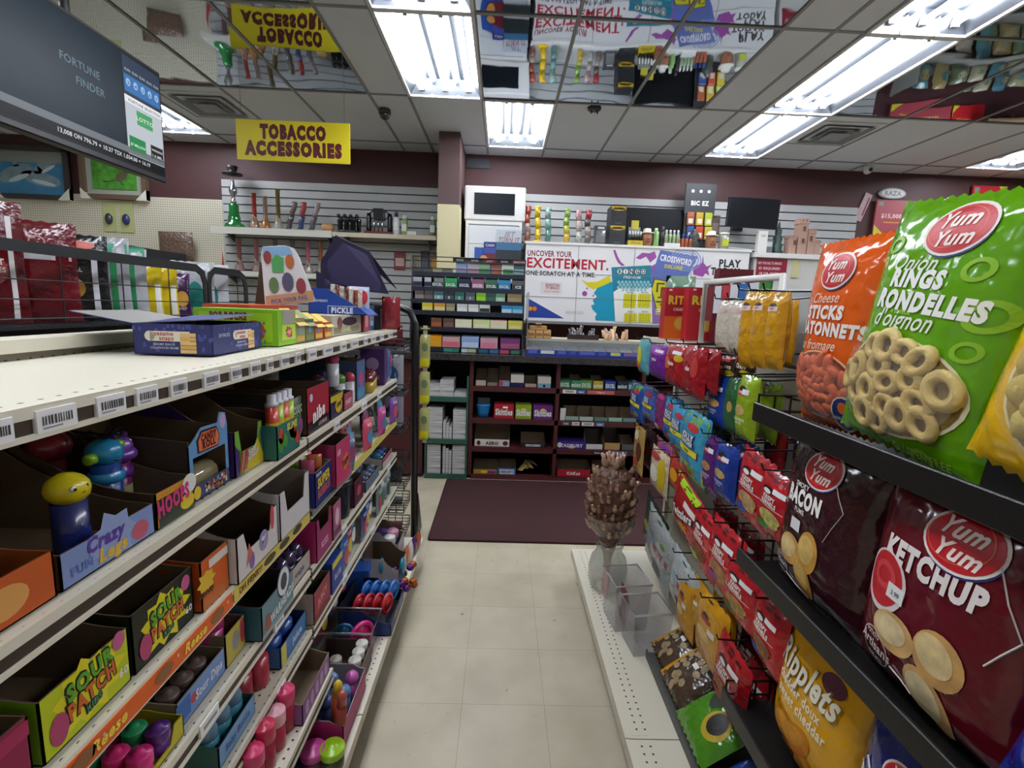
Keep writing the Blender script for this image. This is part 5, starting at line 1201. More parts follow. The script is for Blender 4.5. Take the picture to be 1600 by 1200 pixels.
# ---- third shelf
Z = .8285; XF = -.556
def p64(m): put(m, '64 g', '#e6d2da', .02, .03, .012, .05); band(m, '#a82a58', -.07, .07, .06, .08)
tray('magenta carton marked 64 g at the near end of the third shelf', .14, .25, .085, .09, '#8f1f4a', (XF, .472, Z), art=p64)
def spk(bg, sp):
    def art(m):
        w2 = .073
        splat(m, sp, .0, .05, .062, .0005, 11, 6)
        for k, (s, c, y) in enumerate((('SOUR', '#5aa02a', .058), ('PATCH', '#c9642a', .032), ('KIDS', '#2f7a6a', .018))):
            h2 = (.022, .022, .01)[k]
            m.text(s, front_map(.005, 0, 0, .0011), ink('#1e2416'), h2 * 1.1, 0, y - .001, .085 if k < 2 else .03, .1, 0, .12); m.text(s, front_map(.005, 0, 0, .0018), ink(c), h2, 0, y, .08 if k < 2 else .026, .045, 0, .12)
        blot(m, '#b0406a', -.05, .03, .014, .022, .0012); blot(m, '#c05a8a', .055, .08, .012, .014, .0012); put(m, '60', '#e0e0d0', .012, .06, .02)
    return art
tray('lime and yellow sour candy tray, large in the lower left', .148, .3, .088, .12, '#b9c41e', (XF, .63, Z), art=spk('#b9c41e', '#d8d020'), side='#6fa81e', knee=.2)
tray('black and yellow sour candy tray, right of the lime one', .152, .3, .1, .115, '#1c2014', (XF, .788, Z), art=spk('#1c2014', '#d8cc1a'), side='#1c2014', knee=.1)
def orb(m): band(m, '#d3d0c6', -.02, .045, .075, .092, .0006); splat(m, '#d8b02a', -.03, .055, .03, .0006, 8, 9); put(m, 'sunny', '#3a2a1a', .012, -.03, .03, .05, .05, .1); band(m, '#b8642c', -.045, .045, .0, .022, .0004)
tray('orange tray of wrapped orange bars beside the black and yellow tray', .092, .28, .1, .12, '#c85a1e', (XF + .01, .92, Z), art=orb, side='#c04f1a', knee=.2)
for k in range(6):
    packet('orange wrapped candy bar, %s of six lying in the orange tray' % ORD[k], (-.62 - .035 * k, .9 + .02 * (k % 2), Z + .03 + .008 * (k % 3)), .045, .08, .018, '#b8581e' if k % 2 else '#a84a1c', 0, None, 'candy_bar', 'candy bar', 'orange bars in the orange tray', (.5 + .2 * k, .2, .3 * k))
def w1(m):
    blot(m, '#8a80a8', .02, .045, .022, .024); put(m, '%', '#e0dce8', .02, .02, .035, None, .05, e=.0012); m.shape(front_map(0, 0, 0, .0006), ink('#b8604a'), [(-.06, .02), (-.045, .07), (-.03, .04)]); blot(m, '#7a5a98', -.035, .025, .012, .02); blot(m, '#b84a54', .065, .08, .01, .03)
tray('white curved-front display box with a purple logo, dark inside', .185, .32, .1, .15, '#c9c4c4', (XF + .027, 1.062, Z), art=w1, inner='#4a3c30', knee=.1, dip=.045)
tray('plain white display box of lollipop sticks, next to the purple-logo box', .185, .32, .12, .15, '#c6c4c6', (XF + .03, 1.256, Z), inner='#8a8078', dip=.06, knee=.1)
for k in range(7):
    t = thing('lollipop', 'dark lollipop on a white stick, %s of seven in the plain white box' % ORD[k], 'lollipop', (-.6 - .03 * (k % 3), 1.19 + .022 * k, Z + .004), 0, 'lollipops in the white box', (.5 * ((k % 3) - 1), .4 * ((k % 2) - .5), k))
    MB().tube([(0, 0, 0), (0, 0, .07)], .002, mat('#d8d4d0', .5), 6).build('stick', t); MB().ball((0, 0, .008 + .008), .013, mat('#4a1f24', .3, coat=.4), 10).build('candy', t)
def sup(m): put(m, 'SUPER', '#e0c82a', .028, .0, .055, .1, .05, .1, .08, .001); put(m, 'BUBBLE', '#b85a5a', .022, .0, .025, .1, .05, .1, .08, .001); put(m, 'mega', '#c9d2e6', .012, -.04, .09, .04)
tray('royal blue bubble gum box with yellow lettering, far third shelf', .135, .25, .105, .12, '#23266c', (XF + .04, 1.435, Z), art=sup, knee=.1)
for k in range(6):
    packet('%s bubble gum packet heaped in the royal blue box, %s of six' % (('pink', 'orange', 'green', 'rose', 'brown', 'lime')[k], ORD[k]), (-.55 - .03 * (k // 2), 1.395 + .045 * (k % 2) + .01 * k, Z + .085), .045, .05, .02, ('#c05a80', '#b8683a', '#6a9a3a', '#c84a70', '#7a4a34', '#8aae3a')[k], .4 * k, None, 'candy_packet', 'packet', 'gum packets in the blue box')
def p60(m): put(m, '60', '#e6c4d0', .018, -.045, .1, .03, .05); splat(m, '#d8743a', .02, .06, .04, .0005, 9, 3); put(m, 'ZAPP', '#3a2030', .02, .02, .05, .07, .06, .1, .1, .001); band(m, '#c03a64', -.075, .075, 0, .02)
tray('hot pink tray marked 60 on the far third shelf', .15, .28, .14, .145, '#b83a68', (XF + .045, 1.605, Z), art=p60, inner='#4a3a34', side='#9a2f5a', knee=.0)
cs = ('#5a7a9a', '#6a8aa8', '#a83a4a', '#c8506a', '#8a4a6a', '#3a5a9a', '#b84a8a', '#4a8ab0', '#c9a43c', '#7a4a9a')
for k in range(10):
    y = 1.715 + .08 * k
    packet('%s standing candy pouch, %s of ten along the far third shelf' % (('steel blue', 'grey blue', 'crimson', 'rose', 'plum', 'blue', 'magenta', 'teal', 'gold', 'violet')[k], ORD[k]), (XF + .03 - .03 * (k % 3), y, Z), .075, .13 + .015 * (k % 3), .03, cs[k], RP + .2 * ((k % 3) - 1), lambda m, fn, k=k: (m.disc(fn, ink(cs[(k + 4) % 10]), 0, .06, .022, .03, 12), m.text(('YUM', 'SOUR', 'POP', 'FIZZ')[k % 4], fn, ink('#e0dcd8'), .012, 0, .1, .05)), group='standing pouches on the far third shelf')
for k in range(3): hung_packet('long pinkish %s strip packet hanging under the second shelf, %s of three' % (('rose', 'pale', 'red')[k], ORD[k]), -.56 - .01 * k, .985, .05, .15, ('#a8606a', '#b88a8c', '#98303c')[k], '#d8c0c0', 1.72 + .06 * k).rotation_euler = (0, 0, RP)

# ---- fourth shelf
Z = .6385; XF = -.56
tray('yellow display tray filled with round-lidded candy tubs, bottom left', .16, .24, .04, .048, '#b8b02a', (XF + .012, .722, Z), knee=.0, dip=.028, inner='#a89a2a')
for x, y, c, n in ((-.60, .715, '#c8206c', 'bright pink-lidded candy tub, near row of the yellow tray, middle'), (-.563, .715, '#d0267a', 'hot pink-lidded candy tub, near row of the yellow tray, closest to the aisle'), (-.64, .715, '#1f8058', 'green-lidded candy tub, near row of the yellow tray, rearmost'),
        (-.645, .764, '#c2246a', 'rose-lidded candy tub, far row of the yellow tray, rearmost'), (-.606, .764, '#1f8a58', 'green-lidded candy tub, far row of the yellow tray, middle'), (-.567, .764, '#5a2a7c', 'purple-lidded candy tub, far row of the yellow tray, closest to the aisle')):
    capped('candy_tub', n, 'candy tub', (x, y, Z + .003), .019, .045, c, c, .45, 'round tubs in the yellow tray')
def blt(m): band(m, '#2f62a8', -.08, -.04, .01, .05); put(m, 'Sour Dips', '#d8dce8', .018, .02, .02, .09, .03, .15); blot(m, '#b03a44', -.03, .03, .01, .01)
tray('pale blue tray of dark jelly cups, next to the yellow tray', .155, .28, .055, .11, '#6f8cc0', (XF, .882, Z), art=blt, side='#8a7c68', knee=.5, inner='#7c6e5a')
for k in range(8):
    capped('jelly_cup', 'dark brown jelly cup in the pale blue tray, %s of eight' % ORD[k], 'jelly cup', (-.60 - .055 * (k // 3), .84 + .042 * (k % 3), Z + .003), .02, .045 + .008 * (k // 3), '#4a3c38', '#5c4c46', .3, 'dark cups in the pale blue tray')
tray('yellow and pink printed tray of magenta bottles, fourth shelf', .078, .26, .075, .085, '#b8a84a', (XF, 1.003, Z), art=lambda m: (blot(m, '#8a8a88', -.0, .04, .014, .022), blot(m, '#a83a4a', .028, .045, .01, .03)), side='#7a6c5a', knee=.2)
for k in range(3): capped('candy_bottle', 'magenta square-shouldered candy bottle, %s of three in the yellow and pink tray' % ORD[k], 'bottle', (-.6 - .05 * k, .985 + .012 * k, Z + .003), .024, .12 + .005 * k, '#a01f68', '#a8246e', .35, 'magenta bottles')
def war(m):
    m.disc(front_map(0, 0, 0, .0006), ink('#2a3a58'), .03, .085, .036, .04, 20); m.disc(front_map(0, 0, 0, .001), ink('#d0d4dc'), .03, .085, .031, .035, 20); m.disc(front_map(0, 0, 0, .0014), ink('#1f2430'), .03, .085, .018, .022, 16)
    put(m, 'WARHEADS', '#c9d0d4', .022, .02, .025, .13, .05, .1, .1, .0016); blot(m, '#8a4a40', -.055, .03, .018, .02); band(m, '#8a9a9c', -.085, .085, 0, .012)
tray('teal and grey candy box with a round emblem, fourth shelf', .168, .28, .085, .1, '#5f7f88', (XF + .035, 1.135, Z), art=war, side='#2f5a68', knee=.2, inner='#3a3028')
tray('low beige tray of dark purple candy bottles, fourth shelf', .16, .26, .055, .07, '#a8a098', (XF + .015, 1.31, Z), art=lambda m: put(m, 'grape', '#5a4a78', .018, 0, .02, .09), knee=.3)
for k in range(6): capsule('candy_capsule', 'dark purple clear-domed candy capsule, %s of six in the low beige tray' % ORD[k], 'capsule', (-.575 - .05 * (k // 3), 1.265 + .046 * (k % 3), Z + .003), .021, .085, '#33264a', '#4a3f68', 'purple capsules')
tray('tall magenta candy box with an empty brown inside, fourth shelf', .13, .26, .13, .14, '#8f1f5c', (XF + .03, 1.47, Z), dip=.04, knee=.1, side='#b02a6c', art=lambda m: put(m, 'KISS', '#d8a8c0', .02, 0, .03, .08))
tray('pink patterned slim box right of the tall magenta box', .08, .2, .12, .13, '#a85a7c', (XF + .03, 1.59, Z), knee=.0, art=lambda m: (blot(m, '#d8c0cc', 0, .07, .02, .03), band(m, '#5a2a4a', -.035, .035, .01, .03)))
t = thing('tumbler', 'black tumbler with a blue-grey shine on the far fourth shelf', 'tumbler', (-.58, 1.75, Z)); MB().lathe([(.04, 0), (.042, .01), (.05, .12), (.05, .125)], mat('#1a1f2c', .18, .2), 18).build('body', t); MB().lathe([(.052, .125), (.052, .14), (.03, .147), (.012, .15)], mat('#121317', .3), 18).build('lid', t)
tray('dark wine-red box on the far fourth shelf beside the black tumbler', .12, .24, .1, .13, '#4a1f34', (XF + .02, 1.88, Z), knee=.2, art=lambda m: (splat(m, '#b84a58', 0, .05, .03),))
tray('low blue-grey tray of small dark pots, far fourth shelf', .22, .26, .045, .07, '#5a6a80', (XF + .02, 2.09, Z), knee=.2)
for k in range(8): capped('candy_pot', 'small dark %s pot in the low blue-grey tray, %s of eight' % (('blue', 'grey')[k % 2], ORD[k]), 'candy pot', (-.57 - .055 * (k // 4), 2.015 + .05 * (k % 4), Z + .003), .02, .055, '#3a4454', ('#3f5a8a', '#6a7280')[k % 2], .3, 'small pots')
tray('pale tray with red edge at the far end of the fourth shelf', .2, .26, .05, .08, '#b0a8ac', (XF + .02, 2.37, Z), knee=.2, art=lambda m: band(m, '#a83a48', -.1, .1, .032, .048))
for k in range(6): capped('candy_pot', 'tiny %s pot, %s of six in the red-edged tray' % (('teal', 'blue', 'navy')[k % 3], ORD[k]), 'candy pot', (-.58 - .06 * (k // 3), 2.31 + .06 * (k % 3), Z + .003), .022, .06, '#4a5a6c', ('#2f7a8a', '#3a62a8', '#2a3564')[k % 3], .4, 'tiny pots')

# ---- fifth shelf
Z = .4485; XF = -.555
tray('sky blue tray of domed candy capsules, bottom left', .15, .2, .05, .055, '#6f9cc8', (XF, .985, Z), art=lambda m: put(m, 'Baby Bottle', '#3f62a0', .016, 0, .018, .1), knee=.0, inner='#2f5048', side='#3a6a60')
for k in range(6): capsule('candy_capsule', 'light blue dome-topped capsule, %s column of the %s row in the sky blue tray' % (ORD[k % 3], ('front', 'rear')[k // 3]), 'capsule', (-.595 - .06 * (k // 3), .94 + .048 * (k % 3), Z + .003), .022, .085, '#3a8aa0', '#7aa8c8', 'blue capsules')
for k, (x, y, c, cap, l) in enumerate(((-.60, 1.085, '#8f2430', '#5a6a54', 'dark red drink bottle with a green-grey cap beside the sky blue tray'), (-.66, 1.09, '#7a1f2a', '#3a2a2a', 'dark red drink bottle behind the green-grey capped one'), (-.59, 1.15, '#a82f40', '#c04a54', 'red drink bottle with a pale top, second from the sky blue tray'), (-.64, 1.185, '#c0506a', '#d88a9c', 'pink drink bottle with a pink top next to the blue tray'))):
    t = capped('drink_bottle', l, 'bottle', (x, y, Z), .028, .125, c, cap, .4, None, 'nozzle', None, None)
tray('blue tray with a pale rim holding blue bottles, fifth shelf', .17, .25, .06, .075, '#3f74b0', (XF, 1.285, Z), art=lambda m: (band(m, '#c9c04a', -.08, -.05, .0, .06), put(m, 'juice', '#c9d8e8', .02, .02, .02, .08)), knee=.1, inner='#23406a')
for k in range(4): capped('drink_bottle', 'blue spout bottle in the pale-rimmed blue tray, %s of four' % ORD[k], 'bottle', (-.60 - .06 * (k // 2), 1.245 + .07 * (k % 2), Z + .003), .029, .11, '#1f4a98', '#2a5fb4', .45, 'blue spout bottles', 'nozzle')
tray('red patterned tray of green and red sweets, fifth shelf', .14, .25, .1, .1, '#98303c', (XF + .02, 1.455, Z), art=lambda m: (put(m, 'JUICY', '#d8a0a0', .02, 0, .05, .1, .03, .1, .2), band(m, '#6a1f2c', -.07, .07, 0, .02)), knee=.0, side='#b8a8a0')
for k in range(5): packet('%s sweet packet, %s of five in the red patterned tray' % (('green', 'red', 'lime', 'brown', 'dark red')[k], ORD[k]), (-.6 - .03 * k, 1.43 + .02 * (k % 3), Z + .06), .05, .06, .025, ('#3f8a2a', '#8f2a24', '#6aae2a', '#5a3a24', '#6a1f20')[k], .5 * k, None, 'candy_packet', 'packet', 'packets in the red tray')
carton('royal blue upright box with a yellow top on the fifth shelf', .11, .16, .11, '#1f3a8a', (XF + .02, 1.60, Z), RP, lambda m: (band(m, '#c9c02a', -.05, .05, .085, .108), put(m, 'BLUE', '#c9d2ea', .018, 0, .04, .08)), 'candy_box')
for k in range(7):
    packet('%s upright toy card, %s of seven on the far fifth shelf' % (('blue', 'red', 'teal', 'navy', 'sky', 'violet', 'grey')[k], ORD[k]), (XF + .01 - .012 * (k % 3), 1.70 + .085 * k, Z), .08, .13, .02, ('#2f5aa0', '#8a2f44', '#2a6a78', '#23346c', '#4a7ab0', '#4a3a7a', '#6a7078')[k], RP, lambda m, fn, k=k: (m.disc(fn, ink(('#b8485a', '#c9a84a', '#d8d8dc')[k % 3]), 0, .06, .024, .03, 12), m.text('TOY', fn, ink('#d0d4dc'), .014, 0, .1)), 'toy_card', 'toy card', 'toy cards on the far fifth shelf')
for k, (c, l) in enumerate((('#2a6a3c', 'green'), ('#6a7478', 'silver'), ('#2f5048', 'dark green'))): capped('drink_bottle', '%s bottle near the far end of the fifth shelf' % l, 'bottle', (-.575, 2.32 + .07 * k, Z), .03, .13, c, ('#c0c4c8', '#8a9094', '#9ab0a0')[k], .3, None, 'dome')

# ---- sixth shelf (near bay only)
Z = .3235; XF = -.495
for k in range(8):
    r, q2 = divmod(k, 4)
    capped('candy_bottle', 'red and pink candy bottle, %s in the %s row of the sixth shelf' % (ORD[q2], ('front', 'rear')[r]), 'bottle', (-.525 - .06 * r, .985 + .055 * q2 + .02 * r, Z), .024, .1 + .012 * ((q2 + r) % 2), ('#a82a48', '#981f3c')[k % 2], ('#d0386a', '#c02c50', '#d8a0ac')[k % 3], .35, 'red and pink bottles')
t = thing('bubble_bottle', 'clear round-topped bottle with pink base on the sixth shelf', 'bottle', (-.60, 1.225, Z)); t.scale = (.85, .85, .85); MB().lathe([(.028, 0), (.03, .05)], mat('#b02a5a', .3, coat=.3), 14).build('base', t); MB().lathe([(.03, .05), (.036, .07), (.034, .1), (.015, .12)], clear('#d8d4cc', .4, .04, .6), 14).build('dome', t)
t = thing('bubble_bottle', 'clear dome with a yellow and green toy inside, rear of the sixth shelf', 'bottle', (-.66, 1.31, Z)); t.scale = (.8, .8, .8); MB().lathe([(.03, 0), (.034, .05), (.03, .09), (.012, .11)], clear('#d8d8cc', .4, .04, .65), 14).build('dome', t); MB().ball((0, 0, .04), .014, mat('#d8c42a', .4), 10).build('yellow_toy', t); MB().ball((0, .01, .018), .012, mat('#3a7a3a', .4), 10).build('green_toy', t)
tray('purple and white patterned tray at the joint end of the sixth shelf', .2, .17, .06, .07, '#8a5a94', (XF + .012, 1.255, Z), art=lambda m: [blot(m, '#c0a0c8', -.07 + .035 * k, .03, .012, .02) for k in range(5)], knee=.0, inner='#7c6a54')
# ================================================================== goods on the left base deck
Z = .1585
tray('pink display tray of tube candies on the base deck, nearest to the viewer', .23, .16, .075, .09, '#a8246c', (-.41, 1.365, Z), knee=.0, inner='#8a8a8c', side='#b02a74')
for k, (x, y, c, l) in enumerate(((-.44, 1.43, '#c058a8', 'pink'), (-.50, 1.42, '#6a8ab8', 'pale blue'), (-.445, 1.37, '#5a7ab0', 'blue'), (-.53, 1.37, '#4a5a94', 'slate blue'), (-.485, 1.33, '#3a4f94', 'navy'))):
    t = thing('candy_egg', '%s ball-topped candy tube in the pink deck tray' % l, 'candy', (x, y, Z + .003))
    MB().lathe([(.018, 0), (.019, .06)], mat(c, .3, coat=.3), 12).build('tube', t); MB().ball((0, 0, .078), .022, mat(c, .25, coat=.5), 12).build('ball', t)
for k, (x, y, c, c2, l) in enumerate(((-.455, 1.315, '#a8482a', '#d8b82a', 'tall orange and yellow spray tube standing in the pink deck tray'), (-.43, 1.275, '#8f3a34', '#b0524a', 'tall dull red tube in the near corner of the pink deck tray'))):
    t = thing('candy_tube', l, 'candy tube', (x, y, Z + .003), 0, None, (.12, .1, 0)); MB().lathe([(.016, 0), (.016, .13)], mat(c, .35, coat=.2), 12).build('tube', t); MB().lathe([(.014, .13), (.012, .17), (.006, .18)], mat(c2, .35), 12).build('tip', t)
capped('candy_jar', 'jar with a pink patterned lid at the near end of the base deck', 'jar', (-.475, 1.195, Z), .034, .06, '#5a2a4a', '#c84a98', .35)
capped('candy_jar', 'jar with a lime green lid at the near end of the base deck', 'jar', (-.405 - .02, 1.20, Z), .034, .06, '#3a4a2a', '#9ac81e', .35)
solo('display_card', 'dark navy curved card behind the pink and lime lidded jars', 'card', MB().slab([(0, 0, 0), (0, .1, 0), (-.02, .13, .02), (-.1, .06, .1), (-.12, 0, .1)], .003, card('#20224a')), (-.47, 1.085, Z))
tray('brown carton of white-capped candy jars on the base deck', .13, .16, .07, .085, '#4a2430', (-.425, 1.545, Z), knee=.0, inner='#4f443a', side='#6a2a44')
for k in range(3):
    t = capped('candy_jar', 'small dark jar with a speckled white cap, %s of three in the brown carton' % ORD[k], 'jar', (-.452, 1.505 + .042 * k, Z + .003), .021, .085, '#3a302a', '#dcdad2', .3, 'white-capped jars')
capped('candy_jar', 'clear-lidded dark jar at the back of the brown carton', 'jar', (-.52, 1.52, Z + .003), .02, .075, '#4a4038', '#a8a49c', .3)
def tub(label, w, d, h, loc, rz, col='#d8d8de'):
    t = thing('clear_tub', label, 'plastic tub', loc, rz); c = clear(col, .4, .05, .93)
    x = w / 2; m = MB()
    m.add([(-x * .88, .01, 0), (x * .88, .01, 0), (x * .88, d - .01, 0), (-x * .88, d - .01, 0), (-x, 0, h), (x, 0, h), (x, d, h), (-x, d, h)], [(0, 3, 2, 1), (0, 1, 5, 4), (1, 2, 6, 5), (2, 3, 7, 6), (3, 0, 4, 7)], c); m.build('walls', t)
    MB().tube([(-x, 0, h), (x, 0, h), (x, d, h), (-x, d, h)], .004, clear(col, .5, .05, .5), 6, True).build('rim', t)
    return t
tub('clear plastic tub holding a pink ring and blue ring toys on the base deck', .15, .22, .1, (-.425, 1.69, Z), RP)
ring_pop('ring_toy', 'bright pink oval ring toy standing in the clear tub', 'toy', (-.475, 1.665, Z + .004), .045, '#e0187c', .9)
ring_pop('ring_toy', 'teal blue ring toy lying at the back of the clear tub', 'toy', (-.55, 1.70, Z + .004), .032, '#1f7aa8', .2)
carton('small dark red card box in front of the pink ring toy', .06, .05, .045, '#6a1f34', (-.432, 1.60 + .03, Z), RP, None, 'candy_box')
def navart(m): band(m, '#5a6498', .02, .11, .01, .022); put(m, 'ORBIT', '#b89c3c', .018, -.03, .03, .07, .05); band(m, '#d0d4dc', .03, .1, .024, .028)
tray('navy blue tray of red and blue ring lollipops at the edge of the base deck', .24, .2, .05, .1, '#263a78', (-.385, 1.865, Z), art=navart, knee=.3, inner='#1d2030')
for k in range(4): ring_pop('ring_lollipop', 'red ring lollipop, %s from the shelf side of the red row' % ORD[k], 'lollipop', (-.53 + .036 * k, 1.83 + .004 * k, Z + .03), .036, '#c42430', RP - .3, 'red ring lollipops')
for k in range(4): ring_pop('ring_lollipop', 'blue ring lollipop, %s from the shelf side of the blue row' % ORD[k], 'lollipop', (-.525 + .036 * k, 1.925 + .004 * k, Z + .03), .036, '#2f74c8', RP - .3, 'blue ring lollipops')
carton('blue carton with a white barcode sticker behind the ring lollipops', .11, .11, .13, '#2a5cb0', (-.54, 2.04, Z), RP + .15, lambda m: (band(m, '#d8d8dc', .0, .045, .03, .1), blot(m, '#8a3a3c', -.03, .03, .015, .015)), 'candy_box')
tray('open brown carton of foil candies at the far end of the base deck', .17, .16, .09, .14, '#b8b4b0', (-.42, 2.15, Z), knee=.2, inner='#5a4838')
q = random.Random(21)
for k in range(20):
    c = ('#d8782a', '#5a2a7a', '#6a2f8a', '#b8602a')[k % 4]
    solo('foil_candy', '%s foil-wrapped candy, %s in the heap by the blue ring lollipops' % (('orange', 'purple', 'violet', 'copper')[k % 4], ORD[k]), 'candy', MB().ball((0, 0, .017), .017, mat(c, .22, .6, bump=.6, bscale=80), 10, 1.1, 1, .95), (-.44 + .028 * (k % 4) - .02 * (k % 3), 2.0 + .022 * (k % 5) + .004 * k, Z + .024 * (k // 8)), 0, 'foil candies on the base deck')
for k, (x, y) in enumerate(((-.41, 2.09), (-.50, 2.08))):
    t = thing('candy_wand', 'teal oval wand toy, %s the foil candies' % ('right of', 'left of')[k], 'toy', (x, y, Z)); MB().ball((0, 0, .1), .026, mat('#2a8aa0', .25, coat=.5), 12, .5, 1, 1.5).build('head', t); MB().lathe([(.008, 0), (.008, .07)], mat('#2a8aa0', .3), 10).build('handle', t)
def pl(m): put(m, 'PUSH', '#b88a78', .02, 0, .04, .08)
tray('pale open box of dark-lidded tubs at the far end of the base deck', .15, .2, .1, .16, '#a8a8b0', (-.47, 2.36, Z), knee=.2, art=pl, inner='#6a5a48')
for k in range(4): capped('candy_tub', '%s-lidded candy tub in the pale open box' % ('white', 'pink', 'navy', 'violet')[k], 'candy tub', (-.52 - .05 * (k // 2), 2.325 + .07 * (k % 2), Z + .003), .03, .12, '#3a2f5a', ('#d8d8d8', '#c88aa8', '#23265a', '#4a2f78')[k], .3, 'tubs in the pale box')
for k in range(4): packet('%s striped pouch lying by the dark-lidded tubs, %s of four' % (('orange', 'white', 'purple', 'copper')[k], ORD[k]), (-.43 + .01 * k, 2.28 + .055 * k, Z), .06, .09, .03, ('#c2602a', '#d8d0d0', '#5a2a6a', '#a8502a')[k], RP, None, 'candy_packet', 'packet', 'striped pouches on the base deck')
for k in range(5): packet('%s toy pack standing at the back of the far base deck, %s of five' % (('red', 'blue', 'navy', 'green', 'pink')[k], ORD[k]), (-.64, 1.72 + .12 * k, Z), .1, .16, .03, ('#8a2434', '#2a4f98', '#20285a', '#2f6a4a', '#a83a70')[k], RP, lambda m, fn, k=k: m.disc(fn, ink(('#c8b04a', '#c8c8d0', '#b8485a')[k % 3]), 0, .08, .03, .04, 12), 'toy_pack', 'toy pack', 'toy packs at the back of the deck')

# ================================================================== black wire end rack
bk = mat('#17181b', .35)
t = thing('wire_end_rack', 'black wire basket rack with rounded tube frame at the far end of the candy gondola', 'wire rack', (-.72, 2.72, 0))
def fr(x0, x1, y, z1):
    return [(x0, y, 0), (x0, y, z1 - .09), (x0 + .03, y, z1 - .025), (x0 + .09, y, z1), (x1 - .09, y, z1), (x1 - .03, y, z1 - .025), (x1, y, z1 - .09), (x1, y, 0)]
m = wmb(t); m.tube(fr(-.96, -.487, 2.83, 1.4), .02, bk, 8); m.build('tube_frame', t)
for x in (-.96, -.487): wmb(t).tube([(x, 2.63, .03), (x, 3.0, .03)], .02, bk, 8).build('foot', t)
wmb(t).slab([(-.467, 2.84, .02), (-.467, 3.0, .02), (-.467, 2.98, .06), (-.467, 2.86, .3), (-.467, 2.84, .3)], .006, bk).build('side_gusset', t)
def basket(z, h, y0=2.63, y1=2.81, x0=-.93, x1=-.51):
    m = wmb(t); r = .0022
    for zz in (z, z + h): m.tube([(x0, y0, zz), (x1, y0, zz), (x1, y1, zz), (x0, y1, zz)], r * 1.5, bk, 5, True)
    n = 10
    for i in range(n + 1):
        x = x0 + (x1 - x0) * i / n; m.tube([(x, y0, z + h), (x, y0, z), (x, y1, z), (x, y1, z + h)], r, bk, 4)
    for k in range(1, 3):
        m.tube([(x1, y0, z + h * k / 3), (x1, y1, z + h * k / 3)], r, bk, 4); m.tube([(x0, y0, z + h * k / 3), (x1, y0, z + h * k / 3)], r, bk, 4); m.tube([(x0, y1, z + h * k / 3), (x1, y1, z + h * k / 3)], r, bk, 4)
    for k in range(1, 5): m.tube([(x0, y0 + (y1 - y0) * k / 5, z), (x1, y0 + (y1 - y0) * k / 5, z)], r, bk, 4)
    o = m.build('wire_basket', t)
for z, h in ((1.17, .06), (.93, .06), (.72, .06), (.53, .05), (.40, .05), (.27, .06), (.12, .06)): basket(z, h)
for k, (x, z, c, c2, w2, h2, l) in enumerate(((-.59, .935, '#9aa0aa', '#2f5a9a', .12, .2, 'silver and blue snack bag in the upper wire basket, next to the black pole'), (-.73, .935, '#7a8088', '#3a4a78', .13, .19, 'dull silver snack bag in the upper wire basket, left one'), (-.865, .935, '#3a2f3a', '#a83a5a', .13, .18, 'dark snack bag with pink top at the left of the upper wire basket'),
      (-.59, .725, '#8d8a9c', '#2a2f48', .12, .19, 'grey pouch with a dark round picture in the second wire basket'), (-.725, .725, '#a8a8ac', '#5a6070', .12, .18, 'pale grey pouch in the second wire basket'), (-.86, .725, '#6a6a78', '#3a3a4a', .12, .18, 'slate pouch at the left of the second wire basket'),
      (-.60, 1.175, '#5a1f28', '#8a2a34', .13, .12, 'dark red box bag in the top wire basket by the pole'), (-.75, 1.175, '#8a2434', '#c9c4c4', .12, .11, 'red and white pack in the top wire basket'), (-.60, .405, '#2a2d34', '#4a5568', .12, .1, 'dark packet in the fourth wire basket'), (-.76, .405, '#33343c', '#555a66', .14, .09, 'dark grey packet in the fourth wire basket'),
      (-.61, .275, '#4a4e54', '#8a9098', .15, .05, 'low grey packet in the second lowest wire basket'), (-.62, .125, '#6a3a3c', '#c9b8b0', .17, .05, 'dark red printed packet in the lowest wire basket'))):
    packet(l, (x, 2.72, z + .006), w2, h2, .055, c, 0, lambda m, fn, c2=c2, h2=h2, w2=w2: (m.disc(fn, ink(c2), 0, h2 * .45, w2 * .3, h2 * .25, 14), m.patch(fn, ink(c2), -w2 * .06, w2 * .06, h2 * .05, h2 * .95, 1, 6)), 'snack_pouch', 'snack pouch')
t = thing('clip_strip', 'hanging strip with three small yellow and clear snack bags beside the black pole', 'clip strip', (-.43, 2.83, .62))
MB().box(-.012, .012, -.002, .002, 0, .68, clear('#e8e8d0', .3, .05, .5)).build('strip', t)
for k in range(3):
    z = .44 - .21 * k
    o = packet('x', (0, -.012, z), .06, .19, .025, '#a8a86a', 0, lambda m, fn: (m.patch(fn, ink('#d8d01a'), -.024, .024, .01, .055, 3, 3), m.disc(fn, ink('#6a7a5a'), 0, .12, .018, .025, 12)))
    o.name = 'small_bag'; del o['label']; del o['category']; o.parent = t
MB().lathe([(.028, 0), (.028, .006)], card('#9aa84a'), 16, (0, -.004, .66), 1, .3).build('round_top_label', t)

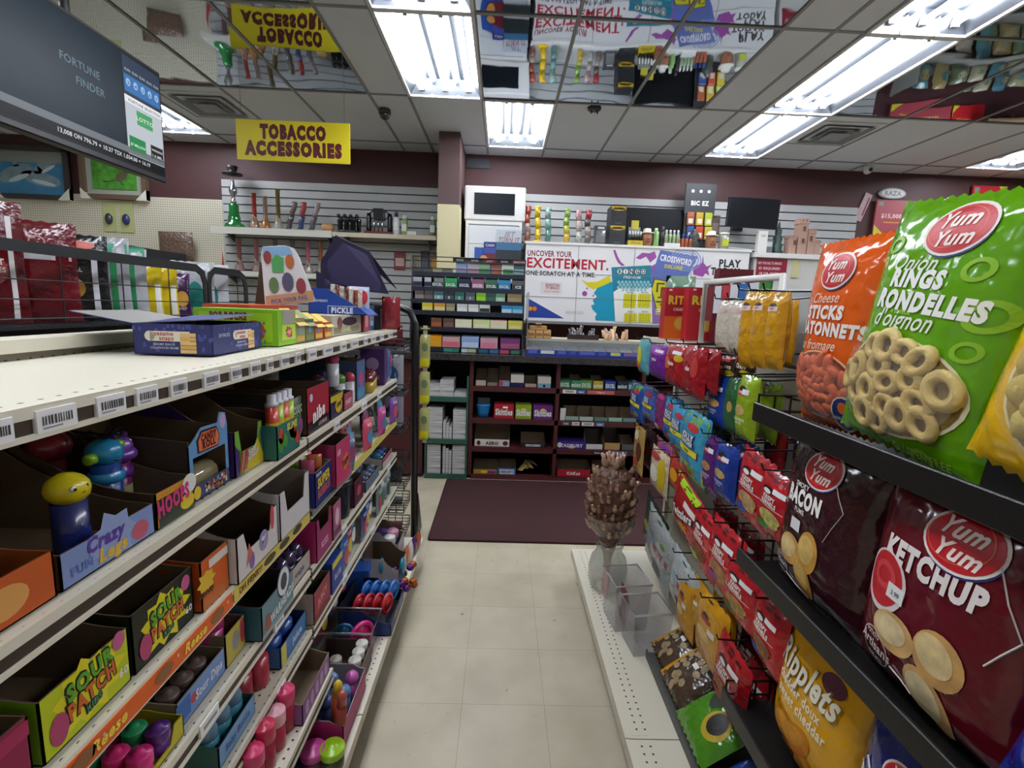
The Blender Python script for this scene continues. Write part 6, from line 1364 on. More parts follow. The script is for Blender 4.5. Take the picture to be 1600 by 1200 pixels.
# ================================================================== chip rack in the next aisle (left)
RX = -1.95
def bag_surface(w, h, d, seed=0, pinch=.06):
    q = random.Random(seed); a1, a2, a3 = q.random() * 6, q.random() * 6, q.random() * 6
    def T(x, z):
        u = max(-1, min(1, 2 * x / w)); v = max(0, min(1, z / h))
        t = d / 2 * max(0, 1 - abs(u) ** 2.6) ** .62 * max(0, 1 - abs(2 * v - 1) ** 3.2) ** .72
        e = min(1, max(0, abs(2 * v - 1) - .45) / .5)
        t += (sin(u * 7 + a1) * .5 + sin(u * 13 + a2) * .5) * .045 * d * e * (1 - abs(u)) * (1 - abs(2 * v - 1) ** 8)
        t += sin(u * 3 + v * 5 + a3) * .02 * d * (1 - abs(u)) * (1 - abs(2 * v - 1))
        return max(t, .0004)
    def X(x, z):
        v = max(0, min(1, z / h)); return x * (1 - pinch * sin(pi * v) ** 1.0)
    front = lambda e: (lambda x, z: (X(x, z), -T(x, z) - e, z))
    return T, X, front
def bag_mesh(w, h, d, F, seed=0, nx=18, nz=22, seal=.03, pinch=.06, top=None):
    """pillow bag: two bulging crinkled faces joined at the sides, flat crimped seals above and below"""
    T, X, front = bag_surface(w, h, d, seed, pinch); m = MB(); v = []; f = []
    for s in (-1, 1):
        for j in range(nz + 1):
            for i in range(nx + 1):
                x = w * (i / nx - .5); z = h * j / nz
                v.append((X(x, z), s * T(x, z), z + (.003 * ((i % 2) * 2 - 1) if j in (0, nz) and 0 < i < nx else 0)))
    n = (nx + 1) * (nz + 1)
    for j in range(nz):
        for i in range(nx):
            k = j * (nx + 1) + i; f.append((k, k + 1, k + nx + 2, k + nx + 1)); k += n; f.append((k, k + nx + 1, k + nx + 2, k + 1))
    m.add(v, f, F, True)
    return m, front
t = thing('chip_rack', 'black chip rack with flat steel lip bars in the next aisle, behind the candy gondola', 'rack', (-2.15, 2.4, 0))
fb = mat('#191a1c', .4)
def lip(y0, y1):
    m = wmb(t); P = [(RX, y0, 1.33), (RX, y0, 1.50), (RX, y0 + .02, 1.56), (RX, y0 + .07, 1.592), (RX, y1 - .09, 1.592), (RX, y1 - .03, 1.565), (RX, y1, 1.50), (RX, y1, 1.25)]
    v = []; f = []
    for k, p in enumerate(P):
        a, b = P[max(k - 1, 0)], P[min(k + 1, len(P) - 1)]; dy, dz = b[1] - a[1], b[2] - a[2]; L = sqrt(dy * dy + dz * dz); ny, nz = -dz / L * .024, dy / L * .024
        for sx, s in ((-.004, 1), (.004, 1), (.004, -1), (-.004, -1)): v.append((p[0] + sx, p[1] + s * ny, p[2] + s * nz))
    for k in range(len(P) - 1):
        for c in range(4): f.append((4 * k + c, 4 * k + (c + 1) % 4, 4 * k + 4 + (c + 1) % 4, 4 * k + 4 + c))
    m.add(v, f, fb); m.build('lip_bar', t)
    m = wmb(t)
    for z in (1.30, 1.38, 1.46): m.tube([(RX, y0, z), (RX, y1, z)], .003, fb, 5)
    y = y0
    while y < y1: m.tube([(RX, y, 1.28), (RX, y, 1.58)], .003, fb, 5); y += .36
    m.build('wire_grid', t)
    wmb(t).box(RX - .42, RX, y0, y1, 1.255, 1.27, fb).build('shelf', t)
lip(1.2, 3.36); lip(3.40, 3.88)
wmb(t).box(RX - .46, RX - .43, 1.2, 3.88, 0, 1.72, fb).build('back_panel', t)
wmb(t).box(RX - .43, RX - .03, 1.2, 3.88, 0, .15, fb).build('base', t)
def lchip(label, y, w, h, c, art=None, rz=RP - .85, x=RX - .17, d=.07, rough=.2, z=1.276):
    m, fn = bag_mesh(w, h, d, film(c, rough), int(y * 97), 12, 14)
    if art: art(m, fn)
    return solo('chip_bag', label, 'chip bag', m, (x, y, z), rz, None, None)
def strip(m, fn, c, x0, x1, z0, z1): m.patch(fn(.0016), ink(c), x0, x1, z0, z1, 3, 6)
def a_sweet(m, fn):
    m.disc(fn(.0014), ink('#8a2f30'), .02, .22, .08, .07, 20, 2); m.text('SWEET', fn(.003), ink('#d8c8c0'), .024, .03, .24, .13, .03); m.text('SUCREES', fn(.003), ink('#d8c8c0'), .02, .03, .21, .13, .03); m.disc(fn(.002), ink('#6a4438'), -.02, .12, .08, .05, 18, 2)
    strip(m, fn, '#cfcfd4', -.06, .06, .40, .44); strip(m, fn, '#c9c4c4', .105, .125, .02, .44)
lchip('large dark red chip bag with SWEET lettering, nearest in the next-aisle rack', 2.08, .34, .5, '#520e14', a_sweet, RP - .45)
lchip('shiny red chip bag with a round emblem, second in the next-aisle rack', 2.37, .28, .45, '#62101a', lambda m, fn: (m.disc(fn(.0016), ink('#c8888a'), .0, .36, .03, .025, 16, 1, 0, .8), strip(m, fn, '#c4c4c8', -.14, -.1, .02, .3), strip(m, fn, '#b8b8bc', -.1, .12, .28, .33)))
lchip('black chip bag with a golden chip picture, third in the next-aisle rack', 2.57, .26, .42, '#17181a', lambda m, fn: (m.disc(fn(.0018), ink('#c8923c'), -.03, .16, .06, .055, 18, 2), m.text('ROYAL', fn(.0018), ink('#c8c8c8'), .018, -.02, .24, .1), strip(m, fn, '#c8c8cc', .06, .085, .02, .3), m.disc(fn(.0018), ink('#c86a5a'), .02, .37, .06, .02, 14, 2)))
for k, (y, c, l) in enumerate(((2.72, '#9a9ca2', 'silver chip bag with a green stripe and green top, fourth in the next-aisle rack'), (2.85, '#a4a6aa', 'second silver chip bag with a green stripe, fifth in the next-aisle rack'))):
    lchip(l, y, .26, .43 - .04 * k, c, lambda m, fn: (strip(m, fn, '#1f7a48', .04, .07, .0, .32), strip(m, fn, '#2f8a6a', -.12, .12, .35, .4), strip(m, fn, '#b8505a', -.08, .08, .33, .35)))
for k, (y, l) in enumerate(((2.99, 'bright yellow chip bag, left of the yellow pair in the next-aisle rack'), (3.13, 'bright yellow chip bag, right of the yellow pair in the next-aisle rack'))):
    lchip(l, y, .24, .34, '#d0b81a', lambda m, fn: (strip(m, fn, '#dcdcd8', .08, .11, .02, .2), m.disc(fn(.0018), ink('#d89a3c'), -.02, .1, .05, .05, 14, 2), m.disc(fn(.0018), ink('#c04a30'), .0, .27, .04, .025, 14, 2)))
lchip('purple and gold chip bag with a grey panel, ending the first rack bay', 3.27, .22, .28, '#4a2058', lambda m, fn: (strip(m, fn, '#8a8a90', -.1, .1, .17, .24), m.disc(fn(.0018), ink('#c8963c'), .06, .12, .04, .05, 14, 2), m.text('DU CHEF', fn(.0018), ink('#d8d0e0'), .018, .03, .05, .12)))
for k, (y, c, l) in enumerate(((3.52, '#a8aab0', 'silver and teal chip bag, first in the second bay of the next-aisle rack'), (3.7, '#b0b2b6', 'silver and teal chip bag, second in the second bay'))):
    lchip(l, y, .26, .37, c, lambda m, fn, k=k: (m.disc(fn(.0018), ink('#1f7a70' if k != 2 else '#c8c8d0'), -.0, .14, .05, .1, 16, 2), strip(m, fn, '#c8ccd4' if k != 2 else '#3a4a9a', -.1, .1, .3, .34)))

# ================================================================== gum rack on the counter
GX0, GX1, GY = -.745, .178, 4.05
t = thing('gum_rack', 'black tiered counter rack filled with gum and mint packs, left of the lottery advert', 'counter rack', (-.28, GY + .12, 1.041))
bk2 = mat('#15161c', .4)
tiers = [(1.075, 0.0), (1.235, .02), (1.365, .04), (1.455, .06), (1.555, .08), (1.675, .10)]
for (z, dy) in tiers:
    wmb(t).box(GX0, GX1, GY + dy, GY + .26, z - .012, z, bk2).box(GX0, GX1, GY + dy - .004, GY + dy, z - .03, z + .006, mat('#1c2030', .4)).build('tier', t)
for x in (GX0, GX1 - .012): wmb(t).add([(x, GY - .01, 1.041), (x, GY + .27, 1.041), (x, GY + .27, 1.8), (x, GY + .12, 1.8), (x + .012, GY - .01, 1.041), (x + .012, GY + .27, 1.041), (x + .012, GY + .27, 1.8), (x + .012, GY + .12, 1.8)], [(0, 3, 2, 1), (4, 5, 6, 7), (0, 1, 5, 4), (1, 2, 6, 5), (2, 3, 7, 6), (3, 0, 4, 7)], bk2).build('side_panel', t)
wmb(t).box(GX0, GX1, GY + .262, GY + .27, 1.041, 1.62, bk2).build('back_panel', t)
for z, y in ((1.765, GY + .098), (1.80, GY + .1), (1.71, GY + .1)): wmb(t).tube([(GX0, y, z), (GX1, y, z)], .004, bk2, 6).build('wire_rail', t)
hd = wmb(t).box(GX0 + .33, GX1, GY + .105, GY + .11, 1.765, 1.8, card('#1c1a20'))
for k, s in enumerate(('EXCEL', 'EXCEL', 'JUICY', 'EXCEL', 'DENTYNE')):
    x = GX0 + .39 + .12 * k
    if k in (2, 4): hd.patch(lambda a, b, x=x: (x + a, GY + .1042, 1.782 + b), ink('#7a2434'), -.055, .055, -.016, .016)
    hd.text(s, lambda a, b, x=x: (x + a, GY + .1036, 1.776 + b), ink('#c8c8c8'), .013, 0, 0, .09, .03)
hd.build('header_strip', t)
def gum(label, x, tier, w, h, c, c2=None, txt=None, lid=None, d=.1):
    z, dy = tiers[tier]
    m = MB().box(-w / 2, w / 2, 0, d, 0, h, card(c))
    m.add([(-w / 2, 0, h), (w / 2, 0, h), (w / 2, d, h * 1.25), (-w / 2, d, h * 1.25), (-w / 2, d, h), (w / 2, d, h)], [(0, 1, 2, 3), (0, 3, 4), (1, 5, 2)], card(lid or c))
    if c2: m.patch(front_map(0, 0, 0), ink(c2), -w * .46, w * .46, h * .08, h * .55)
    if txt: m.text(txt, front_map(0, 0, 0, .0012), ink('#dfe3e6'), h * .28, 0, h * .18, w * .8, .04)
    return solo('gum_pack', label, 'gum pack', m, (x, GY + dy + .012, z + .003), 0)
def gx(c): return GX0 + (c - 0) / 1260 * (GX1 - GX0) + .0     # column of the crop -> rack
R1 = (('pale blue', 545, '#8aa6cc', '#b0a6d0'), ('pale mauve', 680, '#b8b4c0', '#c8a0b8'), ('mint green', 800, '#8ab894', '#5f9a6c'), ('brown and red', 935, '#8f5a50', '#b87a5a'), ('green-white', 1065, '#d0d8d0', '#4f9a64'), ('teal-white', 1190, '#4a6a70', '#9ac0c4'))
for n, c, a, b in R1: gum('%s gum sleeve on the highest tier of the gum rack' % n, gx(c), 5, .088, .085, a, b, d=.09)
for k in range(4): gum('dim grey gum sleeve at the left of the highest tier, %s of four' % ORD[k], gx(60 + 110 * k), 5, .075, .03, ('#5a6468', '#6a6a70', '#b8b08a', '#7a8a80')[k], None, d=.09)
for n, c, a, b, s in (('silver', 75, '#a8acb2', '#2a3048', None), ('pale silver', 180, '#b8bcc0', '#232a44', None), ('grey', 285, '#7c8288', '#3a3f44', 'EXCEL'), ('emerald', 435, '#2f9a5c', '#1f7a44', 'EXCEL'), ('midnight blue', 585, '#232a48', '#1c2140', 'EXCEL'), ('pink-grey', 735, '#8a5a74', '#b87a94', 'EXCEL'), ('forest green', 885, '#3a6a54', '#1f4f3a', 'EXCEL'), ('azure', 1030, '#2f8ab8', '#1f6a9c', 'EXCEL'), ('charcoal', 1185, '#5c6064', '#33363a', 'ICE')):
    gum('%s gum box on the second tier of the gum rack' % n, gx(c), 4, .1, .075, a, b, s)
for n, c, a, b, s in (('taupe', 95, '#5c5450', '#8a8480', None), ('brown-grey', 190, '#4c4644', '#6a6462', None), ('dark teal', 305, '#3a6068', '#8aa8ac', '5'), ('near-black', 420, '#2a3038', '#4a5560', '5'), ('sea green', 535, '#2f5f58', '#4a8a7c', '5'), ('slate', 655, '#4a505c', '#6a7080', '5'), ('lime', 775, '#7ab82a', '#9ad03a', None), ('dark green', 880, '#2a4a40', '#3a6a58', None), ('pale green', 990, '#5a8a6c', '#a8c8b0', '5'), ('tan mixed', 1150, '#8a7a5c', '#a89a6a', None)):
    gum('%s mint box on the third tier of the gum rack' % n, gx(c), 3, .078 if c < 1100 else .12, .066, a, b, s)
for n, c, a, b, w2 in (('yellow', 185, '#c8b82a', '#dcd07a', .085), ('amber and white', 320, '#c8942a', '#d8c8a0', .09), ('tan paper', 440, '#8a8468', '#a8a284', .07), ('first white bottle', 570, '#c8cccc', '#e0e2e2', .085), ('second white bottle', 695, '#c8cccc', '#e0e2e2', .085), ('third white bottle', 820, '#c8cccc', '#2a3a3a', .085), ('blue bottle', 1065, '#2f8ac0', '#bcd8e8', .085), ('sky blue bottle', 1185, '#3a96c8', '#9ccce4', .085)):
    gum('%s gum pack on the fourth tier of the gum rack' % n, gx(c), 2, w2, .062, a, b)
for n, c, a, b, w2, lid in (('small orange-brown', 290, '#6a4434', '#a8603a', .085, None), ('small brown', 425, '#5a443c', '#7a5c50', .085, None), ('cream with a dark lid', 590, '#dcdcb8', '#e2e2c8', .135, '#54484c'), ('cream with a lime lid', 790, '#d0d89a', '#dce0a8', .135, '#7ab85a'), ('cream with a pink lid', 980, '#dcd6b0', '#e0dab8', .135, '#c8609a'), ('lemon', 1165, '#d8cc4a', '#e0d65c', .115, '#a8b078')):
    gum('%s gum box on the fifth tier of the gum rack' % n, gx(c), 1, w2, .07, a, b, 'trident' if w2 > .1 else None, lid)
for n, c, a, b, w2, lid in (('golden orange', 265, '#dc981c', '#e0a024', .13, '#dca020'), ('pink-white with a brown lid', 460, '#c8a0a4', '#d86a78', .14, '#7a6660'), ('pale blue and white', 670, '#8aa8d4', '#bccbe8', .14, '#a0b4d8'), ('rose-white with a brown lid', 880, '#c89aac', '#d87a98', .14, '#8a7c72'), ('purple mixed', 1115, '#7a3a78', '#a85a78', .16, '#5a3a54')):
    gum('%s gum box on the lowest tier of the gum rack' % n, gx(c), 0, w2, .085, a, b, None, lid)
for k, (c, col) in enumerate(((430, '#3a8a7a'), (530, '#2f7a68'), (600, '#c8ccd0'), (690, '#a8b88a'), (820, '#2f5a7a'), (940, '#3a6a94'), (1055, '#b84a68'), (1175, '#3a7a5c'))):
    solo('price_label', '%s price label under the lowest tier of the gum rack' % ('sea green', 'teal', 'white', 'lime grey', 'navy', 'steel blue', 'rose', 'green')[k], 'label', MB().box(-.035, .035, -.003, 0, -.014, .014, card(col)), (gx(c), GY - .006, 1.058), 0, 'labels under the gum rack')

# ================================================================== ticket counter display right of the gum rack
t = thing('ticket_display', 'clear acrylic lottery ticket counter display with a blue printed edge and a candy shelf', 'counter display', (.2, 3.985, 1.041))
MB().box(0, 1.35, .0, .36, 0, .006, mat('#2a2c4a', .3)).build('base', t)
m = MB().box(0, 1.35, -.004, 0, 0, .05, card('#2c3a8c'))
q = random.Random(4); x = .02
while x < 1.25:
    w2 = .05 + .08 * q.random(); m.patch(front_map(0, -.004, 0), ink(q.choice(('#5a6ab8', '#c8c86a', '#8a6aa0', '#d8d8d0', '#4a5aa8', '#a8b86a'))), x, x + w2, .02, .046); x += w2 + .03
m.build('blue_edge', t)
m = MB(); x = .01
while x < 1.33:
    m.add([(x, .01, .03), (x + .1, .01, .03), (x + .1, .2, .075), (x, .2, .075)], [(0, 1, 2, 3)], ink(q.choice(('#6a5c78', '#7a7890', '#5a6a8c', '#84707c', '#8c8a94', '#5c5468')))); x += .11
m.build('tickets', t)
MB().box(0, 1.35, .1, .36, .115, .135, mat('#c2b59a', .45)).build('candy_shelf', t)
for x in (0, 1.342): MB().box(x, x + .008, 0, .36, 0, .5 if x == 0 else .135, clear('#e6ecec', .3, .04, .8)).build('acrylic_side', t)
MB().add([(0, 0, .05), (1.35, 0, .05), (1.35, .1, .135), (0, .1, .135)], [(0, 1, 2, 3)], clear('#e6ecec', .3, .04, .85)).build('acrylic_lid', t)
m = MB().box(0, .1, -.002, 0, 0, .03, card('#3a3a3c')); m.text('LOTERIE', front_map(0, -.002, 0), ink('#d0d0d0'), .014, .05, .008, .09); m.build('small_label', t)
for k in range(4): carton('orange-brown wafer bar box, %s from the left on the ticket display shelf' % ORD[k] if k < 3 else 'top orange-brown wafer bar box lying on the other three', .06 if k < 3 else .14, .1, .065 if k < 3 else .03, '#c0935a', (.245 + .065 * k if k < 3 else .3, 4.1, 1.178 if k < 3 else 1.245), 0, lambda m: (put(m, 'KitKat', '#7a3a2a', .016, 0, .02, .05), band(m, '#d8b88a', -.025, .025, .045, .055)), 'wafer_box')
def barheap(label, x0, n, cols, grp):
    for k in range(n):
        packet(label % ORD[k], (x0 + .035 * (k % 6), 4.12 + .05 * (k // 6), 1.178 + .022 * (k // 6)), .03, .07 + .02 * ((k * 7) % 3), .022, cols[k % len(cols)], .4 * ((k % 3) - 1), None, 'candy_bar', 'candy bar', grp, (-.6, 0, .3 * ((k % 4) - 1.5)))
barheap('dark brown bar in the black heap on the ticket display shelf, %s', .58, 9, ('#2a2124', '#3a2a2c', '#241d20'), 'dark bars on the ticket display')
barheap('tan nut bar in the right-hand heap on the ticket display shelf, %s', .86, 9, ('#b8906a', '#a87a54', '#c8a880', '#8a5a48'), 'tan bars on the ticket display')
solo('tray_liner', 'dark open carton under the black candy bars on the ticket display', 'tray', MB().box(-.13, .13, 0, .006, 0, .04, card('#3a2a28')), (.67, 4.09, 1.1765))
# ---- candy boxes on the counter's open shelves
CS = [.7805, .5155, .2755, .0355]
def cbox(label, x, row, w, h, c, txt=None, tc='#e0e0e0', lid=0, d=.14, inner=None, y=3.995, art=None):
    m = tray_mesh(w, d, h, h + lid, c, None, inner or BROWN, knee=.6) if lid else MB().box(-w / 2, w / 2, 0, d, 0, h, card(c))
    if art: art(m)
    if txt: put(m, txt, tc, h * .42, 0, h * .25, w * .88, .05)
    return solo('candy_box', label, 'candy box', m, (x, y, CS[row] + .0005), 0)
cbox('cream tray with a brown back, leftmost on the top counter shelf', -.155, 0, .085, .045, '#b8b0a8', None, lid=.08)
cbox('second brown-backed tray on the top counter shelf', -.06, 0, .09, .03, '#8a7a74', None, lid=.1, art=lambda m: blot(m, '#b84a58', .03, .015, .01, .01))
cbox('pink and blue printed tray with a brown back on the top counter shelf', .035, 0, .09, .05, '#a87a8a', None, lid=.1, art=lambda m: (band(m, '#7aa0c8', -.01, .04, .005, .04), blot(m, '#b84a58', -.025, .025, .015, .02)))
cbox('white-lidded navy tray on the top counter shelf', .14, 0, .105, .1, '#d8d4cc', None, art=lambda m: band(m, '#1f2050', -.0525, .0525, 0, .035))
cbox('low brown tray on the top counter shelf of the first bay', .25, 0, .095, .03, '#b0968a', None, lid=.05)
cbox('white and blue tray at the right of the top counter shelf, first bay', .36, 0, .105, .09, '#cfcac4', None, art=lambda m: (band(m, '#7aa6c0', -.0525, .0525, 0, .035), blot(m, '#8a2a34', 0, .015, .01, .01)))
t = thing('paper_bag', 'small bright blue tub on the second counter shelf', 'tub', (-.13, 4.04, CS[1])); MB().lathe([(.045, 0), (.05, .05), (.058, .1), (.06, .105)], mat('#1f78b8', .4), 14).build('tub', t); MB().box(-.05, .05, .05, .056, .0, .15, card('#5a626a')).build('back_card', t)
for x, c, s, w2 in ((.04, '#a8202c', 'red', .16), (.2, '#8aa02a', 'lime', .13), (.36, '#6a2a78', 'purple', .16)):
    cbox('%s box of chewy sweets on the second counter shelf' % s, x, 1, w2, .115, c, 'Skittles', art=lambda m, c=c: (band(m, '#ffffff', -.01, .03, .085, .1) if c == '#a8202c' else blot(m, '#d8c84a', 0, .08, .02, .012)))
cbox('white chocolate tray with brown lettering on the third counter shelf', -.05, 2, .29, .06, '#d6d2ca', 'AERO', '#3a241c', .1, art=lambda m: (blot(m, '#4a2a20', .11, .028, .022, .02), blot(m, '#4a2a20', -.11, .028, .016, .02)))
cbox('black chocolate tray with white lettering on the third counter shelf', .29, 2, .2, .04, '#2a2428', 'SNICKERS', '#d8d8dc', .06)
cbox('purple and yellow chocolate tray on the bottom counter shelf', -.1, 3, .2, .04, '#a8803c', None, lid=.05, art=lambda m: (band(m, '#6a3a78', .02, .09, .005, .03), blot(m, '#d8c02a', -.01, .02, .03, .012)))
cbox('blue and white chocolate tray on the bottom counter shelf', .08, 3, .155, .055, '#2f68a8', None, lid=.04, art=lambda m: (band(m, '#d8dce0', -.06, .06, .005, .045), put(m, 'HERSHEYS', '#2a3a5a', .022, 0, .014, .11, .03, e=.0013)))
for k in range(4): packet('loose tan chocolate bar beside the blue and white tray, %s of four' % ORD[k], (.19 + .05 * k, 4.05 + .02 * (k % 2), CS[3] + .022 + .012 * k), .05, .12, .02, ('#b8a060', '#c8b078', '#a88a54', '#8a8a90')[k], 0, None, 'chocolate_bar', 'chocolate bar', 'loose bars on the bottom counter shelf', (-1.2, .2 * k, .5 * k - .6))
for k, (x, c, n) in enumerate(((.53, '#2f6a4a', 'dark green'), (.62, '#3a8a5a', 'green'), (.705, '#5a8a4a', 'moss green'), (.80, '#b8a02a', 'yellow'), (.90, '#2f4a9c', 'blue'), (1.0, '#23304a', 'navy'), (1.09, '#3a5a6a', 'slate green'))):
    cbox('%s gum tray on the top counter shelf, right-hand bay' % n, x, 0, .085, .07, c, ('EXCEL', 'mint')[k % 2], '#c8d8cc', .03 if k % 2 else 0)
for k in range(5): cbox('mint gum packet tray with a brown back, %s on the second shelf, right bay' % ORD[k], .6 + .12 * k, 1, .115, .035, ('#8aa89a', '#a8b8b0', '#5a7a70', '#8ab0a0', '#6a8a84')[k], None, lid=.065)
cbox('small white price board at the left of the second counter shelf, right bay', .525, 1, .045, .1, '#c8c4c0', None, d=.01)
cbox('purple and yellow chocolate box on the third counter shelf, right bay', .61, 2, .23, .06, '#3a2474', 'CADBURY', '#d0c8e0', art=lambda m: (blot(m, '#d8d4c8', -.1, .03, .02, .022), blot(m, '#c8b83a', 0, .015, .03, .012)))
cbox('white open tray with a dark back on the third counter shelf, right bay', .8, 2, .14, .045, '#c4c2c0', None, lid=.1, inner='#3a3230')
cbox('tan cut-out carton on the third counter shelf, right bay', .95, 2, .13, .06, '#b08a54', None, lid=.12, inner='#3a322c')
cbox('dark grey tray of silver packs on the third counter shelf, right bay', 1.08, 2, .1, .05, '#54565a', None, lid=.05)
cbox('long red wafer tray on the bottom counter shelf, right bay', .64, 3, .28, .06, '#a81f2c', 'KitKat', '#e0c8c8', .05)
cbox('second red wafer tray on the bottom counter shelf behind the brown bouquet', .95, 3, .28, .06, '#a81f2c', 'KitKat', '#e0c8c8', .05)
for k, (x, z, w2, c, s) in enumerate(((.565, .78, .11, '#d8d8d8', 'REESES'), (.66, .78, .07, '#3a6aa8', 'mint'), (.82, .78, .22, '#b8605a', '2 for 3'), (.55, .515, .06, '#5a5a5c', 'gum'), (.63, .515, .06, '#c8c8c8', '1.99'), (.73, .515, .1, '#d8d8d8', 'REESES'), (.83, .515, .07, '#4a78b0', 'mint'), (.82, .275, .09, '#2a2024', 'Oreo'), (1.0, .275, .14, '#5a82b4', 'Mini'))):
    m = MB().box(-w2 / 2, w2 / 2, -.002, 0, 0, .03, card(c)); put_fn = front_map(0, -.002, 0); m.text(s, put_fn, ink('#2a2a2c' if c.startswith('#d') or c.startswith('#c') else '#e0e0e0'), .014, 0, .008, w2 * .85, .03)
    solo('shelf_label', '%s price strip on the %s counter shelf edge, %s from its left' % (('white', 'blue', 'red', 'grey', 'pale', 'long white', 'short blue', 'dark', 'light blue')[k], ('top', 'second', 'third')[(z < .7) + (z < .4)], ORD[(0, 1, 2, 0, 1, 2, 3, 0, 1)[k]]), 'label', m, (x, CY - .0005, z - .034), 0)
# ================================================================== right gondola: base deck, back panel, hooks
def deck(label, y0, y1):
    t = thing('snack_gondola', label, 'shelving', (.7, (y0 + y1) / 2, 0))
    m = wmb(t).box(.42, .93, y0, y1, .13, .155, CR).box(.432, .485, y0 + .01, y1 - .01, .1551, .1556, perf).box(.41, .42, y0, y1, .112, .157, CR); m.build('base_deck', t)
    wmb(t).box(.45, .92, y0 + .005, y1 - .005, 0, .13, mat('#2a2622', .6)).build('kick_plate', t)
    return t
gr = deck('far bay of the cream snack gondola on the right, with hooks of hanging candy bags', 1.306, 2.49)
gn = deck('near bay of the cream snack gondola on the right, behind the chip rack bars', .086, 1.302)
m = wmb(gr); z = .17
while z < 1.25:
    m.box(.895, .915, 1.31, 2.47, z, min(z + .118, 1.26), mat('#b9b4a2', .5)); z += .126
m.box(.915, .925, 1.31, 2.47, .157, 1.27, mat('#3a3630', .6)); o = m.build('slotted_back_panel', gr)
wmb(gr).box(.88, .93, 2.455, 2.48, 0, 1.56, CR).build('upright', gr)
wmb(gn).box(.895, .925, 1.145, 1.30, .157, 1.27, mat('#b9b4a2', .5)).build('back_panel', gn)
wmb(gr).box(.70, 1.25, 1.95, 2.44, 1.285, 1.30, CR).box(.695, .70, 1.95, 2.44, 1.26, 1.305, CR).box(.70, 1.25, 1.945, 1.95, 1.265, 1.303, CR).build('upper_shelf', gr)
wmb(gr).tube([(.80, 1.99, 1.30), (.80, 1.99, 1.545), (.80, 1.44, 1.535), (.80, 1.44, 1.30)], .011, mat('#d8d8d6', .35), 8).build('white_rail', gr)
wmb(gr).box(.93, .95, 1.31, 1.95, 1.2, 1.5, mat('#a8a8a8', .5)).build('grey_backing', gr)
for k, (y, c) in enumerate(((1.93, '#6a1f28'), (1.86, '#c8ccd2'), (1.80, '#b0303a'), (1.73, '#c8ccd2'), (1.67, '#2f62a0'), (1.6, '#c8ccd2'), (1.53, '#3a7a3a'))):
    solo('hanging_card', '%s card hanging from the white rail, %s from the far end' % (('maroon', 'white', 'red', 'white', 'blue', 'white', 'green')[k], ORD[k]), 'card', MB().box(.797, .803, -.033, .033, 0, .1 if c == '#c8ccd2' else .13, card(c)), (0, y, 1.425 if c == '#c8ccd2' else 1.395), 0, 'cards on the white rail')
wmb(gr).box(.865, .895, 1.86, 1.93, .6, 1.5, mat('#9fa3a8', .4)).box(.862, .866, 1.865, 1.925, .75, 1.18, card('#c8602a')).build('post_with_label', gr)
# cracker boxes on the upper shelf
def ritz(label, x, w, c, c2, y=2.16, txt='RITZ', tc='#d8b83a'):
    m = MB().box(-w / 2, w / 2, 0, .06, 0, .225, card(c)); 
    m.patch(front_map(0, 0, 0, .0005), ink(c2), -w / 2, w / 2, 0, .1) if c2 else None
    m.text(txt, front_map(0, 0, 0, .001), ink(tc), .034, 0, .155, w * .8, .05); m.text('CRISPS', front_map(0, 0, 0, .001), ink('#e0d0c0'), .012, 0, .125, w * .5, .03)
    m.disc(front_map(0, 0, 0, .001), ink('#c88f3a'), .01, .07, .032, .032, 18); m.disc(front_map(0, 0, 0, .0014), ink('#d8a850'), .01, .07, .026, .026, 12)
    m.disc(front_map(0, 0, 0, .001), ink('#d8d0d0'), -w * .35, .215, .008, .004, 10)
    return solo('cracker_box', label, 'cracker box', m, (x, y, 1.3055), 0)
ritz('red and orange cracker box, left of the pair on the upper right shelf', .785, .13, '#a81f28', '#d2601f', 2.22)
ritz('red cracker box in front on the upper right shelf', .86, .15, '#a81c28', None, 2.12)
m = MB().box(-.07, .07, 0, .05, 0, .3, card('#5a1420')); m.disc(front_map(0, 0, 0, .001), ink('#e0dcd8'), .01, .23, .035, .035, 18); m.disc(front_map(0, 0, 0, .0014), ink('#2a1418'), .01, .225, .03, .022, 16); m.text('Crunch', front_map(0, 0, 0, .001), ink('#c87a94'), .025, 0, .17, .11, .03); m.disc(front_map(0, 0, 0, .001), ink('#a85a34'), .0, .1, .025, .03, 14); m.patch(front_map(0, 0, 0, .001), ink('#d8d4d0'), -.06, -.0, .015, .06)
for k in range(7): m.patch(front_map(0, 0, 0, .0014), ink('#3a2a2c'), -.056 + .008 * k, -.053 + .008 * k, .02, .055)
solo('cracker_box', 'tall dark maroon biscuit box with a white emblem and barcode', 'cracker box', m, (.945, 2.05, 1.3055), 0)
packet('clear and green wrapped pack standing behind the red cracker boxes', (.83, 2.36, 1.302), .14, .29, .08, '#7a9a84', 0, lambda m, fn: (m.patch(fn, ink('#2f7a4a'), -.04, .05, .15, .24, 3, 3), m.disc(fn, ink('#c8d4cc'), -.03, .12, .02, .03, 12)), 'snack_pouch', 'snack pouch')
packet('dark mesh pack standing behind the maroon biscuit box', (1.01, 2.3, 1.302), .16, .27, .06, '#33302f', 0, lambda m, fn: m.patch(fn, ink('#8a8a88'), -.05, .05, .2, .24, 3, 2), 'snack_pouch', 'snack pouch')
t = thing('gift_bow', 'red gift bow on top of the dark packs behind the white rail', 'bow', (1.08, 2.2, 1.56))
for k in range(7):
    a = k * pi * 2 / 7; MB().tube([(0, 0, 0), (.03 * cos(a), .03 * sin(a), .025), (.05 * cos(a), .05 * sin(a), .015), (.035 * cos(a), .035 * sin(a), -.0), (0, 0, 0)], [.004, .01, .012, .01, .004], film('#c8303c'), 6).build('loop', t)
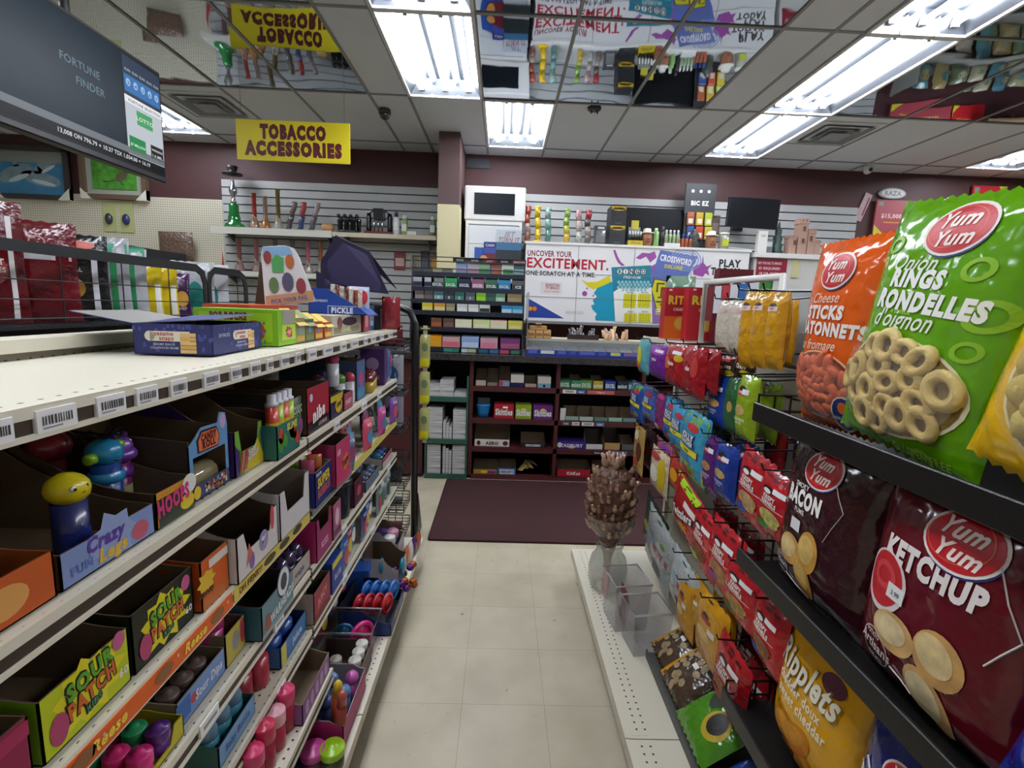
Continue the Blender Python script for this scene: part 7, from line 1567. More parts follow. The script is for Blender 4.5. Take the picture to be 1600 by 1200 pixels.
MB().box(-.05, .05, -.04, .04, -.25, 0, card('#2a2a2c')).build('box', t)

# ================================================================== big chip bags and their rack
def yum(m, fn, x, z, s, rot=0.0, e=.0022):
    m.disc(fn(e), ink('#2a2f6a'), x + .04 * s, z - .09 * s, s * 1.03, s * .74, 28, 3, rot); m.disc(fn(e + .0004), ink('#e2d8d0'), x, z, s * 1.06, s * .78, 28, 3, rot); m.disc(fn(e + .0009), ink('#b81c28'), x, z, s * .98, s * .70, 28, 3, rot)
    m.disc(fn(e + .0013), ink('#d8604a'), x - .1 * s, z + .05 * s, s * .86, s * .6, 28, 1, rot, .96)
    m.text('Yum', fn(e + .0019), ink('#ecdcd4'), s * .42, x - .03 * s, z + .08 * s, s * 1.25, .03, .3, rot, 3); m.text('Yum', fn(e + .0019), ink('#ecdcd4'), s * .42, x + .1 * s, z - .46 * s, s * 1.25, .03, .3, rot, 3)
def window(m, fn, x, z, rx, rz_, food, rim='#e6dcc0', seed=1):
    m.disc(fn(.002), ink(rim), x, z, rx * 1.05, rz_ * 1.05, 30, 4); m.disc(fn(.0026), mat(food[1], .6, var=.4, vscale=40), x, z, rx, rz_, 30, 5)
    q = random.Random(seed); k = 0; placed = []
    while k < 400 and len(placed) < food[2]:
        k += 1; a, r = q.random() * 6.28, sqrt(q.random()); px, pz = x + rx * .84 * r * cos(a), z + rz_ * .84 * r * sin(a)
        if any((px - b) ** 2 + (pz - c) ** 2 < (food[3] * (1.05 if food[0] == 'ring' else .8)) ** 2 for b, c in placed): continue
        placed.append((px, pz)); R = food[3] * (.85 + .3 * q.random()); th = q.random() * 3.14; sq = .65 + .35 * q.random()
        F = mat(food[4 + len(placed) % 2], .6, bump=.12, bscale=150, var=.12, vscale=50); v = []; f = []
        if food[0] == 'ring':
            n, l = 18, 7; r2 = R * .3
            for i in range(n):
                A = 2 * pi * i / n
                for j in range(l):
                    B = 2 * pi * j / l; rr = R * .68 + r2 * cos(B); u, w2 = rr * cos(A), rr * sin(A) * sq
                    v.append(fn(.003 + max(0, (sin(B) + .5)) * r2 * .9)(px + u * cos(th) - w2 * sin(th), pz + u * sin(th) + w2 * cos(th)))
            for i in range(n):
                for j in range(l): f.append((i * l + j, i * l + (j + 1) % l, ((i + 1) % n) * l + (j + 1) % l, ((i + 1) % n) * l + j))
        else:
            n, l = 14, 5; el = (1.5, .72) if food[0] == 'stick' else (1.0, .82)
            v.append(fn(.003 + R * .4)(px, pz))
            for j in range(1, l + 1):
                B = j / l * pi / 2
                for i in range(n):
                    A = 2 * pi * i / n; wob = 1 + .1 * sin(3 * A + k); u, w2 = R * .72 * el[0] * sin(B) * cos(A) * wob, R * .72 * el[1] * sin(B) * sin(A) * wob
                    v.append(fn(.003 + R * .4 * cos(B))(px + u * cos(th) - w2 * sin(th), pz + u * sin(th) + w2 * cos(th)))
            for i in range(n): f.append((0, 1 + i, 1 + (i + 1) % n))
            for j in range(l - 1):
                for i in range(n): f.append((1 + j * n + i, 1 + (j + 1) * n + i, 1 + (j + 1) * n + (i + 1) % n, 1 + j * n + (i + 1) % n))
        m.add(v, f, F, True)
    m.disc(fn(.003 + food[3] * .45), clear('#fffaf0', .3, .06, .93, .5, 18), x, z, rx * 1.0, rz_ * 1.0, 30, 6)
def chip(m, fn, x, z, rx, rz_, rot, c='#d3a258', c2='#e0c488', e=.002):
    m.disc(fn(e), mat(c, .6, var=.35, vscale=25), x, z, rx, rz_, 22, 3, rot); m.disc(fn(e + .0005), mat(c2, .6, var=.3, vscale=35), x - rx * .12, z + rz_ * .1, rx * .78, rz_ * .68, 20, 2, rot)
def bigbag(label, x, y, z, w, h, d, c, art, rot=(0, 0, RM), seed=1, bump=.6):
    m, fn = bag_mesh(w, h, d, film(c, .16, bump, 15), seed, 28, 36, .03, .05)
    art(m, lambda e: (lambda a, b, g=fn(e): g(a, b - .021)))
    return solo('chip_bag', label, 'chip bag', m, (x, y, z), 0, None, rot)
def art_orange(m, fn):
    yum(m, fn, .004, .34, .047)
    m.text('Cheese', fn(.002), ink('#e8c8b0'), .02, -.01, .278, .09, .01, .35, 0, 3); m.text('STICKS', fn(.002), ink('#ece2da'), .024, -.012, .247, .125, .06, .12, -.02, 3)
    m.text('BATONNETS', fn(.002), ink('#ece2da'), .024, .002, .213, .2, .06, .12, -.04, 3); m.text('au fromage', fn(.002), ink('#e8c8b0'), .02, -.025, .183, .13, .01, .35, 0, 3)
    window(m, fn, -.012, .112, .105, .066, ('stick', '#7a2810', 60, .02, '#d8602a', '#cc5424'), '#e0b890', 5)
    m.disc(fn(.017), ink('#d8c8b0'), .08, .066, .028, .034, 16, 2); m.disc(fn(.0175), ink('#1f2f6a'), .08, .066, .025, .031, 16, 2); m.disc(fn(.018), ink('#c8642a'), .08, .077, .011, .012, 12); m.text('REAL CHEESE', fn(.0182), ink('#c8c8d8'), .006, .08, .054, .042, .02)
bigbag('orange cheese sticks chip bag standing on the top bar of the right-hand rack', .70, .998, 1.195, .24, .385, .10, '#dc5a10', art_orange, (0, 0, RM), 3)
def art_green(m, fn):
    yum(m, fn, .022, .366, .05, .1)
    lg = ink('#86b82a')
    for x, z, r in ((.08, .31, .022), (-.09, .345, .018), (.11, .25, .03), (.1, .2, .02), (.06, .03, .022)): m.disc(fn(.0014), lg, x, z, r, r * .75, 18, 1, .3, .62)
    m.text('Onion', fn(.002), ink('#e2e8d0'), .023, -.025, .306, .09, .01, .35, 0, 3); m.text('RINGS', fn(.002), ink('#eeeee8'), .0245, -.012, .281, .105, .06, .12, 0, 3)
    m.text('RONDELLES', fn(.002), ink('#eeeee8'), .0265, .014, .245, .195, .065, .12, -.03, 3); m.text("d'oignon", fn(.002), ink('#e8ead8'), .028, -.015, .217, .12, .01, .35, 0, 3)
    m.text('A SAVEUR', fn(.002), ink('#a8d060'), .006, -.02, .239, .09, .02)
    window(m, fn, -.004, .127, .12, .074, ('ring', '#8a7438', 44, .028, '#dcc684', '#d4bc78'), '#e6e0c0', 11)
    m.text('GLUTEN FREE', fn(.0016), ink('#9ccc3a'), .012, .06, .03, .1, .03)
bigbag('lime green onion rings chip bag, largest on the top bar of the right-hand rack', .652, .775, 1.21, .285, .40, .10, '#5f9e0c', art_green, (-.08, .1, RM), 8)
def art_yellow(m, fn):
    yum(m, fn, 0, .36, .06); window(m, fn, .01, .14, .105, .09, ('puff', '#b8a050', 26, .03, '#d8c878', '#d0bc68'), '#e8e0b0', 17); m.text('PUFFS', fn(.002), ink('#f0ece0'), .035, 0, .27, .16, .06, .12)
bigbag('bright yellow puffs chip bag at the right edge of the picture, top bar', .63, .50, 1.226, .28, .40, .10, '#e6b60c', art_yellow, (-.06, .2, RM), 14)
def artis(m, fn, x, z, s):
    m.disc(fn(.002), ink('#c8b8b4'), x, z, s, s, 22, 1, 0, .93); m.text('Artisans', fn(.003), ink('#e4dcd8'), s * .62, x, z - s * .2, s * 2.3, .02, .3, -.1); m.text('POTATO', fn(.003), ink('#d8ccc8'), s * .26, x, z + s * .55, s, .03); m.text('PATATE', fn(.003), ink('#d8ccc8'), s * .26, x, z - s * .78, s, .03)
def art_bacon(m, fn):
    wl = ink('#b8a8a4')
    m.shape(fn(.0008), ink('#241416'), [(-.12, .04), (.05, .02), (.07, .2), (.09, .33), (-.08, .345), (-.125, .2)]) if False else None
    yum(m, fn, .012, .308, .05); m.text('SMOKY', fn(.002), ink('#d8d0cc'), .01, -.03, .258, .05, .02); m.text('BACON', fn(.002), ink('#efebe8'), .032, -.02, .222, .12, .06, .05, 0, 3); m.text('FUME', fn(.002), ink('#d8d0cc'), .01, -.025, .205, .04, .02)
    m.patch(fn(.002), ink('#dcdcdc'), -.05, -.015, .165, .19)
    chip(m, fn, -.045, .118, .042, .034, .3); chip(m, fn, .02, .138, .032, .045, -.15, '#c8943c', '#d8b468'); chip(m, fn, .005, .075, .028, .04, .4, '#c88c34', '#dcb868')
    artis(m, fn, -.085, .07, .026)
    for a, b in (((.055, .30), (.09, .25)), ((.06, .18), (.09, .25)), ((-.07, .05), (-.0, .03))): m.tube([fn(.002)(*a), fn(.002)((a[0] + b[0]) / 2, (a[1] + b[1]) / 2), fn(.002)(*b)], .0012, wl, 4)
bigbag('dark maroon BACON chip bag on the middle bar of the right-hand rack', .672, .945, .834, .28, .34, .10, '#33121a', art_bacon, (-.04, 0, RM), 21)
bigbag('second dark maroon chip bag, standing behind the BACON one', .80, .86, .834, .27, .33, .08, '#2a0f15', lambda m, fn: (chip(m, fn, .03, .14, .03, .035, .3, '#a8843c', '#b8984c'), chip(m, fn, -.0, .09, .03, .03, .3, '#a8843c', '#b8984c')), (-.04, 0, RM), 23)
def art_ket(m, fn):
    yum(m, fn, .03, .306, .056); m.text('KETCHUP', fn(.002), ink('#e2dad8'), .034, .0, .23, .175, .06, .05, 0, 3)
    m.disc(fn(.0018), ink('#d8c8c8'), -.075, .19, .05, .05, 26, 2); m.disc(fn(.0023), ink('#b8242c'), -.075, .193, .042, .044, 24, 2); m.disc(fn(.0028), ink('#c8404a'), -.075, .2, .028, .022, 18, 1, 0, .6)
    m.patch(fn(.0034), ink('#dcdcdc'), -.06, -.025, .172, .196); m.text('3.99', fn(.004), ink('#55585c'), .007, -.042, .18, .028)
    chip(m, fn, -.035, .122, .044, .032, .1, '#cfa468', '#d8c498'); chip(m, fn, .045, .135, .04, .04, -.5, '#c89a5c', '#d8c08c'); chip(m, fn, .03, .06, .036, .047, .5, '#cfa468', '#dccca0')
    artis(m, fn, -.075, .072, .033)
    m.shape(fn(.0012), ink('#b0202c'), [(-.14, .1), (-.125, .16), (-.11, .15), (-.12, .1)])
    for a, b in (((.085, .3), (.125, .22)), ((.125, .22), (.1, .17)), ((-.04, .06), (.0, .045))): m.tube([fn(.002)(*a), fn(.002)((a[0] + b[0]) / 2, (a[1] + b[1]) / 2), fn(.002)(*b)], .0014, ink('#c8bcb8'), 4)
bigbag('dark red KETCHUP chip bag, largest on the middle bar of the right-hand rack', .665, .662, .838, .29, .338, .105, '#5e101c', art_ket, (-.05, .02, RM), 31)
def art_blue(m, fn):
    chip(m, fn, -.01, .2, .055, .085, -.35, '#c4895a', '#cf9a64'); m.tube([fn(.002)(-.1, .26), fn(.002)(-.085, .12), fn(.002)(.0, .06)], .0016, ink('#d8dce4'), 4); yum(m, fn, .02, .29, .045); m.text('CLASSIC', fn(.002), ink('#e4e6ea'), .028, 0, .03, .16, .05)
bigbag('royal blue chip bag with one large chip, cut by the right edge, middle bar', .635, .405, .852, .25, .30, .09, '#10248a', art_blue, (-.04, .16, RM), 37)
def art_rip(m, fn):
    m.text('Ripplets', fn(.0025), ink('#8a6a1a'), .058, -.004, .228, .2, .045, .25, 0, 3); m.text('Ripplets', fn(.0032), ink('#e2dcc8'), .055, -.006, .23, .195, .03, .25, 0, 3)
    m.text('cheddar doux', fn(.002), ink('#f0e6c0'), .022, -.015, .195, .15, .03); m.text('sweet cheddar', fn(.002), ink('#f0e6c0'), .022, -.0, .165, .16, .03)
    for x, z, r, ro in ((-.05, .1, .05, .7), (.0, .11, .055, .5), (.03, .06, .05, .9), (-.04, .04, .04, .4)): chip(m, fn, x, z, r, r * .55, ro, '#c8781a', '#d8962a')
    m.disc(fn(.002), ink('#5a2a3a'), .06, .29, .03, .02, 18, 2)
bigbag('yellow rippled chip bag with script lettering on the lowest bar of the right-hand rack', .69, .915, .457, .28, .325, .11, '#d89e0c', art_rip, (-.04, .05, RM), 41)
bigbag('navy blue chip bag with a red oval emblem on the lowest bar', .675, .64, .453, .26, .345, .11, '#16246a', lambda m, fn: (yum(m, fn, .0, .28, .045), m.text('ALL', fn(.002), ink('#dce0ea'), .05, -.07, .2, .1, .04, .2, .9), m.text('DRESSED', fn(.002), ink('#dce0ea'), .04, -.02, .15, .2, .05)), (-.04, 0, RM), 47)
bigbag('dark red chip bag at the near end of the lowest bar', .675, .35, .453, .26, .345, .11, '#4a0f1a', lambda m, fn: yum(m, fn, 0, .28, .05), (-.04, 0, RM), 49)
t = thing('chip_rack', 'black steel chip rack with three flat lip bars in the right foreground', 'rack', (.78, .6, 0))
FB = mat('#0e0d0c', .38, bump=.04, bscale=200)
for zt in (1.222, .862, .480):
    wmb(t).rbox(.594, .602, .0, 1.135, zt - .044, zt, FB, .003).build('lip_bar', t)
    s = wmb(t).box(.602, .93, .0, 1.13, zt - .040, zt - .034, FB); s.build('shelf_tray', t)
    m = wmb(t)
    for k in range(9): m.tube([(.604 + .038 * k, 1.13, zt - .037), (.604 + .038 * k, 1.13, zt + .02)], .0025, FB, 5)
    for dz in (-.02, .018): m.tube([(.602, 1.13, zt + dz), (.92, 1.13, zt + dz)], .003, FB, 5)
    m.build('wire_side', t)
wmb(t).box(.925, .94, .0, 1.135, .16, 1.62, mat('#111010', .5)).build('back_panel', t)
for y in (.0, 1.12): wmb(t).box(.90, .93, y, y + .02, .157, 1.62, FB).build('upright', t)

# ================================================================== hanging candy and nut bags
HK = metal('#3a3a3c', .4)
hooks = []
def pegbag(name, label, cat, X, u0, u1, v0, v1, c, art=None, d=.045, yaw=0.0, roll=0.0, group=None, seed=None, hook=True, header=None):
    """a pouch hung on a hook: its outline is found on the plane X where it hangs"""
    vm = (v0 + v1) / 2
    Xe = X + d * .4; ya, yb = at(u0, vm, X=Xe).y, at(u1, vm, X=Xe).y; yc = (ya + yb) / 2; w = abs(ya - yb)
    um = (u0 + u1) / 2; za, zb_ = at(um, v0, X=Xe).z, at(um, v1, X=Xe).z; h = za - zb_
    m, fn = bag_mesh(w, h, d, film(c, .22, .45, 30), seed if seed is not None else int(u0 * 7 + v0), 12, 16, .03, .03)
    if art: art(m, fn, w, h)
    m.disc(fn(.0012), ink('#241c1c'), 0, h * .955, w * .09, h * .012, 10)
    o = solo(name, label, cat, m, (X + d / 2, yc, zb_), 0, group, (0, roll, RM + yaw))
    if hook: hooks.append((yc, za + .004 + abs(sin(roll)) * w / 2, X))
    return o
def T(m, fn, s, c, hgt, x, z, mw, b=.04, sl=0, rot=0, e=.0022): m.text(s, fn(e), ink(c), hgt, x, z, mw, b, sl, rot)
def kern(food, oval, price=True):
    def art(m, fn, w, h):
        for k in range(3): m.disc(fn(.0014), ink('#5a1418'), -w * .22 + w * .22 * k, h * .93 - h * .02 * (k % 2), w * .08, h * .022, 12)
        m.disc(fn(.0016), ink('#1c1618'), -w * .08, h * .745, w * .15, h * .055, 14); m.disc(fn(.0021), ink('#e4e0dc'), -w * .08, h * .73, w * .1, h * .035, 12)
        if price: m.patch(fn(.0024), ink('#e8e8ea'), w * .06, w * .34, h * .735, h * .81, 2, 2)
        T(m, fn, 'KRISPY', '#ece4e0', h * .062, 0, h * .615, w * .6); T(m, fn, 'KERNELS', '#ece4e0', h * .062, 0, h * .535, w * .66); m.patch(fn(.0018), ink('#e0d4d0'), -w * .32, w * .34, h * .505, h * .515, 3, 1)
        m.disc(fn(.0018), mat(food, .6, var=.5, vscale=60), w * .04, h * .37, w * .27, h * .1, 16, 2); m.disc(fn(.0024), mat(food, .6, var=.5, vscale=90), w * .12, h * .3, w * .17, h * .07, 14, 2)
        m.disc(fn(.002), ink(oval), -w * .16, h * .2, w * .24, h * .06, 16, 2, .2); m.disc(fn(.0018), ink('#e8c8c4'), w * .05, h * .06, w * .05, h * .012, 10)
    return art
RED = '#b41a24'
def jolly(top, mid, bot):
    def art(m, fn, w, h):
        m.patch(fn(.0009), ink(top), -w * .47, w * .47, h * .78, h * .97, 4, 3); m.patch(fn(.0009), ink(bot), -w * .47, w * .47, h * .03, h * .26, 4, 3)
        m.disc(fn(.0013), ink('#b8343c'), w * .1, h * .8, w * .2, h * .06, 12, 2)
        T(m, fn, 'JOLLY', '#20305a', h * .1, .0, h * .60, w * .84, .09); T(m, fn, 'JOLLY', '#e8ecf0', h * .095, .0, h * .603, w * .8, .04, 0, 0, .0028); T(m, fn, 'RANCHER', '#20305a', h * .065, 0, h * .525, w * .8, .09); T(m, fn, 'RANCHER', '#e8ecf0', h * .06, 0, h * .528, w * .76, .03, 0, 0, .0028)
        m.patch(fn(.0016), ink('#2a2a30'), -w * .36, w * .36, h * .385, h * .495, 3, 2); m.patch(fn(.002), ink('#d8cc3a'), -w * .34, w * .34, h * .395, h * .485, 3, 2); T(m, fn, 'GUMMIES', '#3a3a2a', h * .03, 0, h * .425, w * .5, .03, 0, 0, .0026)
        T(m, fn, 'sours', '#3a6ac0', h * .05, 0, h * .31, w * .5, .03, .2); m.disc(fn(.0013), ink('#a83a4a'), w * .0, h * .14, w * .2, h * .06, 14, 2); m.disc(fn(.0017), ink('#4a9a4a'), w * .16, h * .2, w * .14, h * .04, 12, 1)
    return art
def simple(txt, tc, spots=(), sticker=False):
    def art(m, fn, w, h):
        for (c, x, z, rx, rz_) in spots: m.disc(fn(.0014), ink(c), x * w, z * h, rx * w, rz_ * h, 14, 2)
        if txt: T(m, fn, txt, tc, h * .085, 0, h * .52, w * .8)
        if sticker: m.patch(fn(.002), ink('#e4e4e6'), w * .0, w * .34, h * .78, h * .86, 2, 2)
    return art
def nut(tc, food):
    def art(m, fn, w, h):
        m.disc(fn(.0016), ink('#1c1a20'), 0, h * .8, w * .16, h * .05, 12); m.patch(fn(.0019), ink('#b8383c'), -w * .2, w * .2, h * .70, h * .77, 2, 2); T(m, fn, 'KRISPY', '#e8e0dc', h * .03, 0, h * .735, w * .34); m.patch(fn(.0022), ink('#e0e0e4'), w * .05, w * .32, h * .72, h * .8, 2, 2)
        m.disc(fn(.0015), mat(food, .6, var=.5, vscale=60), 0, h * .47, w * .26, h * .08, 14, 2); T(m, fn, 'CASHEWS', tc, h * .045, 0, h * .3, w * .7); T(m, fn, 'SALTED', tc, h * .035, 0, h * .25, w * .6)
    return art
B = pegbag
# upper rows
for k, (X, a, b, c, d2) in enumerate(((.72, 1120, 1146, 470, 552), (.70, 1141, 1168, 470, 554))): B('nut_bag', ('silver-white nut bag hanging under the white rail, left of the pair', 'silver-white nut bag hanging under the white rail, right of the pair')[k], 'nut bag', X, a, b, c, d2, '#c4bcae', simple(None, None, (('#b89a9a', .1, .8, .25, .04),)), .05)
for k, (X, a, b, c, d2) in enumerate(((.69, 1158, 1182, 457, 575), (.67, 1176, 1202, 457, 575), (.66, 1200, 1226, 458, 578), (.80, 1206, 1240, 470, 570))): B('nut_bag', '%s tall golden peanut bag beside the orange chip bag, counted from the left' % ORD[k], 'nut bag', X, a, b, c, d2, '#c8920e', (lambda m, fn, w, h: (m.disc(fn(.0016), ink('#1c1a20'), 0, h * .84, w * .18, h * .025, 12), m.patch(fn(.0019), ink('#d8c0bc'), -w * .3, w * .3, h * .76, h * .82, 2, 2), T(m, fn, 'KRISPY', '#a82a30', h * .022, 0, h * .782, w * .5), m.disc(fn(.0015), mat('#b88a3c', .6, var=.4, vscale=60), 0, h * .5, w * .2, h * .05, 12, 2))), .05)
for k, (a, b, c) in enumerate(((1110, 1132, '#2a2422'), (1130, 1152, '#30241c'), (1152, 1178, '#2a2018'))): B('candy_bag', 'black and yellow candy bag with a red top, %s of three under the golden bags' % ORD[k], 'candy bag', .72, a, b, 556, 592, c, lambda m, fn, w, h: (m.patch(fn(.001), ink('#a8281c'), -w * .46, w * .46, h * .75, h * .97, 3, 2), T(m, fn, 'Chews', '#e8e4d0', h * .2, 0, h * .45, w * .8), m.disc(fn(.0013), ink('#c8b01a'), w * .2, h * .25, w * .25, h * .15, 12)), .035)
B('nut_bag', 'royal blue cashew bag in the upper row, left of the green nut bag', 'nut bag', .70, 1106, 1140, 586, 668, '#163a98', nut('#b8c4e0', '#c8a060'), .04)
B('nut_bag', 'dark green nut bag in the upper row between the blue and lime bags', 'nut bag', .69, 1133, 1160, 590, 680, '#1f5a30', simple(None, None, (('#a88a4a', .1, .5, .15, .1),)), .045)
B('nut_bag', 'lime green nut bag in the upper row, left of the chip rack corner', 'nut bag', .67, 1152, 1182, 586, 690, '#8aa81a', nut('#e0e8b0', '#b89a5a'), .05)
B('nut_bag', 'second lime green nut bag, hanging further back by the chip rack corner', 'nut bag', .77, 1180, 1216, 596, 692, '#7c9c1c', simple(None, None, (('#a8b84a', 0, .5, .2, .1),)), .05)
B('candy_bag', 'yellow and teal candy bag at the far end of the upper right hooks', 'candy bag', .655, 998, 1014, 530, 584, '#5aa0a8', simple(None, None, (('#c8c82a', -.1, .5, .3, .3), ('#c86a2a', -.1, .25, .2, .1))), .05)
B('candy_bag', 'purple chewy sweets bag in the upper right row, left of the two red bags', 'candy bag', .655, 1014, 1046, 538, 592, '#6a1f8a', simple('Skittles', '#e8e0f0', (('#9a3ab0', .1, .8, .3, .1),), True), .05)
B('candy_bag', 'red chewy sweets bag in the upper right row, beside the purple one', 'candy bag', .645, 1040, 1076, 538, 606, '#a01420', simple('Skittles', '#ece4e4', (('#c8581a', -.2, .55, .2, .15), ('#c8a01a', .25, .7, .15, .08)), True), .055)
B('candy_bag', 'dark red licorice bag with white lettering in the upper right row', 'candy bag', .64, 1068, 1102, 540, 622, '#9a0f1c', simple('nibs', '#ece4e4', (('#b83a3a', .25, .6, .12, .2), ('#d88a8a', 0, .15, .06, .02))), .055)
B('candy_bag', 'second dark red licorice bag behind the white-lettered one', 'candy bag', .665, 1094, 1122, 545, 615, '#8a0f1a', simple('nibs', '#d8c8c8'), .05)
# middle row of sour gummies
B('candy_bag', 'green and blue sour gummy bag at the far left of the middle row', 'candy bag', .74, 985, 1008, 598, 658, '#1f4a9c', jolly('#5aa02a', 0, '#2a5ab0'), .05)
B('candy_bag', 'blue sour gummy bag, second in the middle row', 'candy bag', .74, 1004, 1027, 604, 658, '#4a62a8', jolly('#3a4a90', 0, '#5a7ac0'), .045)
B('candy_bag', 'pink and purple candy bag with a looped end, third in the middle row', 'candy bag', .73, 1024, 1041, 614, 674, '#7a2a6a', simple(None, None, (('#d83a98', .1, .93, .3, .06), ('#c8a0b8', -.1, .1, .25, .08))), .04)
B('candy_bag', 'bright blue sour gummy bag, fourth in the middle row', 'candy bag', .71, 1038, 1064, 618, 694, '#2a7ab0', jolly('#3a90c0', 0, '#2a4a9a'), .05)
B('candy_bag', 'sky blue sour gummy bag partly hidden behind the nearest one', 'candy bag', .69, 1048, 1078, 632, 712, '#3a94c4', jolly('#3a9ac8', 0, '#3a5aa0'), .05)
B('candy_bag', 'nearest sour gummy bag with a yellow bottom, front of the middle row', 'candy bag', .655, 1063, 1105, 642, 752, '#3a94b8', jolly('#6a9a4a', 0, '#b8b02a'), .06, 0, .05)
for k, (a, b) in enumerate(((1094, 1122), (1114, 1140))): B('candy_bag', 'dark green candy bag with faint lettering behind the purple nut bag, %s of two' % ORD[k], 'candy bag', .80, a, b, 640, 720, '#24483a', simple('JOLLY', '#5a7a6a'), .05)
B('nut_bag', 'purple nut bag in the middle row, left of the blue nut bags', 'nut bag', .67, 1098, 1124, 678, 772, '#521a70', nut('#b8a0c8', '#a87a4a'), .04)
B('nut_bag', 'royal blue nut bag in the middle row with a white tip', 'nut bag', .655, 1117, 1151, 692, 784, '#123690', nut('#a8b8e0', '#b89a5a'), .045)
B('nut_bag', 'second royal blue nut bag, behind the white-tipped one', 'nut bag', .72, 1146, 1182, 688, 772, '#122f80', nut('#a8b8e0', '#8a6a3a'), .04)
B('candy_bag', 'striped green and red candy bag under the top bar of the chip rack', 'candy bag', .80, 1194, 1226, 666, 740, '#8a1c26', simple(None, None, (('#2a6a3a', -.35, .6, .15, .3), ('#d8d8d8', .1, .1, .1, .03))), .04)
B('candy_bag', 'small purple nut bag under the top bar of the chip rack', 'candy bag', .86, 1238, 1268, 690, 730, '#4a1a70', simple('VITALITY', '#c8b8d8'), .03)
B('candy_bag', 'cream and yellow candy bag with a pale skull-like blot, lower left of the hanging bags', 'candy bag', .72, 1016, 1044, 702, 772, '#c8b89a', simple(None, None, (('#e0dcc8', -.05, .45, .25, .2), ('#c8b01a', .3, .5, .15, .4), ('#a83a3a', -.1, .85, .3, .08))), .05)
B('candy_bag', 'pink and white swirled candy bag above the pale skull-like one', 'candy bag', .76, 1022, 1056, 690, 740, '#a85a6a', simple(None, None, (('#e0d0d0', -.1, .5, .3, .12), ('#7a3a9a', .1, .85, .25, .08))), .04)
B('candy_bag', 'red and orange fruit candy bag behind the lime-topped red bag', 'candy bag', .74, 1046, 1072, 715, 770, '#b03420', simple(None, None, (('#d8961a', 0, .5, .25, .2),)), .045)
B('candy_bag', 'red licorice twist bag with a lime green top and edge', 'candy bag', .665, 1048, 1096, 752, 842, '#a01622', lambda m, fn, w, h: (m.patch(fn(.0012), ink('#9ad01a'), -w * .49, w * .49, h * .86, h * .98, 4, 2), m.patch(fn(.0012), ink('#a8d82a'), -w * .49, w * .49, h * .015, h * .06, 4, 1), T(m, fn, 'Twizzlers', '#2a1418', h * .155, 0, h * .375, w * .92, .08, .1, .3), T(m, fn, 'Twizzlers', '#ece8e8', h * .15, 0, h * .38, w * .9, .04, .1, .3, .0028), T(m, fn, 'NIBS', '#d8a01a', h * .11, w * .1, h * .22, w * .6, .05, 0, .2), m.patch(fn(.002), ink('#e4e0e0'), w * .02, w * .38, h * .64, h * .76, 2, 2), m.disc(fn(.0014), ink('#5a1a5a'), w * .1, h * .12, w * .2, h * .05, 12)), .05, 0, .22)
# red kernels bags
for k, (X, a, b, c, d2, f2, o2, l) in enumerate(((.65, 1150, 1208, 706, 826, '#b09060', '#1f4aa8', 'red nut bag with a pale nut and blue oval, highest of the red bags'), (.64, 1182, 1246, 738, 850, '#b8b060', '#1f7a2a', 'red nut bag with a green oval, just left of the BACON chip bag'), (.72, 1226, 1262, 760, 880, '#a87a4a', '#a01a20', 'red nut bag with brown sticks, squeezed between the red bags and the BACON bag'),
     (.66, 1078, 1124, 796, 898, '#7a4428', '#8ab02a', 'red nut bag with a lime oval, lower left of the red bags'), (.65, 1106, 1160, 818, 936, '#a87a4c', '#8a2a8a', 'red nut bag with a purple corner, middle of the lower red row'), (.645, 1130, 1190, 878, 982, '#a88048', '#1f6a2a', 'red nut bag with a dark green oval below the middle bar end'), (.64, 1172, 1232, 935, 1050, '#8a5a34', '#1f44a0', 'red nut bag with a blue oval under the middle bar'))):
    B('nut_bag', l, 'nut bag', X, a, b, c, d2, RED, kern(f2, o2), .05, .05 * (k % 3 - 1), .04)
for k, (X, a, b, c, d2) in enumerate(((.78, 1112, 1150, 790, 860), (.76, 1150, 1190, 828, 930), (.75, 1150, 1192, 990, 1080), (.76, 1190, 1235, 1010, 1100))): B('nut_bag', ('dark red bag top showing behind the lower red bags, far one', 'dark red bag showing behind the lower red bags, nearer one', 'dark red bag behind the yellow peanut pouches', 'dark red bag at the end of the lowest chip rack bar')[k], 'nut bag', X, a, b, c, d2, '#8a1620', kern('#7a4a30', '#6a1a20'), .045)
B('nut_bag', 'red nut bag leaning low beside the yellow pouches, above the green bag', 'nut bag', .62, 1112, 1168, 1000, 1124, '#a81a22', kern('#a06a40', '#98161e'), .05, 0, .08)
B('nut_bag', 'red nut bag behind the wire end of the lowest bar', 'nut bag', .70, 1162, 1205, 1040, 1150, '#981820', kern('#a06a40', '#98161e'), .05)
# grey milk pouches and yellow peanut pouches
for k, (X, a, b, c, d2) in enumerate(((.70, 1006, 1050, 806, 905), (.67, 1044, 1088, 868, 965))): B('candy_bag', ('pale grey MILK candy pouch with a blue and red label, upper one', 'pale grey MILK candy pouch with a blue and red label, lower one')[k], 'candy bag', X, a, b, c, d2, '#a8b0b0', lambda m, fn, w, h: (m.patch(fn(.0014), ink('#8aa8c0'), -w * .4, w * .0, h * .52, h * .62, 2, 2), m.patch(fn(.0014), ink('#b04a58'), -w * .05, w * .42, h * .47, h * .57, 2, 2), T(m, fn, 'MILK', '#e4d0d4', h * .06, w * .18, h * .49, w * .35), m.disc(fn(.0014), ink('#2a2840'), w * .1, h * .22, w * .18, h * .12, 14), m.disc(fn(.0014), ink('#c8c0b8'), -w * .2, h * .2, w * .2, h * .12, 14), m.disc(fn(.0014), ink('#6a8a4a'), w * .25, h * .72, w * .08, h * .04, 10)), .045, 0, .12)
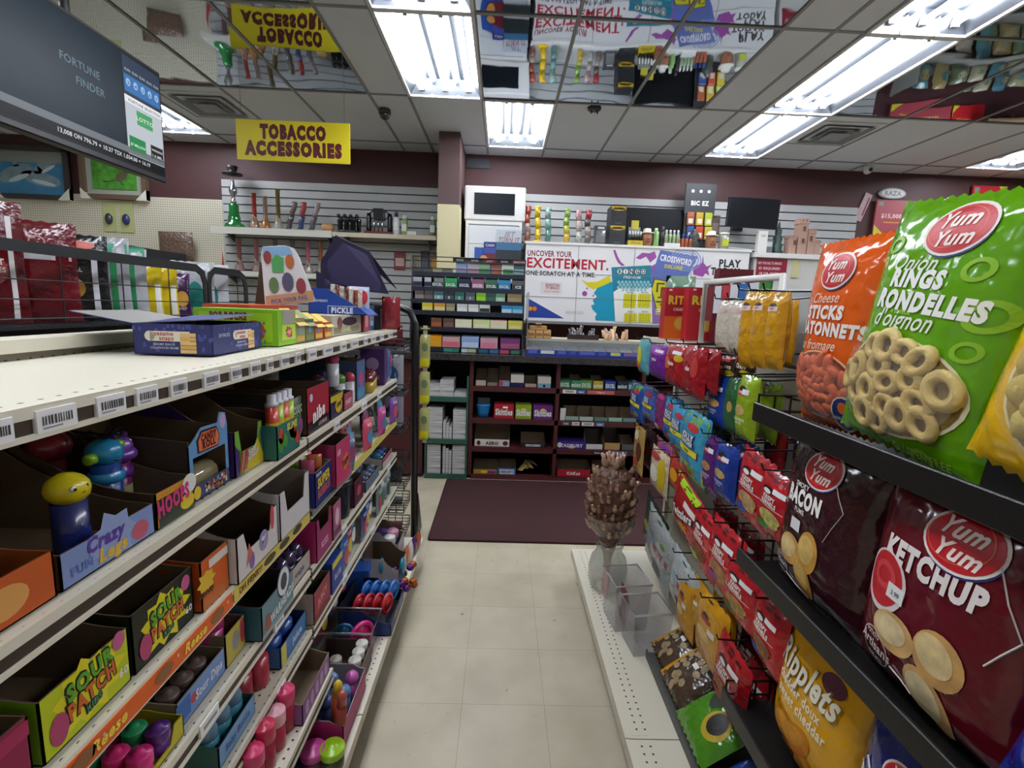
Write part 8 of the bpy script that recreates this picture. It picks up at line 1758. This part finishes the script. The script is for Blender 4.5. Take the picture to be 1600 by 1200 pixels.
B('candy_bag', 'dark green and clear candy pouch behind the pale grey milk pouches', 'candy bag', .76, 1003, 1040, 784, 870, '#1f3a2c', simple(None, None, (('#7a8a2a', -.2, .4, .2, .1), ('#6a6a68', 0, .15, .3, .1))), .035, 0, .15)
for k, (X, a, b, c, d2) in enumerate(((.66, 1060, 1086, 904, 1000), (.68, 1080, 1104, 904, 990), (.63, 1086, 1140, 934, 1056), (.70, 1108, 1150, 940, 1040))): B('nut_bag', 'golden yellow peanut pouch, %s' % ('slim one at the far left above the peanut bags', 'slim one right of the far-left pouch', 'largest, hanging above the deck peanut bags', 'behind the largest golden pouch')[k], 'nut bag', X, a, b, c, d2, '#c48c10', lambda m, fn, w, h: (m.disc(fn(.0016), ink('#2a1a1c'), 0, h * .76, w * .1, h * .04, 12), m.patch(fn(.0018), ink('#a83a34'), -w * .16, w * .16, h * .68, h * .74, 2, 2), m.patch(fn(.002), ink('#e0dcd0'), w * .1, w * .3, h * .56, h * .64, 2, 2), m.disc(fn(.0014), mat('#d8b878', .6, var=.3, vscale=60), -w * .05, h * .48, w * .22, h * .08, 14, 2)), .05, 0, -.05)
B('candy_bag', 'patterned snack bag hanging on a clip strip at the far end of the right gondola', 'candy bag', .70, 990, 1006, 664, 742, '#a88a4a', simple(None, None, (('#5a2a1c', .2, .5, .2, .2), ('#c8c0a0', -.1, .8, .2, .1), ('#a83a24', 0, .25, .2, .08))), .03)
B('candy_bag', 'dark snack bag hanging behind the patterned one at the far end', 'candy bag', .74, 1006, 1022, 668, 736, '#2a1c1e', simple(None, None, (('#8a2a24', 0, .5, .25, .2),)), .03)
for k, (yc, z, X) in enumerate(hooks):
    g_ = gr if yc > 1.306 else gn
    m = wmb(g_); m.tube([(.9, yc, z + .008), (X + .03, yc, z), (X - .02, yc, z + .002), (X - .026, yc, z + .018)], .0025, HK, 5); m.build('peg_hook', g_)

# ---- goods on the right deck
def deckbag(label, x, y, w, h, c, art, rz, tilt, z=.185, d=.075, seed=1):
    m, fn = bag_mesh(w, h, d, film(c, .2, .45, 26), seed, 16, 18, .03, .04); art(m, fn, w, h)
    return solo('snack_bag', label, 'snack bag', m, (x, y, z), 0, None, (tilt, 0, rz))
solo('deck_riser', 'dark grey low metal tray on the base deck under the peanut bags', 'tray', MB().box(.575, .885, .3, 1.66, .1575, .176, mat('#4a4a48', .5)).box(.572, .577, .3, 1.66, .1575, .19, mat('#4a4a48', .5)))
def pnut(m, fn, w, h):
    m.patch(fn(.001), ink('#c88f12'), -w * .48, w * .48, h * .72, h * .98, 4, 3); m.patch(fn(.001), ink('#c88f12'), -w * .48, -w * .3, h * .02, h * .72, 3, 6)
    m.disc(fn(.0018), ink('#2a1a1c'), -w * .25, h * .67, w * .08, h * .04, 12); m.patch(fn(.0018), ink('#b03a34'), -w * .34, -w * .1, h * .55, h * .65, 2, 2); m.patch(fn(.003), ink('#e0e0e0'), .0, w * .15, h * .4, h * .46, 2, 2)
    q = random.Random(5)
    for k in range(20): m.disc(fn(.0016 + .0002 * (k % 4)), mat('#a08a68', .6, var=.4, vscale=60), -w * .25 + w * .5 * q.random(), h * .06 + h * .6 * q.random(), w * .07, h * .05, 10, 1, q.random() * 3)
    m.shape(fn(.003), ink('#d8cc4a'), [(w * .0, h * .62), (w * .12, h * .52), (w * .12, h * .66)])
deckbag('upper peanut bag with golden edges lying on the deck, clear brown middle', .60, 1.61, .17, .27, '#4a3a2a', pnut, RM, -1.05, .19, .07, 2)
deckbag('lower peanut bag with golden edges lying over the green bag on the deck', .585, 1.45, .17, .27, '#4a3a2a', pnut, RM + .05, -1.0, .20, .07, 3)
deckbag('large green snack bag with a dark oval lying on the deck', .575, 1.255, .2, .29, '#4a8a1c', lambda m, fn, w, h: (m.disc(fn(.0018), ink('#b8a02a'), w * .2, h * .32, w * .2, h * .16, 18, 2), m.disc(fn(.0023), ink('#1a1614'), w * .2, h * .34, w * .14, h * .12, 16, 2), m.disc(fn(.0016), mat('#3a4438', .3, var=.4, vscale=40), -w * .2, h * .6, w * .16, h * .26, 14, 2, .3), m.patch(fn(.002), ink('#dcdcdc'), w * .1, w * .28, h * .68, h * .76, 2, 2)), RM, -1.0, .206, .08, 5)
deckbag('royal blue snack bag lying on the deck in the nearest place', .585, 1.04, .21, .28, '#14389a', lambda m, fn, w, h: (m.disc(fn(.0018), mat('#5a5a58', .4, var=.4, vscale=40), w * .1, h * .5, w * .14, h * .12, 14, 2), m.disc(fn(.0018), ink('#d8dce4'), -w * .2, h * .35, w * .05, h * .05, 12)), RM, -1.0, .19, .08, 7)
# bouquet of wrapped chocolates and empty jar
JX, JY = .525, 2.13
t = thing('glass_jar', 'large empty round glass jar on the right base deck, bouquet stuck in its mouth', 'jar', (JX, JY, .156))
G = clear('#e4e6e4', .35, .03, .8)
MB().lathe([(.05, 0), (.075, .008), (.088, .05), (.09, .1), (.078, .15), (.058, .175), (.058, .2)], G, 24, cap=False).build('body', t)
MB().lathe([(.058, .2), (.064, .204), (.064, .212), (.056, .216)], G, 24, cap=False).build('mouth_rim', t)
MB().box(-.045, .02, -.0905, -.086, .05, .1, clear('#d8d8d8', .2, .1, .4)).build('label', t)
t = thing('candy_bouquet', 'bouquet of many brown foil-wrapped candies in cellophane, standing in the glass jar', 'candy bouquet', (JX - .005, JY, .36))
MB().lathe([(.012, -.14), (.02, -.05), (.035, .0), (.055, .05), (.1, .1), (.118, .16)], clear('#e4d8c8', .35, .08, .8, .6, 40), 20, cap=False).build('cellophane_cone', t)
q = random.Random(6); cand = mat('#b8917c', .25, .1, coat=.5, var=.4, vscale=70); tip = clear('#d8ccc0', .5, .08, .45, .5, 60); cols = [cand, mat('#c8a890', .25, .1, coat=.5, var=.4, vscale=70), mat('#a07866', .25, .1, coat=.5, var=.4, vscale=70)]
for k in range(96):
    a = k * 2.39996; zz = .065 + .29 * ((k % 48) / 48) ; R = .118 - .02 * abs(zz - .18) / .15
    if k >= 84: R *= .55 * q.random(); zz = .37
    out = Vector((cos(a), sin(a), 1.5 + 1.6 * max(0, (zz - .22)) / .13)).normalized()
    p = Vector((R * .8 * cos(a), R * .8 * sin(a), zz)); e2 = p + out * .042; e3 = e2 + out * (.003 + .02 * (k >= 74))
    MB().tube([tuple(p), tuple(p + out * .01), tuple(p + out * .027), tuple(e2), tuple(e3)], [.006, .0115, .012, .005, .008], cols[k % 3], 8).build('wrapped_candy', t)
m = MB().lathe([(.03, .0), (.075, .08), (.095, .16), (.098, .25), (.085, .33), (.05, .37), (0.001, .375)], mat('#6a4a3c', .5, bump=.8, bscale=60, var=.5, vscale=40), 18); m.build('inner_bundle', t)
for k, (y, h2, l) in enumerate(((1.87, .2, 'tall clear plastic box with a folded red pack inside, middle of the right base deck'), (1.72, .17, 'lower clear plastic box in front of the one holding the red pack'))):
    o = tub(l, .16 - .02 * k, .15, h2, (.47 + .04 * k, y, .156), RM, '#f0f0f4'); o.rotation_euler = (0, 0, RM + .12)
packet('crumpled dark red wrapper inside the tall clear plastic box', (.535, 1.865, .16), .1, .15, .035, '#7a1f3a', RM, lambda m, fn: m.disc(fn, ink('#b0a0a8'), 0, .1, .025, .03, 12), 'wrapper', 'wrapper')
packet('small pink wrapped candy standing by the glass jar', (.50, 2.05, .157), .06, .13, .03, '#b86a74', RM, None, 'wrapper', 'wrapper')

# ---- cluttered shelving on the back wall at far right, seen only in the mirror panels
t = thing('wall_shelving', 'open wall shelving full of pouches behind the big chip bags, seen in the ceiling mirror', 'shelving', (5.2, 5.94, 1.2))
for z in (0, .4, .8): MB().box(-.95, .95, -.36, 0, z - .02, z, mat('#8a8a84', .5)).build('shelf', t)
for x in (-.95, .93): MB().box(x, x + .02, -.36, 0, -.02, 1.1, mat('#8a8a84', .5)).build('upright', t)
cc = ('#6a7a5a', '#8a8a6a', '#4a7a80', '#a8a48c', '#5a6a78', '#9a8a5c', '#3f6a74', '#b0aa98')
nm = ('olive', 'khaki', 'teal', 'cream', 'slate', 'tan', 'sea blue', 'pale grey')
for k in range(24):
    r, q2 = divmod(k, 8)
    packet('%s pouch on the %s wall shelf behind the chip bags, seen in the mirror' % (nm[(k * 3 + r) % 8], ('lower', 'middle', 'upper')[r]), (4.4 + .22 * q2, 5.72, 1.201 + .4 * r), .19, .26 + .03 * (k % 3), .12, cc[(k * 3 + r) % 8], .2 * ((k % 3) - 1), lambda m, fn, k=k: m.disc(fn, ink(cc[(k + 5) % 8]), 0, .14, .05, .06, 12), 'stock_pouch', 'pouch', 'pouches on the wall shelving')
